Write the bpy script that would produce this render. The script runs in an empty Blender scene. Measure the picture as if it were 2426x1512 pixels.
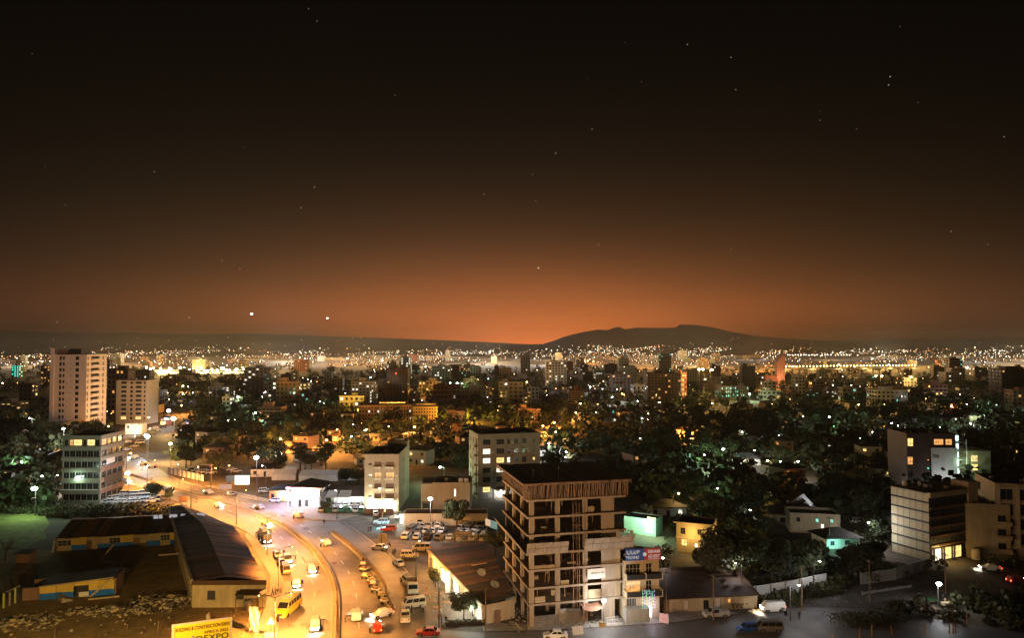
import bpy, bmesh, math, random
from mathutils import Vector, Matrix, noise
R = math.radians
SC = bpy.context.scene
COL = SC.collection
rnd = random.Random(7)

# ---------------------------------------------------------------- camera, sky, exposure
CAM_H, FPX, HOR = 52.0, 1700.0, 815.0
PITCH = math.atan((HOR - 756.0) / FPX)
cd = bpy.data.cameras.new('camera'); cam = bpy.data.objects.new('camera', cd); COL.objects.link(cam)
cd.sensor_width = 36.0; cd.lens = 36.0 * FPX / 2425.0
cd.clip_start = 1.0; cd.clip_end = 80000.0
cam.location = (0, 0, CAM_H); cam.rotation_euler = (R(90) + PITCH, 0, 0)
SC.camera = cam
SC.view_settings.view_transform = 'Standard'; SC.view_settings.look = 'None'
SC.view_settings.exposure = 0.0; SC.view_settings.gamma = 1.0
SC.view_settings.use_curve_mapping = False
try:
    cy = SC.cycles
    cy.use_denoising = True; cy.denoiser = 'OPENIMAGEDENOISE'
    cy.sample_clamp_indirect = 1.5; cy.sample_clamp_direct = 40.0
    cy.max_bounces = 4; cy.diffuse_bounces = 2; cy.glossy_bounces = 2; cy.transmission_bounces = 3
    cy.volume_bounces = 0; cy.transparent_max_bounces = 8
    cy.caustics_reflective = False; cy.caustics_refractive = False
    cy.use_light_tree = True
except Exception as e:
    print(e)

world = bpy.data.worlds.new('World'); SC.world = world; world.use_nodes = True
nt = world.node_tree; N = nt.nodes; L = nt.links; N.clear()
out = N.new('ShaderNodeOutputWorld'); bg = N.new('ShaderNodeBackground'); L.new(bg.outputs[0], out.inputs[0])
tc = N.new('ShaderNodeTexCoord'); sep = N.new('ShaderNodeSeparateXYZ'); L.new(tc.outputs['Generated'], sep.inputs[0])
def wm(op, a, b=None, c=None):
    n = N.new('ShaderNodeMath'); n.operation = op
    for i, v in enumerate((a, b, c)):
        if v is None: continue
        if isinstance(v, (int, float)): n.inputs[i].default_value = v
        else: L.new(v, n.inputs[i])
    return n.outputs[0]
elev = wm('MAXIMUM', wm('ARCSINE', sep.outputs['Z']), 0.0)
az = wm('ARCTAN2', wm('ADD', sep.outputs['X'], 0.0), sep.outputs['Y'])
az = wm('ADD', az, 0.0)
lobe = wm('POWER', 2.718, wm('MULTIPLY', wm('POWER', wm('ABSOLUTE', wm('DIVIDE', wm('ADD', az, -0.02), 0.37)), 2.0), -1.0))
lobe = wm('ADD', wm('MULTIPLY', lobe, 0.91), 0.09)
nz = N.new('ShaderNodeTexNoise'); nz.inputs['Scale'].default_value = 3.0; nz.inputs['Detail'].default_value = 4.0
mp = N.new('ShaderNodeMapping'); mp.inputs['Scale'].default_value = (1.0, 1.0, 5.0)
L.new(tc.outputs['Generated'], mp.inputs[0]); L.new(mp.outputs[0], nz.inputs['Vector'])
lobe = wm('MULTIPLY', lobe, wm('ADD', wm('MULTIPLY', nz.outputs[0], 0.36), 0.82))
core = wm('POWER', 2.718, wm('MULTIPLY', wm('POWER', wm('ABSOLUTE', wm('DIVIDE', wm('ADD', az, -0.05), 0.235)), 2.0), -1.0))
smog = wm('POWER', 2.718, wm('MULTIPLY', wm('POWER', wm('DIVIDE', elev, 0.040), 2.0), -1.0))   # brown smog bank lying along the horizon away from the glow
lobe = wm('MULTIPLY', lobe, wm('SUBTRACT', 1.0, wm('MULTIPLY', smog, wm('SUBTRACT', 0.93, wm('MULTIPLY', core, 0.72)))))
comb = N.new('ShaderNodeCombineColor')
for i, (amp, sc_, base) in enumerate(((1.22, 0.0505, 0.0006), (0.27, 0.0580, 0.0007), (0.046, 0.075, 0.0007))):
    v = wm('MULTIPLY', wm('POWER', 2.718, wm('DIVIDE', elev, -sc_)), amp)
    v = wm('ADD', wm('MULTIPLY', v, lobe), base)
    L.new(v, comb.inputs[i])
L.new(comb.outputs[0], bg.inputs['Color']); bg.inputs['Strength'].default_value = 1.0

# ---------------------------------------------------------------- pixel -> place (photo grid 2425 x 1512)
CP, SP = math.cos(PITCH), math.sin(PITCH)
def ray(x, y):
    u, v = (x - 1212.5) / FPX, (756.0 - y) / FPX
    return Vector((u, CP - v * SP, SP + v * CP))
def P(x, y, z=0.0):
    d = ray(x, y); t = (z - CAM_H) / d.z
    return Vector((d.x * t, d.y * t, z))
def PD(x, y, depth):
    d = ray(x, y); t = depth / d.y
    return Vector((d.x * t, depth, CAM_H + d.z * t))
def ZT(y, depth, x=1212.5):
    return PD(x, y, depth).z
def PX(p):
    dx, dy, dz = p[0], p[1], p[2] - CAM_H
    f = dy * CP + dz * SP; up = -dy * SP + dz * CP
    return (1212.5 + FPX * dx / f, 756.0 - FPX * up / f)

# ---------------------------------------------------------------- materials
MATS = {}
def mat(name, col, rough=0.8, var=0.25, scale=1.2, metal=0.0, bump=0.0, streak=False, spec=0.3, coat=0.0):
    if name in MATS: return MATS[name]
    m = bpy.data.materials.new(name); m.use_nodes = True
    t = m.node_tree; b = t.nodes['Principled BSDF']
    b.inputs['Roughness'].default_value = rough; b.inputs['Metallic'].default_value = metal
    b.inputs['Specular IOR Level'].default_value = spec
    if coat: b.inputs['Coat Weight'].default_value = coat
    c = (*col, 1.0)
    if var > 0:
        tcn = t.nodes.new('ShaderNodeTexCoord'); no = t.nodes.new('ShaderNodeTexNoise')
        no.inputs['Scale'].default_value = scale; no.inputs['Detail'].default_value = 9.0; no.inputs['Roughness'].default_value = 0.65
        mpn = t.nodes.new('ShaderNodeMapping')
        if streak: mpn.inputs['Scale'].default_value = (1.6, 1.6, 0.28)
        t.links.new(tcn.outputs['Object'], mpn.inputs[0]); t.links.new(mpn.outputs[0], no.inputs['Vector'])
        r = t.nodes.new('ShaderNodeValToRGB')
        r.color_ramp.elements[0].position = 0.3; r.color_ramp.elements[1].position = 0.72
        r.color_ramp.elements[0].color = (*[max(0, v * (1 - var)) for v in col], 1)
        r.color_ramp.elements[1].color = (*[min(1, v * (1 + var * 0.7)) for v in col], 1)
        t.links.new(no.outputs[0], r.inputs[0]); t.links.new(r.outputs[0], b.inputs['Base Color'])
        if bump > 0:
            bp = t.nodes.new('ShaderNodeBump'); bp.inputs['Strength'].default_value = bump; bp.inputs['Distance'].default_value = 0.1
            t.links.new(no.outputs[0], bp.inputs['Height']); t.links.new(bp.outputs[0], b.inputs['Normal'])
    else:
        b.inputs['Base Color'].default_value = c
    MATS[name] = m
    return m
def glow(name, col, strength, var=0.0, scale=1.0):
    if name in MATS: return MATS[name]
    m = bpy.data.materials.new(name); m.use_nodes = True
    t = m.node_tree; b = t.nodes['Principled BSDF']
    b.inputs['Base Color'].default_value = (0.3, 0.3, 0.3, 1); b.inputs['Roughness'].default_value = 0.5
    b.inputs['Emission Color'].default_value = (*col, 1); b.inputs['Emission Strength'].default_value = strength
    if var > 0:
        tcn = t.nodes.new('ShaderNodeTexCoord'); no = t.nodes.new('ShaderNodeTexNoise'); no.inputs['Scale'].default_value = scale
        t.links.new(tcn.outputs['Object'], no.inputs['Vector'])
        mr = t.nodes.new('ShaderNodeMapRange'); mr.inputs[1].default_value = 0.35; mr.inputs[2].default_value = 0.65
        mr.inputs[3].default_value = strength * (1 - var); mr.inputs[4].default_value = strength * (1 + var)
        t.links.new(no.outputs[0], mr.inputs[0]); t.links.new(mr.outputs[0], b.inputs['Emission Strength'])
    try: m.cycles.emission_sampling = 'NONE'
    except Exception: pass
    MATS[name] = m
    return m

# ---------------------------------------------------------------- meshes
class MB:
    def __init__(s): s.v = []; s.f = []; s.m = []; s.cur = 0
    def add(s, verts, faces, mi=None):
        o = len(s.v); s.v += [tuple(p) for p in verts]
        for f in faces: s.f.append(tuple(i + o for i in f)); s.m.append(s.cur if mi is None else mi)
        return s
    def quad(s, a, b, c, d, mi=None): return s.add((a, b, c, d), ((0, 1, 2, 3),), mi)
    def box(s, x0, y0, z0, x1, y1, z1, mi=None):
        v = [(x0, y0, z0), (x1, y0, z0), (x1, y1, z0), (x0, y1, z0), (x0, y0, z1), (x1, y0, z1), (x1, y1, z1), (x0, y1, z1)]
        return s.add(v, ((0, 3, 2, 1), (4, 5, 6, 7), (0, 1, 5, 4), (1, 2, 6, 5), (2, 3, 7, 6), (3, 0, 4, 7)), mi)
    def hexa(s, v, mi=None):
        return s.add(v, ((0, 3, 2, 1), (4, 5, 6, 7), (0, 1, 5, 4), (1, 2, 6, 5), (2, 3, 7, 6), (3, 0, 4, 7)), mi)
    def prism(s, poly, z0, z1, mi=None):
        n = len(poly)
        za = z0 if isinstance(z0, (list, tuple)) else [z0] * n
        zb = z1 if isinstance(z1, (list, tuple)) else [z1] * n
        v = [(p[0], p[1], za[i]) for i, p in enumerate(poly)] + [(p[0], p[1], zb[i]) for i, p in enumerate(poly)]
        f = [tuple(range(n - 1, -1, -1)), tuple(range(n, 2 * n))] + [(i, (i + 1) % n, n + (i + 1) % n, n + i) for i in range(n)]
        return s.add(v, f, mi)
    def bar(s, a, b, w, h=None, mi=None):
        a = Vector(a); b = Vector(b); h = w if h is None else h
        d = (b - a).normalized(); up = Vector((0, 0, 1)) if abs(d.z) < 0.95 else Vector((1, 0, 0))
        sx = d.cross(up).normalized() * (w / 2); sz = d.cross(sx).normalized() * (h / 2)
        v = [a - sx - sz, a + sx - sz, a + sx + sz, a - sx + sz, b - sx - sz, b + sx - sz, b + sx + sz, b - sx + sz]
        return s.add(v, ((0, 1, 2, 3), (7, 6, 5, 4), (0, 4, 5, 1), (1, 5, 6, 2), (2, 6, 7, 3), (3, 7, 4, 0)), mi)
    def tube(s, pts, r, n=6, mi=None, cap=True):
        pts = [Vector(p) for p in pts]; rs = r if isinstance(r, (list, tuple)) else [r] * len(pts)
        V = []; F = []
        for i, p in enumerate(pts):
            d = (pts[min(i + 1, len(pts) - 1)] - pts[max(i - 1, 0)]).normalized()
            up = Vector((0, 0, 1)) if abs(d.z) < 0.9 else Vector((1, 0, 0))
            a = d.cross(up).normalized(); b = d.cross(a).normalized()
            for k in range(n):
                t = 2 * math.pi * k / n; V.append(p + (a * math.cos(t) + b * math.sin(t)) * rs[i])
        for i in range(len(pts) - 1):
            for k in range(n):
                F.append((i * n + k, i * n + (k + 1) % n, (i + 1) * n + (k + 1) % n, (i + 1) * n + k))
        if cap: F += [tuple(range(n - 1, -1, -1)), tuple(range((len(pts) - 1) * n, len(pts) * n))]
        return s.add(V, F, mi)
    def blob(s, c, r, n=8, m=5, mi=None, sq=(1, 1, 1)):
        V = [(c[0], c[1], c[2] - r * sq[2])]; F = []
        for j in range(1, m):
            ph = -math.pi / 2 + math.pi * j / m
            for k in range(n):
                t = 2 * math.pi * k / n
                V.append((c[0] + r * sq[0] * math.cos(ph) * math.cos(t), c[1] + r * sq[1] * math.cos(ph) * math.sin(t), c[2] + r * sq[2] * math.sin(ph)))
        V.append((c[0], c[1], c[2] + r * sq[2])); top = len(V) - 1
        for k in range(n): F.append((0, 1 + (k + 1) % n, 1 + k))
        for j in range(m - 2):
            for k in range(n):
                a = 1 + j * n; F.append((a + k, a + (k + 1) % n, a + n + (k + 1) % n, a + n + k))
        a = 1 + (m - 2) * n
        for k in range(n): F.append((a + k, a + (k + 1) % n, top))
        return s.add(V, F, mi)
    def mesh(s, name, mats, smooth=False):
        me = bpy.data.meshes.new(name); me.from_pydata(s.v, [], s.f)
        for m in (mats if isinstance(mats, (list, tuple)) else [mats]): me.materials.append(m)
        if any(s.m): me.polygons.foreach_set('material_index', s.m)
        if smooth: me.polygons.foreach_set('use_smooth', [True] * len(me.polygons))
        me.update()
        return me
    def build(s, name, mats, parent=None, smooth=False, loc=None, rz=0.0):
        return link(name, s.mesh(name, mats, smooth), parent, loc, rz)
def link(name, data, parent=None, loc=None, rz=0.0):
    o = bpy.data.objects.new(name, data); COL.objects.link(o)
    if parent is not None: o.parent = parent
    if loc is not None: o.location = loc
    if rz: o.rotation_euler = (0, 0, rz)
    return o
LABELS = {}
def tag(o, label=None, cat=None, group=None, kind=None):
    if label: o['label'] = label
    if cat: o['category'] = cat
    if group: o['group'] = group
    if kind: o['kind'] = kind
    return o
def thing(name, label, cat, loc=(0, 0, 0), rz=0.0, group=None):
    o = bpy.data.objects.new(name, None); COL.objects.link(o)
    o.empty_display_size = 0.2
    o.location = loc; o.rotation_euler = (0, 0, rz)
    return tag(o, label, cat, group)
KIDS = {}
def copy_tree(o, loc=None, rz=None, label=None, group=None, kids=None):
    r = o.copy(); COL.objects.link(r)
    if loc is not None: r.location = loc
    if rz is not None: r.rotation_euler = (0, 0, rz)
    if label: r['label'] = label
    if group: r['group'] = group
    for ch in list(o.children):
        c = ch.copy(); COL.objects.link(c); c.parent = r
        for g in list(ch.children):
            d = g.copy(); COL.objects.link(d); d.parent = c
    return r
GAIN = {'city_light': 7.5, 'headlight_beam': 42.0, 'lamp_light': 6.5, 'flood_beam': 2.0, 'site_beam': 1.0, 'shop_light': 2.5, 'door_light': 1.5, 'entrance_light': 1.5, 'porch_fill_light': 2.5, 'market_light': 3.0, 'viaduct_light': 3.0, 'facade_light': 3.0, 'flood_light': 13.0}
def lamp_light(name, loc, power, col, radius=0.25, parent=None, spot=None, aim=None, blend=0.5):
    ld = bpy.data.lights.new(name, 'SPOT' if spot else 'POINT')
    ld.energy = power * GAIN.get(name, 4.0); ld.color = col; ld.shadow_soft_size = radius
    if spot: ld.spot_size = R(spot); ld.spot_blend = blend
    o = bpy.data.objects.new(name, ld); COL.objects.link(o); o.location = loc
    if parent is not None: o.parent = parent
    if spot and aim is not None:
        o.rotation_mode = 'QUATERNION'
        o.rotation_quaternion = (Vector(aim) - Vector(loc)).to_track_quat('-Z', 'Y')
    return o

ORANGE = (1.0, 0.40, 0.08); YELLOW = (1.0, 0.62, 0.18); WHITE = (0.95, 0.97, 1.0); GREEN = (0.55, 1.0, 0.62); WARM = (1.0, 0.74, 0.42)
AVOID = []     # footprints kept clear of scattered trees and houses: (polygon)
def inside(p, poly):
    c = False; n = len(poly); j = n - 1
    for i in range(n):
        a, b = poly[i], poly[j]
        if (a[1] > p[1]) != (b[1] > p[1]) and p[0] < (b[0] - a[0]) * (p[1] - a[1]) / (b[1] - a[1]) + a[0]: c = not c
        j = i
    return c
def avoid_box(loc, rz, x0, y0, x1, y1):
    c, s_ = math.cos(rz), math.sin(rz)
    AVOID.append([(loc[0] + a * c - b * s_, loc[1] + a * s_ + b * c) for a, b in ((x0, y0), (x1, y0), (x1, y1), (x0, y1))])
def free(p, pad=0.0):
    for poly in AVOID:
        if inside(p, poly): return False
        if pad:
            for k in range(8):
                q = (p[0] + pad * math.cos(k * 0.785), p[1] + pad * math.sin(k * 0.785))
                if inside(q, poly): return False
    return True
# ---------------------------------------------------------------- ground, hills, roads
M_earth = mat('earth', (0.10, 0.075, 0.05), 0.95, 0.5, 0.15, bump=0.6)
M_yard = mat('yard_soil', (0.26, 0.18, 0.085), 0.95, 0.45, 0.35, bump=0.8)
M_asphalt = mat('asphalt', (0.12, 0.105, 0.092), 0.55, 0.5, 0.22, bump=0.15, spec=0.4)
M_asphalt2 = mat('worn_asphalt', (0.10, 0.085, 0.072), 0.8, 0.6, 0.3, bump=0.2)
M_conc = mat('concrete', (0.30, 0.27, 0.235), 0.85, 0.3, 0.7, bump=0.2)
M_pave = mat('paving', (0.26, 0.23, 0.20), 0.85, 0.35, 1.5, bump=0.2)
M_kerb = mat('kerb_stone', (0.36, 0.33, 0.28), 0.85, 0.3, 2.0)
M_line = mat('road_paint', (0.65, 0.6, 0.5), 0.7, 0.4, 1.0)
M_hill = mat('hill_slope', (0.05, 0.042, 0.033), 1.0, 0.4, 0.004)
M_grass = mat('grass_soil', (0.20, 0.20, 0.05), 0.95, 0.5, 0.4, bump=0.8)

# ground: one sheet to the foot of the far hills
mb = MB()
xs = [-14000, -9000, -5000, -2500, -1200, -600, -300, -150, 0, 150, 300, 600, 1200, 2500, 5000, 9000, 14000]
ys = [-800, -300, 0, 100, 200, 300, 400, 600, 900, 1400, 2000, 3000, 4500, 7000, 11000, 16000]
for j in range(len(ys) - 1):
    for i in range(len(xs) - 1):
        mb.quad((xs[i], ys[j], 0), (xs[i + 1], ys[j], 0), (xs[i + 1], ys[j + 1], 0), (xs[i], ys[j + 1], 0))
tag(mb.build('ground', M_earth), 'dark bare earth and scrub under the city', kind='structure')

def ridge(name, prof, d0, d1, dz, label, steps=16, seed=1):
    # a hill whose skyline is the profile (pixel x, pixel y) seen from the terrace; it rises from d0 to d1
    xs_ = []
    for i in range(len(prof) - 1):
        a, b = prof[i], prof[i + 1]; k = max(1, int((b[0] - a[0]) / 12))
        for t in range(k): xs_.append((a[0] + (b[0] - a[0]) * t / k, a[1] + (b[1] - a[1]) * t / k))
    xs_.append(prof[-1])
    V = []; F = []; n = len(xs_)
    for j in range(steps + 5):
        t = j / steps
        for (x, y) in xs_:
            top = PD(x, y, d1)
            if t <= 1:
                d = d0 + (d1 - d0) * t; h = (t ** 1.35) * top.z
                h += (noise.noise((x * 0.02, t * 5, seed)) * 0.11 + noise.noise((x * 0.07, t * 11, seed)) * 0.05) * top.z * math.sin(math.pi * min(t, 1)) 
            else:
                d = d1 + (d1 - d0) * (t - 1) * 2.5; h = top.z * max(0, 1 - (t - 1) * 3.6)
            V.append(((x - 1212.5) / FPX * d1 * (0.55 + 0.45 * d / d1) * 1.0, d, max(h, -2.0) - 1.0))
    for j in range(steps + 4):
        for i in range(n - 1):
            F.append((j * n + i, j * n + i + 1, (j + 1) * n + i + 1, (j + 1) * n + i))
    m = MB(); m.add(V, F)
    o = m.build(name, M_hill, smooth=True)
    tag(o, label, kind='structure')
    return xs_
MOUNT = [(1120, 822), (1220, 817), (1285, 815), (1310, 808), (1330, 800), (1350, 794), (1380, 787), (1415, 781), (1440, 782), (1455, 776), (1465, 774), (1480, 780), (1510, 776), (1560, 777), (1600, 776),
         (1610, 769), (1650, 770), (1690, 776), (1730, 786), (1790, 796), (1850, 801), (1930, 806), (2100, 812), (2300, 820)]
LEFTH = [(-500, 786), (-200, 783), (0, 785), (150, 790), (300, 788), (450, 792), (600, 790), (760, 796), (900, 801), (1050, 806), (1180, 812), (1300, 818)]
RIGHTH = [(1700, 818), (1850, 809), (2000, 806), (2150, 803), (2300, 804), (2425, 801), (2700, 797), (3000, 800)]
ridge('mountain', MOUNT, 4600, 8200, 0, 'dark flat topped mountain on the skyline under the orange glow', seed=3)
ridge('hill', LEFTH, 6000, 11500, 0, 'long dim ridge fading into haze at the edge of the city', seed=5)
ridge('hill', RIGHTH, 5200, 10500, 0, 'low dim hill beyond the mountain slope', seed=9)

def poly_sheet(name, pts, z, m, label, px=True, av=True):
    q = [P(*p) if px else Vector((p[0], p[1], 0)) for p in pts]
    me = bpy.data.meshes.new(name); bm = bmesh.new()
    f = bm.faces.new([bm.verts.new((p.x, p.y, z)) for p in q])
    if f.normal.z < 0 or True:
        bm.normal_update()
        if f.normal.z < 0: f.normal_flip()
    bmesh.ops.triangulate(bm, faces=bm.faces[:])
    bm.to_mesh(me); bm.free(); me.materials.append(m)
    o = link(name, me); tag(o, label, kind='structure')
    if av: AVOID.append([(p.x, p.y) for p in q])
    return o
def smooth_line(pts, px=True, k=5):
    q = [P(*p) if px else Vector(p) for p in pts]; res = []
    for i in range(len(q) - 1):
        p0, p1, p2, p3 = q[max(i - 1, 0)], q[i], q[i + 1], q[min(i + 2, len(q) - 1)]
        for t in range(k):
            u = t / k
            res.append(0.5 * ((2 * p1) + (p2 - p0) * u + (2 * p0 - 5 * p1 + 4 * p2 - p3) * u * u + (3 * p1 - p0 - 3 * p2 + p3) * u ** 3))
    res.append(q[-1]); return res
def offset(line, d):
    r = []
    for i, p in enumerate(line):
        t = (line[min(i + 1, len(line) - 1)] - line[max(i - 1, 0)]); t.z = 0; t.normalize()
        r.append(Vector((p.x - t.y * d, p.y + t.x * d, p.z)))
    return r
def strip(mb, la, lb, za, zb=None):
    zb = za if zb is None else zb
    n = min(len(la), len(lb))
    for i in range(n - 1):
        mb.quad((la[i].x, la[i].y, za), (lb[i].x, lb[i].y, zb), (lb[i + 1].x, lb[i + 1].y, zb), (la[i + 1].x, la[i + 1].y, za))
def raised(name, line, w, h, m, label=None, z0=0.0, kind=None, parent=None):
    a = offset(line, w / 2); b = offset(line, -w / 2); mb = MB()
    strip(mb, b, a, z0 + h); strip(mb, a, a, z0 + h, z0); strip(mb, b, b, z0, z0 + h)
    for e in (0, -1): mb.quad((a[e].x, a[e].y, z0), (b[e].x, b[e].y, z0), (b[e].x, b[e].y, z0 + h), (a[e].x, a[e].y, z0 + h))
    o = mb.build(name, m, parent)
    if label: tag(o, label, kind=kind or 'structure')
    return o
MED = [(278, 1114), (330, 1131), (362, 1141.7), (467, 1174), (560, 1202), (618, 1223), (669, 1245), (706, 1272), (737, 1297), (762, 1330), (779, 1358), (792, 1396), (794.5, 1433), (794.5, 1471), (793, 1512), (785, 1580), (765, 1680)]
LKERB = [(240, 1128), (277, 1142), (340, 1157), (400, 1180), (470, 1211), (530, 1238), (586, 1262), (616, 1292), (645, 1317), (661, 1353), (671, 1385), (672, 1408), (663, 1440), (661, 1471), (652, 1512), (632, 1590), (590, 1700)]
RKERB = [(400, 1126), (430, 1140), (483, 1155), (535, 1168), (598, 1182), (648, 1197), (696, 1217), (718, 1229), (742, 1234), (802, 1236), (832, 1251), (862, 1271), (888, 1291), (915, 1309), (945, 1335), (968, 1362), (985, 1395), (975, 1430), (960, 1460)]
BAR2 = [(789, 1265), (822, 1290), (857, 1322), (887, 1355), (910, 1388), (917, 1420), (930, 1446)]
med = smooth_line(MED); lk = smooth_line(LKERB); rk = smooth_line(RKERB)
# carriageway
road_poly = LKERB + [(1000, 1700), (2600, 1620), (2425, 1500), (2050, 1442), (1900, 1440), (1750, 1458), (1600, 1478), (1300, 1497), (1145, 1500), (1010, 1492)] + list(reversed(RKERB)) + [(330, 1082), (275, 1085), (200, 1105)]
poly_sheet('road', road_poly, 0.012, M_asphalt, 'wide curving dual carriageway lit orange by street lamps')
poly_sheet('road_junction', [(262, 1090), (330, 1080), (420, 1075), (412, 1050), (392, 1038), (420, 1010), (450, 985), (440, 975), (408, 980), (370, 1010), (330, 1035), (275, 1052)], 0.016, M_asphalt2, 'lit street climbing away from the junction behind the office block')
# pavements
M_slab = mat('paving_slab', (0.27, 0.24, 0.2), 0.85, 0.3, 0.9)
def kerb(line, a, b, label, side=1):
    raised('kerb', line[a:b], 0.3, 0.14, M_kerb, label)
kerb(lk, 5, len(lk), 'pale kerb along the inside of the bend by the long shed')
kerb(rk, 0, len(rk), 'kerb along the shop side of the carriageway')
poly_sheet('pavement', [(586, 1262), (616, 1292), (645, 1317), (661, 1353), (671, 1385), (672, 1408), (663, 1440), (661, 1471), (652, 1512), (632, 1590), (590, 1700), (520, 1700), (600, 1512), (628, 1440), (640, 1400), (640, 1366), (602, 1303), (580, 1270)], 0.1, M_pave, 'slab pavement between the long shed and the bend')
poly_sheet('pavement', [(483, 1153), (535, 1166), (598, 1180), (648, 1195), (696, 1215), (718, 1227), (742, 1232), (802, 1234), (850, 1222), (866, 1209), (760, 1206), (700, 1196), (640, 1184), (560, 1166), (500, 1150)], 0.08, M_pave, 'bright forecourt pavement in front of the glowing pavilion and showroom')
poly_sheet('forecourt', [(802, 1236), (832, 1251), (862, 1271), (888, 1291), (915, 1309), (945, 1335), (968, 1362), (985, 1395), (975, 1430), (960, 1460), (1010, 1492), (1145, 1490), (1141, 1472), (1016, 1310), (1050, 1292), (1005, 1278), (960, 1245), (955, 1215), (866, 1210)], 0.02, M_asphalt2, 'worn tarmac forecourt with parked cars before the shop row')
poly_sheet('car_park', [(960, 1290), (955, 1225), (1140, 1225), (1170, 1290)], 0.024, M_asphalt2, 'floodlit car park behind the shop row')
poly_sheet('pavement', [(1145, 1497), (1300, 1494), (1600, 1475), (1750, 1455), (1690, 1440), (1560, 1455), (1300, 1482), (1140, 1476)], 0.03, M_conc, 'dusty pavement before the unfinished building')
poly_sheet('street', [(1900, 1438), (2050, 1440), (2250, 1432), (2300, 1410), (2425, 1420), (2700, 1440), (2700, 1340), (2425, 1362), (2330, 1342), (2250, 1315), (2205, 1330), (2240, 1352), (2100, 1380), (1980, 1408)], 0.014, M_asphalt2, 'dim side street bending behind the boundary wall')
poly_sheet('yard', [(0, 1700), (-200, 1600), (-200, 1330), (60, 1300), (150, 1310), (430, 1290), (470, 1380), (462, 1434), (628, 1425), (600, 1512), (520, 1700)], 0.01, M_yard, 'bare brown demolition yard strewn with rubble')
poly_sheet('lawn', [(-60, 1310), (-60, 1218), (-20, 1214), (30, 1221), (70, 1217), (108, 1226), (118, 1243), (104, 1258), (112, 1276), (84, 1284), (60, 1302), (20, 1296), (-10, 1312)], 0.02, M_grass, 'floodlit patch of grass beside the demolition yard')

# road paint: lane dashes
def dashes(line, off, n0, n1, ln, gap, w, name, label):
    base = offset(line, off); mbd = MB(); acc = 0.0; on = True
    for i in range(n0, min(n1, len(base) - 1)):
        a, b = base[i], base[i + 1]; seg = (b - a).length
        if seg < 1e-4: continue
        t = 0.0
        while t < seg:
            lim = ln if on else gap; step = min(lim - acc, seg - t)
            if on:
                p, q = a.lerp(b, t / seg), a.lerp(b, (t + step) / seg); d = (b - a).normalized(); sx = Vector((-d.y, d.x, 0)) * w / 2
                mbd.quad((p.x - sx.x, p.y - sx.y, .024), (p.x + sx.x, p.y + sx.y, .024), (q.x + sx.x, q.y + sx.y, .024), (q.x - sx.x, q.y - sx.y, .024))
            t += step; acc += step
            if acc >= lim - 1e-6: acc = 0.0; on = not on
    tag(mbd.build(name, M_line), label, kind='structure')
dashes(med, -4.2, 5, len(med), 3.0, 5.0, 0.16, 'lane_marking', 'worn white lane dashes on the inner carriageway')
dashes(med, 4.2, 5, len(med), 3.0, 5.0, 0.16, 'lane_marking', 'worn white lane dashes on the outer carriageway')

M_patch = mat('asphalt_patch', (0.055, 0.05, 0.045), 0.7, 0.4, 0.8); M_dust = mat('road_dust', (0.2, 0.16, 0.11), 0.95, 0.5, 0.7)
rp = random.Random(17)
for i in range(26):
    k = rp.randrange(20, len(med) - 6); off = rp.choice((-1, 1)) * rp.uniform(2.2, 9.5); ln_ = offset(med, off)[k:k + rp.choice((2, 2, 3))]; w_ = rp.uniform(.5, 1.7)
    a_, b_ = offset(ln_, w_ / 2), offset(ln_, -w_ / 2); pmb = MB()
    a_ = [p + Vector((rp.uniform(-.25, .25), rp.uniform(-.25, .25), 0)) for p in a_]; strip(pmb, b_, a_, .017 + .0002 * i)
    tag(pmb.build('road_patch', M_patch if i % 3 else M_dust), 'dark repair patch in the carriageway' if i % 3 else 'dusty worn patch in the carriageway', kind='structure')
# median: low kerbed strip with a rail fence; second barrier dividing the service lane
M_medsoil = mat('median_soil', (0.14, 0.10, 0.06), 0.95, 0.4, 0.5)
raised('median_kerb', med, 1.6, 0.22, M_kerb, 'raised kerbed median curving down the middle of the carriageway')
raised('median_bed', med, 1.2, 0.03, M_medsoil, 'soil bed in the median', z0=0.22)
M_rail = mat('rail_metal', (0.24, 0.19, 0.13), 0.55, 0.3, 2.0, metal=0.3)
M_post = mat('post_steel', (0.16, 0.15, 0.14), 0.5, 0.3, 2.0, metal=0.6)
def rail_fence(line, name, label, h=1.0, step=3):
    t = thing(name, label, 'barrier', line[0])
    o0 = line[0]
    L2 = [p - o0 for p in line]
    for hz in (0.55, 1.0):
        raised('rail', L2, 0.12, 0.14, M_rail, parent=t, z0=hz * h)
    pm = MB(); pm.box(-.07, -.07, 0, .07, .07, h * 1.05); pme = pm.mesh('fence_post', M_rail)
    for p in L2[::step]: link('fence_post', pme, t, (p.x, p.y, 0.2))
    return t
rail_fence(med[30:], 'median_fence', 'metal rail fence along the median through the bend')
bar2 = smooth_line(BAR2)
raised('divider', bar2, 1.4, 0.25, M_kerb, 'raised divider between the carriageway and the parking lane')
def wall_run(line, name, label, w, h, m, cat='wall', panel=4):
    t = thing(name, label, cat, line[0]); o0 = line[0]; L2 = [p - o0 for p in line]
    for i in range(0, len(L2) - 1, panel):
        seg = L2[i:min(i + panel + 1, len(L2))]
        seg = [p.copy() for p in seg]
        d = (seg[-1] - seg[-2]).normalized(); seg[-1] -= d * 0.06
        raised('wall_panel', seg, w, h, m, parent=t)
    return t
wall_run(bar2, 'parapet_wall', 'low concrete parapet dividing the parking lane from the carriageway', 0.35, 1.0, M_medsoil, panel=2)

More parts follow.
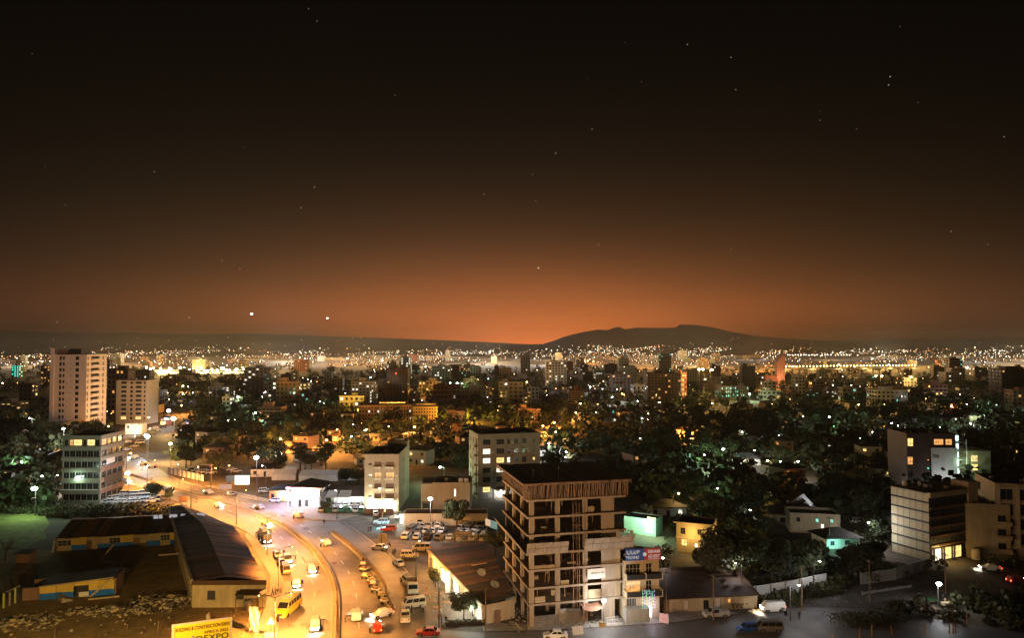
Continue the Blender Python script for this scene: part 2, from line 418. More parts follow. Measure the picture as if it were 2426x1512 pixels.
# ---------------------------------------------------------------- haze
hz = MB(); hz.box(-15000, -900, -6.0, 15000, 17500, 330)
M_haze = bpy.data.materials.new('haze_air'); M_haze.use_nodes = True
ht = M_haze.node_tree; ht.nodes.clear()
ho = ht.nodes.new('ShaderNodeOutputMaterial'); hv = ht.nodes.new('ShaderNodeVolumePrincipled')
hv.inputs['Color'].default_value = (0.92, 0.86, 0.80, 1); hv.inputs['Density'].default_value = 2e-5
hv.inputs['Anisotropy'].default_value = 0.6
ht.links.new(hv.outputs[0], ho.inputs['Volume'])
tag(hz.build('haze', M_haze), 'thin brown night haze over the whole city', kind='stuff')
# ---------------------------------------------------------------- kit: vehicles, lamps, people, trees
M_tyre = mat('tyre', (0.02, 0.02, 0.02), 0.9, 0)
M_rim = mat('rim', (0.35, 0.35, 0.36), 0.4, 0, metal=0.8)
M_carglass = mat('car_glass', (0.015, 0.017, 0.02), 0.08, 0, spec=0.7)
M_lampglass = mat('lamp_glass', (0.7, 0.7, 0.68), 0.15, 0, spec=0.6)
M_redlens = mat('red_lens', (0.35, 0.01, 0.01), 0.25, 0)
M_headon = glow('headlight_on', (1.0, 0.95, 0.85), 60.0)
M_tailon = glow('taillight_on', (1.0, 0.08, 0.02), 9.0)
M_dark = mat('dark_trim', (0.03, 0.03, 0.03), 0.6, 0.2)
M_chrome = mat('steel_tube', (0.3, 0.29, 0.27), 0.4, 0.2, metal=0.7)
PAINT = {}
def paint(n):
    c = {'white': (0.75, 0.74, 0.71), 'silver': (0.45, 0.45, 0.45), 'grey': (0.16, 0.16, 0.17), 'black': (0.02, 0.02, 0.022), 'blue': (0.02, 0.09, 0.42), 'red': (0.35, 0.03, 0.02), 'yellow': (0.75, 0.5, 0.03),
         'green': (0.04, 0.22, 0.1), 'cream': (0.6, 0.52, 0.38), 'brown': (0.16, 0.08, 0.04), 'pale blue': (0.4, 0.55, 0.7)}[n]
    return mat('paint ' + n, c, 0.32, 0.08, 3.0, spec=0.5, coat=0.5)
CARS = {
 'sedan':   dict(sec=[(2.15, .38, .60, .66), (1.98, .26, .76, .80), (1.0, .24, .90, .86), (-1.3, .24, .96, .86), (-2.0, .30, .93, .82), (-2.16, .42, .78, .74)], base=(1.05, -1.55, .92), roof=(.35, -.95, 1.43), hw=(.80, .62), wb=(1.30, -1.28), wr=.31),
 'hatchback': dict(sec=[(1.95, .38, .60, .66), (1.8, .26, .78, .78), (.95, .24, .92, .84), (-1.3, .24, .97, .84), (-1.85, .30, .95, .80), (-1.95, .42, .82, .74)], base=(1.0, -1.85, .94), roof=(.35, -1.45, 1.50), hw=(.78, .62), wb=(1.2, -1.2), wr=.3),
 'suv':     dict(sec=[(2.25, .45, .80, .74), (2.08, .34, .98, .88), (1.05, .32, 1.08, .92), (-1.6, .32, 1.1, .92), (-2.15, .38, 1.08, .88), (-2.25, .5, .9, .82)], base=(1.1, -2.15, 1.08), roof=(.45, -1.9, 1.76), hw=(.87, .72), wb=(1.38, -1.38), wr=.38),
 'minibus': dict(sec=[(2.3, .42, .85, .74), (2.2, .32, 1.1, .84), (1.7, .3, 1.18, .86), (-2.0, .3, 1.18, .86), (-2.25, .36, 1.12, .84), (-2.3, .5, .95, .8)], base=(2.05, -2.27, 1.14), roof=(1.35, -2.15, 2.02), hw=(.84, .72), wb=(1.4, -1.35), wr=.33),
 'pickup':  dict(sec=[(2.5, .48, .82, .74), (2.35, .36, 1.0, .86), (1.4, .34, 1.06, .9), (-.6, .34, 1.06, .9), (-2.4, .4, 1.06, .9), (-2.5, .5, 1.0, .88)], base=(1.45, -.55, 1.04), roof=(.8, -.4, 1.74), hw=(.85, .70), wb=(1.55, -1.5), wr=.38),
}
def car_body(k):
    c = CARS[k]; mb = MB(); S = c['sec']; V = []; F = []
    for (x, zl, zt, hw) in S:
        V += [(x, -hw * .94, zl), (x, -hw, (zl + zt) / 2), (x, -hw * .96, zt), (x, hw * .96, zt), (x, hw, (zl + zt) / 2), (x, hw * .94, zl)]
    for i in range(len(S) - 1):
        for j in range(6): F.append((i * 6 + j, i * 6 + (j + 1) % 6, i * 6 + 6 + (j + 1) % 6, i * 6 + 6 + j))
    F += [tuple(range(5, -1, -1)), tuple(range((len(S) - 1) * 6, len(S) * 6))]
    mb.add(V, F, 0)
    xb0, xb1, zb = c['base']; xt0, xt1, zt = c['roof']; hb, ht_ = c['hw']; zb -= .04
    mb.hexa([(xb1, -hb, zb), (xb0, -hb, zb), (xb0, hb, zb), (xb1, hb, zb), (xt1, -ht_, zt), (xt0, -ht_, zt), (xt0, ht_, zt), (xt1, ht_, zt)], 0)
    if k == 'pickup':
        mb.box(-2.38, -.86, 1.06, -.6, -.80, 1.3, 0); mb.box(-2.38, .80, 1.06, -.6, .86, 1.3, 0); mb.box(-2.44, -.86, 1.06, -2.38, .86, 1.3, 0)
    for x in c['wb']:
        for s in (-1, 1): mb.box(x - .42, s * (S[2][3] - .05) - .04, .3, x + .42, s * (S[2][3] - .05) + .04, .3 + c['wr'] * 1.15, 2)
    return mb
def car_glass(k, mb, mi):
    c = CARS[k]; xb0, xb1, zb = c['base']; xt0, xt1, zt = c['roof']; hb, ht_ = c['hw']
    def pt(x_, t, s): return (x_, s * ((hb + (ht_ - hb) * t) + .012), zb + (zt - zb) * t)
    for s in (-1, 1):
        n = 3 if k in ('suv', 'minibus') else 2
        if k == 'pickup': n = 1
        a0, a1 = xb1 + .12, xb0 - .2; b0, b1 = xt1 + .05, xt0 - .04
        for i in range(n):
            u0, u1 = (i + .04) / n, (i + .96) / n
            q = [pt(a0 + (a1 - a0) * u0, .1, s), pt(a0 + (a1 - a0) * u1, .1, s), pt(b0 + (b1 - b0) * u1, .85, s), pt(b0 + (b1 - b0) * u0, .85, s)]
            if s > 0: q.reverse()
            mb.quad(*q, mi)
    for xa, xc, sg in ((xb0, xt0, 1), (xb1, xt1, -1)):
        def fp(t, s): return (xa + (xc - xa) * t + .014 * sg, s * (hb + (ht_ - hb) * t - .08), zb + (zt - zb) * t)
        q = [fp(.1, -1), fp(.1, 1), fp(.88, 1), fp(.88, -1)]
        if sg < 0: q.reverse()
        mb.quad(*q, mi)
def wheel_mb(r, w=.2, n=12, mi=0):
    mb = MB(); mb.tube([(0, -w / 2, 0), (0, w / 2, 0)], r, n, mi); return mb
_car_cache = {}
def car_simple_mesh(k, col):
    key = (k, col)
    if key not in _car_cache:
        mb = car_body(k); car_glass(k, mb, 1); c = CARS[k]; S = c['sec']
        for x in c['wb']:
            for s in (-1, 1):
                y = s * (S[2][3] - .08); mb.tube([(x, y - .1, c['wr']), (x, y + .1, c['wr'])], c['wr'], 10, 2)
        for s in (-1, 1):
            mb.box(S[1][0] - .1, s * .62 - .16, .62 * S[1][2] / .76, S[1][0] + .05, s * .62 + .16, .74 * S[1][2] / .76, 3)
            mb.box(S[-2][0] - .06, s * .66 - .1, .66 * S[1][2] / .76, S[-2][0] + .1, s * .66 + .1, .84 * S[1][2] / .76, 4)
        _car_cache[key] = mb.mesh(k, [paint(col), M_carglass, M_tyre, M_lampglass, M_redlens])
    return _car_cache[key]
_carp = {}
def car(k, col, loc, rz, label, group=None, lights=False, roof_rack=False, power=700, tail=False):
    key = (k, col)
    if key not in _carp:
        c = CARS[k]; g = MB(); car_glass(k, g, 0)
        _carp[key] = (car_body(k).mesh('body', [paint(col), M_carglass, M_tyre]), g.mesh('glass', M_carglass), wheel_mb(c['wr']).mesh('wheel', M_tyre), wheel_mb(c['wr'] * .6, .23).mesh('rim', M_rim))
    b, g, w, rm = _carp[key]; c = CARS[k]; S = c['sec']
    nm = {'suv': 'suv_car', 'minibus': 'minibus', 'pickup': 'pickup_truck'}.get(k, k + '_car')
    t = thing(nm, label, {'minibus': 'minibus', 'pickup': 'pickup truck'}.get(k, 'car'), loc, rz, group)
    link('body', b, t); link('window', g, t)
    for x in c['wb']:
        for s in (-1, 1):
            wo = link('wheel', w, t, (x, s * (S[2][3] - .06), c['wr'])); link('rim', rm, wo)
    zf = .68 * S[1][2] / .76; zr = .75 * S[1][2] / .76
    for s in (-1, 1):
        h = MB(); h.blob((0, 0, 0), .13 if not lights else .17, 8, 5, sq=(.5, 1.2, .75))
        h.build('headlight', M_headon if lights else M_lampglass, t, loc=(S[0][0] - .03, s * .56, zf))
        r_ = MB(); r_.box(-.05, -.12, -.1, .05, .12, .1)
        r_.build('taillight', M_tailon if (lights or tail) else M_redlens, t, loc=(S[-1][0] - .02, s * .6, zr))
    if lights:
        lamp_light('headlight_beam', (S[0][0] + .25, 0, zf + .1), power, (1.0, 0.88, 0.66), .25, t, 120, None, .8)
        t.children[-1].rotation_euler = (R(80), 0, R(-90)); t.children[-1].rotation_mode = 'XYZ'
    if roof_rack:
        z = c['roof'][2]; x0, x1 = c['roof'][1] + .1, c['roof'][0] - .1; rk_ = MB()
        for y in (-.55, .55): rk_.bar((x0, y, z + .14), (x1, y, z + .14), .05)
        for i in range(6):
            x = x0 + (x1 - x0) * i / 5; rk_.bar((x, -.55, z + .14), (x, .55, z + .14), .05); rk_.box(x - .03, -.55, z - .02, x + .03, -.5, z + .14); rk_.box(x - .03, .5, z - .02, x + .03, .55, z + .14)
        rk_.build('roof_rack', M_chrome, t)
    avoid_box(loc, rz, -2.5, -1.2, 2.5, 1.2)
    return t
def heading(line, i):
    d = line[min(i + 1, len(line) - 1)] - line[max(i - 1, 0)]
    return math.atan2(d.y, d.x)

# lamps
LENS = {k: glow('lamp_lens ' + k, c, s) for k, c, s in (('O', (1.0, .48, .12), 40), ('Y', (1.0, .75, .3), 40), ('W', (1, 1, 1), 60), ('G', (.72, 1.0, .82), 60), ('A', (1.0, .85, .6), 40))}
LCOL = {'O': ORANGE, 'Y': YELLOW, 'W': WHITE, 'G': GREEN, 'A': (1.0, .66, .38)}
LNAME = {'O': 'orange', 'Y': 'yellow', 'W': 'white', 'G': 'greenish white', 'A': 'warm white'}
M_pole = mat('lamp_pole', (0.13, 0.125, 0.12), 0.55, 0.3, 2.0, metal=0.5)
M_wood = mat('weathered_wood', (0.17, 0.12, 0.075), 0.85, 0.4, 3.0, streak=True)
_lm = {}
def lamp_meshes(h, arm):
    key = (round(h, 1), arm)
    if key not in _lm:
        p = MB(); p.tube([(0, 0, 0), (0, 0, h * .5), (0, 0, h)], [.13, .10, .07], 8)
        a = MB(); a.tube([(0, 0, h - .25), (arm * .4, 0, h + .25), (arm, 0, h + .42)], .05, 6)
        hd = MB(); hd.hexa([(-.35, -.16, 0), (.35, -.13, 0), (.35, .13, 0), (-.35, .16, 0), (-.3, -.1, .16), (.3, -.08, .12), (.3, .08, .12), (-.3, .1, .16)])
        _lm[key] = (p.mesh('pole', M_pole), a.mesh('arm', M_pole), hd.mesh('lamp_head', M_pole))
    return _lm[key]
_lens = {}
def lens_mesh(r, k):
    key = (round(r, 2), k)
    if key not in _lens:
        l = MB(); l.blob((0, 0, 0), r, 10, 6, sq=(1, 1, .7)); _lens[key] = l.mesh('lens', LENS[k], True)
    return _lens[key]
def street_lamp(base, h, k, power, label, rz=0.0, arm=1.6, double=False, r=.22, group='street lamps of the city', lit=True, lit_arm=0):
    t = thing('street_lamp', label, 'street lamp', base, rz, group)
    p, a, hd = lamp_meshes(h, arm)
    link('pole', p, t)
    for s in ((0, math.pi) if double else (0,)):
        ao = link('arm', a, t, rz=s); x = arm * math.cos(s)
        link('lamp_head', hd, t, (x, 0, h + .42), s)
        if lit:
            link('lens', lens_mesh(r, k), t, (x, 0, h + .40 - r * .6))
            if power and (not double or s == lit_arm): lamp_light('lamp_light', (x, 0, h + .2 - r * 1.6), power, LCOL[k], max(.15, r), t, 150 if double else None, (x, 0, 0), .4)
    return t
def lamp_at(x, y, k, power, z=7.0, label=None, r=.25, **kw):
    p = P(x, y, z)
    o = street_lamp((p.x, p.y, 0), z - .3, k, power, label or '', rz=rnd.uniform(0, 6.28), r=r, **kw)
    if not label: AUTO.append((o, LNAME[k] + ' lit street lamp', (x, y)))
    return o
AUTO = []
def flood_lamp(base, h, k, power, label, aim, r=.3, spot=150):
    r *= 1.35
    t = thing('flood_lamp', label, 'floodlight', base, 0.0)
    p = MB(); p.tube([(0, 0, 0), (0, 0, h)], [.12, .07], 8); p.build('pole', M_pole, t)
    hd = MB(); hd.box(-.3, -.12, .02, .3, .12, .4); hd.build('lamp_head', M_pole, t, loc=(0, 0, h))
    ln = lens_mesh(r, k); link('lens', ln, t, (0, -.14 - r * .5, h + .2))
    lamp_light('site_beam' if 'site lamp' in label else 'flood_beam', (0, -.2 - r * 2.2, h + .1), power, LCOL[k], r, t)
    return t

# people: one skinned body each
M_skin = mat('skin', (0.10, 0.05, 0.03), 0.6, 0)
CLOTH = {n: mat('cloth ' + n, c, 0.9, 0.25, 6.0) for n, c in (('dark', (.03, .03, .035)), ('blue', (.03, .06, .2)), ('white', (.55, .53, .5)), ('red', (.3, .04, .03)), ('grey', (.15, .15, .15)), ('tan', (.3, .22, .13)))}
def person_mesh(pose, top, bottom):
    me = bpy.data.meshes.new('person')
    st = {'stand': 0.0, 'walk': 0.28, 'sit': 0.0}[pose]
    if pose == 'sit':
        J = {'pel': (0, 0, .50, .15), 'wst': (-.02, 0, .68, .14), 'chs': (0, 0, .92, .16), 'nck': (.02, 0, 1.08, .065), 'hd0': (.04, 0, 1.18, .095), 'hd1': (.05, 0, 1.30, .10),
             'shl': (0, .19, 1.0, .075), 'ell': (.08, .25, .76, .055), 'hal': (.28, .18, .62, .04), 'shr': (0, -.19, 1.0, .075), 'elr': (.08, -.25, .76, .055), 'har': (.28, -.18, .62, .04),
             'hpl': (.06, .11, .48, .11), 'knl': (.44, .14, .50, .075), 'anl': (.46, .14, .09, .05), 'tol': (.60, .14, .05, .045), 'hpr': (.06, -.11, .48, .11), 'knr': (.44, -.14, .50, .075), 'anr': (.46, -.14, .09, .05), 'tor': (.60, -.14, .05, .045)}
    else:
        J = {'pel': (0, 0, .95, .145), 'wst': (0, 0, 1.10, .135), 'chs': (0, 0, 1.33, .16), 'nck': (.01, 0, 1.50, .062), 'hd0': (.02, 0, 1.59, .095), 'hd1': (.02, 0, 1.69, .095),
             'shl': (0, .20, 1.40, .075), 'ell': (-st * .5, .25, 1.12, .052), 'hal': (st * .1, .26, .86, .04), 'shr': (0, -.20, 1.40, .075), 'elr': (st * .3, -.25, 1.12, .052), 'har': (st * .9, -.26, .88, .04),
             'hpl': (0, .10, .90, .115), 'knl': (st * .8, .10, .49, .075), 'anl': (st * .9, .10, .09, .05), 'tol': (st * .9 + .16, .11, .045, .045), 'hpr': (0, -.10, .90, .115), 'knr': (-st * .3, -.10, .49, .075), 'anr': (-st * 1.2, -.10, .10, .05), 'tor': (-st * 1.2 + .15, -.11, .045, .045)}
    E = [('pel', 'wst'), ('wst', 'chs'), ('chs', 'nck'), ('nck', 'hd0'), ('hd0', 'hd1'), ('chs', 'shl'), ('shl', 'ell'), ('ell', 'hal'), ('chs', 'shr'), ('shr', 'elr'), ('elr', 'har'),
         ('pel', 'hpl'), ('hpl', 'knl'), ('knl', 'anl'), ('anl', 'tol'), ('pel', 'hpr'), ('hpr', 'knr'), ('knr', 'anr'), ('anr', 'tor')]
    ks = list(J); me.from_pydata([J[k][:3] for k in ks], [(ks.index(a), ks.index(b)) for a, b in E], [])
    o = bpy.data.objects.new('person_tmp', me); COL.objects.link(o)
    md = o.modifiers.new('skin', 'SKIN')
    for i, k in enumerate(ks):
        sv = me.skin_vertices[0].data[i]; sv.radius = (J[k][3], J[k][3]); sv.use_root = (k == 'pel')
    sd = o.modifiers.new('sub', 'SUBSURF'); sd.levels = 1
    dg = bpy.context.evaluated_depsgraph_get(); ev = o.evaluated_get(dg)
    res = bpy.data.meshes.new_from_object(ev); bpy.data.objects.remove(o)
    res.materials.clear()
    for m in (M_skin, CLOTH[top], CLOTH[bottom], M_dark): res.materials.append(m)
    zt = 1.06 if pose == 'sit' else 1.47; zb = .62 if pose == 'sit' else .97; zh = 1.26 if pose == 'sit' else 1.68
    for p in res.polygons:
        z = p.center.z; hand = math.hypot(p.center.y, 0) > .235 and (z < (.70 if pose == 'sit' else .93))
        p.material_index = 3 if z > zh or (z > zh - .1 and p.center.x < 0) else 0 if z > zt or hand else 1 if z > zb else 2
        p.use_smooth = True
    return res
_pm = {}
def person(x, y, pose, top, bottom, label, rz=None, z=0.0, group='people on foot by the road'):
    key = (pose, top, bottom)
    if key not in _pm: _pm[key] = person_mesh(*key)
    p = P(x, y, z)
    o = link('person', _pm[key], None, (p.x, p.y, z), rnd.uniform(0, 6.28) if rz is None else rz)
    return tag(o, label, 'person', group)

# trees
def leaf_mat(name, c):
    m = bpy.data.materials.new(name); m.use_nodes = True; t = m.node_tree; b = t.nodes['Principled BSDF']
    b.inputs['Roughness'].default_value = .7; b.inputs['Specular IOR Level'].default_value = .25
    oi = t.nodes.new('ShaderNodeObjectInfo'); no = t.nodes.new('ShaderNodeTexNoise'); no.inputs['Scale'].default_value = 1.1
    g = t.nodes.new('ShaderNodeTexCoord'); t.links.new(g.outputs['Object'], no.inputs['Vector'])
    ad = t.nodes.new('ShaderNodeMath'); ad.operation = 'ADD'; t.links.new(oi.outputs['Random'], ad.inputs[0]); t.links.new(no.outputs[0], ad.inputs[1])
    hf = t.nodes.new('ShaderNodeMath'); hf.operation = 'MULTIPLY'; hf.inputs[1].default_value = .5; t.links.new(ad.outputs[0], hf.inputs[0])
    r = t.nodes.new('ShaderNodeValToRGB'); r.color_ramp.elements[0].position = .2; r.color_ramp.elements[1].position = .8
    r.color_ramp.elements[0].color = (*[v * .6 for v in c], 1); r.color_ramp.elements[1].color = (*[v * 1.4 for v in c], 1)
    t.links.new(hf.outputs[0], r.inputs[0]); t.links.new(r.outputs[0], b.inputs['Base Color'])
    return m
M_leaf = leaf_mat('leaves', (.032, .042, .016)); M_leaf2 = leaf_mat('leaves_olive', (.052, .052, .02)); M_bark = mat('bark', (.07, .05, .035), .95, .4, 3.0)
def crown_mesh(seed, rx, rz_, zc, n, leaf, m, lobes=7):
    r = random.Random(seed); mb = MB(); L_ = []
    for _ in range(lobes):
        a = r.uniform(0, 6.28); d = r.uniform(.15, .62); L_.append((d * rx * math.cos(a), d * rx * math.sin(a), zc + r.uniform(-.5, .55) * rz_, r.uniform(.38, .6)))
    for i in range(n):
        cx, cy_, cz, s = r.choice(L_)
        while True:
            v = Vector((r.uniform(-1, 1), r.uniform(-1, 1), r.uniform(-1, 1)))
            if .35 < v.length < 1: break
        v = v.normalized() * (v.length ** .4)
        p = Vector((cx + v.x * rx * s, cy_ + v.y * rx * s, cz + v.z * rz_ * s))
        nv = (v + Vector((r.uniform(-.7, .7), r.uniform(-.7, .7), r.uniform(-.2, .9)))).normalized()
        a = nv.orthogonal().normalized(); b = nv.cross(a); th = r.uniform(0, 6.28)
        a, b = a * math.cos(th) + b * math.sin(th), b * math.cos(th) - a * math.sin(th)
        l = leaf * r.uniform(.6, 1.4)
        mb.add([p - a * l, p + b * l * .55 + nv * l * .15, p + a * l, p - b * l * .55 - nv * l * .1], ((0, 1, 2, 3),))
    return mb.mesh('crown', m)
def trunk_mesh(seed, h, r0, spread):
    r = random.Random(seed); mb = MB()
    mb.tube([(0, 0, 0), (r.uniform(-.2, .2), r.uniform(-.2, .2), h * .5), (r.uniform(-.4, .4), r.uniform(-.4, .4), h)], [r0, r0 * .7, r0 * .35], 6)
    for k in range(4):
        a = r.uniform(0, 6.28); z = h * r.uniform(.45, .75)
        mb.tube([(0, 0, z), (math.cos(a) * spread * .4, math.sin(a) * spread * .4, z + h * .18), (math.cos(a) * spread * .8, math.sin(a) * spread * .8, z + h * .42)], [r0 * .45, r0 * .3, r0 * .1], 5)
    return mb.mesh('trunk', M_bark)
TREES = []
for i in range(6):
    h = (8.5, 10, 7, 12, 9, 6)[i]; rx = (3.6, 4.2, 3.4, 3.8, 4.8, 2.6)[i]
    TREES.append((crown_mesh(100 + i, rx, h * .34, h * .64, 900, .42, M_leaf2 if i in (2, 4) else M_leaf, 6 + i), trunk_mesh(200 + i, h * .72, .24, rx * .7), h))
NEAR = [(crown_mesh(150 + i, 2.8 + i * .5, 2.2, 4.4, 3000, .22, (M_leaf, M_leaf2, M_leaf)[i], 8), trunk_mesh(250 + i, 5.0, .2, 1.8), 6.5) for i in range(3)]
def tree(p, i, s, label=None, near=False, group='trees among the houses', sz=1.0):
    c, tr, h = (NEAR if near else TREES)[i]
    t = thing('tree', label or '', 'tree', (p[0], p[1], 0), rnd.uniform(0, 6.28), group)
    t.scale = (s, s, s * sz)
    link('crown', c, t); link('trunk', tr, t)
    if not label: AUTO.append((t, ('broad dark', 'tall dark', 'low olive', 'tall slender', 'wide olive', 'small dark')[i] + ' tree' if not near else 'leafy dark tree', PX((p[0], p[1], h * s * .5))))
    return t
# ---------------------------------------------------------------- building kit
M_cream = mat('cream_render', (0.52, 0.42, 0.28), .85, .18, .6, streak=True)
M_pink = mat('pale_render', (0.70, 0.58, 0.49), .85, .12, .4, streak=True)
M_grey = mat('grey_render', (0.36, 0.34, 0.29), .85, .2, .5, streak=True)
M_white = mat('white_wall', (0.68, 0.66, 0.62), .8, .15, .6, streak=True)
M_brown = mat('brown_wall', (0.22, 0.13, 0.09), .85, .25, .6, streak=True)
M_tan = mat('tan_wall', (0.42, 0.33, 0.2), .85, .25, .7, streak=True)
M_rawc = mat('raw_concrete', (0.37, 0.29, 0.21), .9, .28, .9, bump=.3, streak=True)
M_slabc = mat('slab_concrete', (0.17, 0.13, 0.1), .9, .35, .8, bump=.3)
M_ply = mat('formwork_ply', (0.34, 0.27, 0.2), .8, .3, .9, streak=True)
M_pole2 = mat('eucalyptus_pole', (0.32, 0.20, 0.13), .8, .35, 3.0)
M_roofd = mat('dark_roof', (0.03, 0.026, 0.023), .8, .35, .5, bump=.2)
M_roofr = mat('rust_roof', (0.065, 0.034, 0.02), .75, .4, .6, bump=.2)
M_rust2 = mat('rusty_sheet', (0.11, 0.05, 0.025), .75, .5, .7, bump=.2)
M_roofg = mat('zinc_roof', (0.22, 0.21, 0.2), .5, .35, .8, metal=.3)
M_glass = mat('window_glass', (0.02, 0.022, 0.024), .12, .2, 1.0, spec=.6)
M_glassb = mat('window_glass_brown', (0.16, 0.085, 0.05), .35, .3, 1.0, spec=.5)
M_frame = mat('window_frame', (0.16, 0.15, 0.14), .6, .1)
M_framew = mat('window_frame_white', (0.6, 0.58, 0.54), .6, .1)
M_ylw = mat('yellow_paint', (0.62, 0.44, 0.10), .85, .25, .8, streak=True)
M_blu = mat('blue_paint', (0.015, 0.15, 0.62), .8, .3, .8, streak=True)
LIT_W = glow('lit_window_white', (1.0, .9, .72), 1.5, .5, 1.6)
LIT_Y = glow('lit_window_yellow', (1.0, .68, .22), 1.3, .55, 1.6)
LIT_O = glow('lit_window_amber', (1.0, .45, .12), .9, .5, 1.6)
LIT_G = glow('lit_window_green', (.25, 1.0, .75), .7, .5, 1.6)
LIT_S = glow('lit_shop', (1.0, .97, .9), 4.5, .4, .8)
LIT_SY = glow('lit_shop_yellow', (1.0, .72, .16), 3.0, .5, .8)

def panel(mb, W, z0, z1, holes, depth, mi=0):
    xs = sorted({0, W, *[h[0] for h in holes], *[h[1] for h in holes]}); zs = sorted({z0, z1, *[h[2] for h in holes], *[h[3] for h in holes]})
    for i in range(len(xs) - 1):
        for j in range(len(zs) - 1):
            cx, cz = (xs[i] + xs[i + 1]) / 2, (zs[j] + zs[j + 1]) / 2
            if any(h[0] < cx < h[1] and h[2] < cz < h[3] for h in holes): continue
            mb.quad((xs[i], 0, zs[j]), (xs[i + 1], 0, zs[j]), (xs[i + 1], 0, zs[j + 1]), (xs[i], 0, zs[j + 1]), mi)
    for (a, b, c, d) in [h[:4] for h in holes]:
        e = depth
        mb.quad((a, 0, c), (a, e, c), (a, e, d), (a, 0, d), mi); mb.quad((b, 0, c), (b, 0, d), (b, e, d), (b, e, c), mi)
        mb.quad((a, 0, c), (b, 0, c), (b, e, c), (a, e, c), mi); mb.quad((a, 0, d), (a, e, d), (b, e, d), (b, 0, d), mi)
_win = {}
def window_mesh(w, h, gm, fm, nx=2, nz=1):
    key = (round(w, 2), round(h, 2), gm.name, fm.name, nx, nz)
    if key not in _win:
        mb = MB(); t = .06
        mb.quad((0, .03, 0), (w, .03, 0), (w, .03, h), (0, .03, h), 0)
        mb.box(0, 0, 0, w, .05, t, 1); mb.box(0, 0, h - t, w, .05, h, 1); mb.box(0, 0, t, t, .05, h - t, 1); mb.box(w - t, 0, t, w, .05, h - t, 1)
        for i in range(1, nx): x = w * i / nx; mb.box(x - t / 2, 0.002, t, x + t / 2, .048, h - t, 1)
        for i in range(1, nz): z = h * i / nz; mb.box(t, .004, z - t / 2, w - t, .046, z + t / 2, 1)
        _win[key] = mb.mesh('window', [gm, fm])
    return _win[key]
FACES = {'front': lambda W, D: ((0, 0), 0.0, W), 'right': lambda W, D: ((W, 0), R(90), D), 'left': lambda W, D: ((0, D), R(-90), D), 'back': lambda W, D: ((W, D), R(180), W)}
def block(name, label, cat, loc, rz, W, D, H, wall, holes=None, roof=None, pane=None, parapet=.7, depth=.28, frame=None, group=None, nx=2, nz=1, z0=0.0, win_name='window', avoid=True, t=None):
    """A flat-roofed building: walls with real openings, a window set back in each, a roof slab behind a parapet."""
    holes = holes or {}
    t = t or thing(name, label, cat, loc, rz, group)
    mb = MB()
    for fc, fn in FACES.items():
        (ox, oy), a, w = fn(W, D); hs = holes.get(fc, [])
        tmp = MB(); panel(tmp, w, z0, H, hs, depth)
        c, s = math.cos(a), math.sin(a)
        mb.add([(ox + x * c - y * s, oy + x * s + y * c, z) for x, y, z in tmp.v], tmp.f)
        for i, h in enumerate(hs):
            g = h[4] if len(h) > 4 and h[4] is not None else (pane(fc, i, h) if pane else M_glass)
            if g is None: continue
            k = h[5] if len(h) > 5 else (nx, nz)
            dx, dy = h[0], depth - .06
            link(win_name, window_mesh(h[1] - h[0], h[3] - h[2], g, frame or M_frame, *k), t, (ox + dx * c - dy * s, oy + dx * s + dy * c, h[2]), a)
    pt = .2
    for (x0, y0, x1, y1) in ((0, 0, W, pt), (0, D - pt, W, D), (0, pt, pt, D - pt), (W - pt, pt, W, D - pt)):
        mb.box(x0 + .002, y0 + .002, H - parapet, x1 - .002, y1 - .002, H + .01)
    mb.build('wall', wall, t)
    r = MB(); r.box(pt, pt, H - parapet - .25, W - pt, D - pt, H - parapet); r.build('roof', roof or M_roofd, t)
    if avoid: avoid_box(loc, rz, -2, -2, W + 2, D + 2)
    return t
def part_box(name, m, t, *b):
    mb = MB(); mb.box(*b); return mb.build(name, m, t)
def water_tank(loc, label, m=None, r=.75, h=1.5):
    t = thing('water_tank', label, 'water tank', loc)
    mb = MB(); mb.tube([(0, 0, .25), (0, 0, h), (0, 0, h + .25), (0, 0, h + .35)], [r, r, r * .7, r * .25], 14); mb.build('tank', m or M_white, t)
    s = MB()
    for i in range(4): s.bar((math.cos(i * 1.57) * r * .8, math.sin(i * 1.57) * r * .8, 0), (math.cos(i * 1.57) * r * .8, math.sin(i * 1.57) * r * .8, .26), .1)
    s.build('stand', M_pole, t); return t
def sat_dish(loc, rz, label, r=.9, stand=1.2):
    t = thing('satellite_dish', label, 'satellite dish', loc, rz)
    V = []; F = []; n = 14
    for j in range(4):
        for k in range(n):
            a = 6.283 * k / n; q = r * (j + .02) / 3; V.append((q * math.cos(a), -.25 * (q / r) ** 2 * r + q * math.sin(a) * -.35, stand + q * math.sin(a) * .95))
    for j in range(3):
        for k in range(n): F.append((j * n + k, j * n + (k + 1) % n, (j + 1) * n + (k + 1) % n, (j + 1) * n + k))
    m = MB(); m.add(V, F); d = m.build('dish', M_conc, t, True)
    p = MB(); p.tube([(0, .05, 0), (0, .05, stand)], .05, 6); p.build('stand', M_pole, t); return t
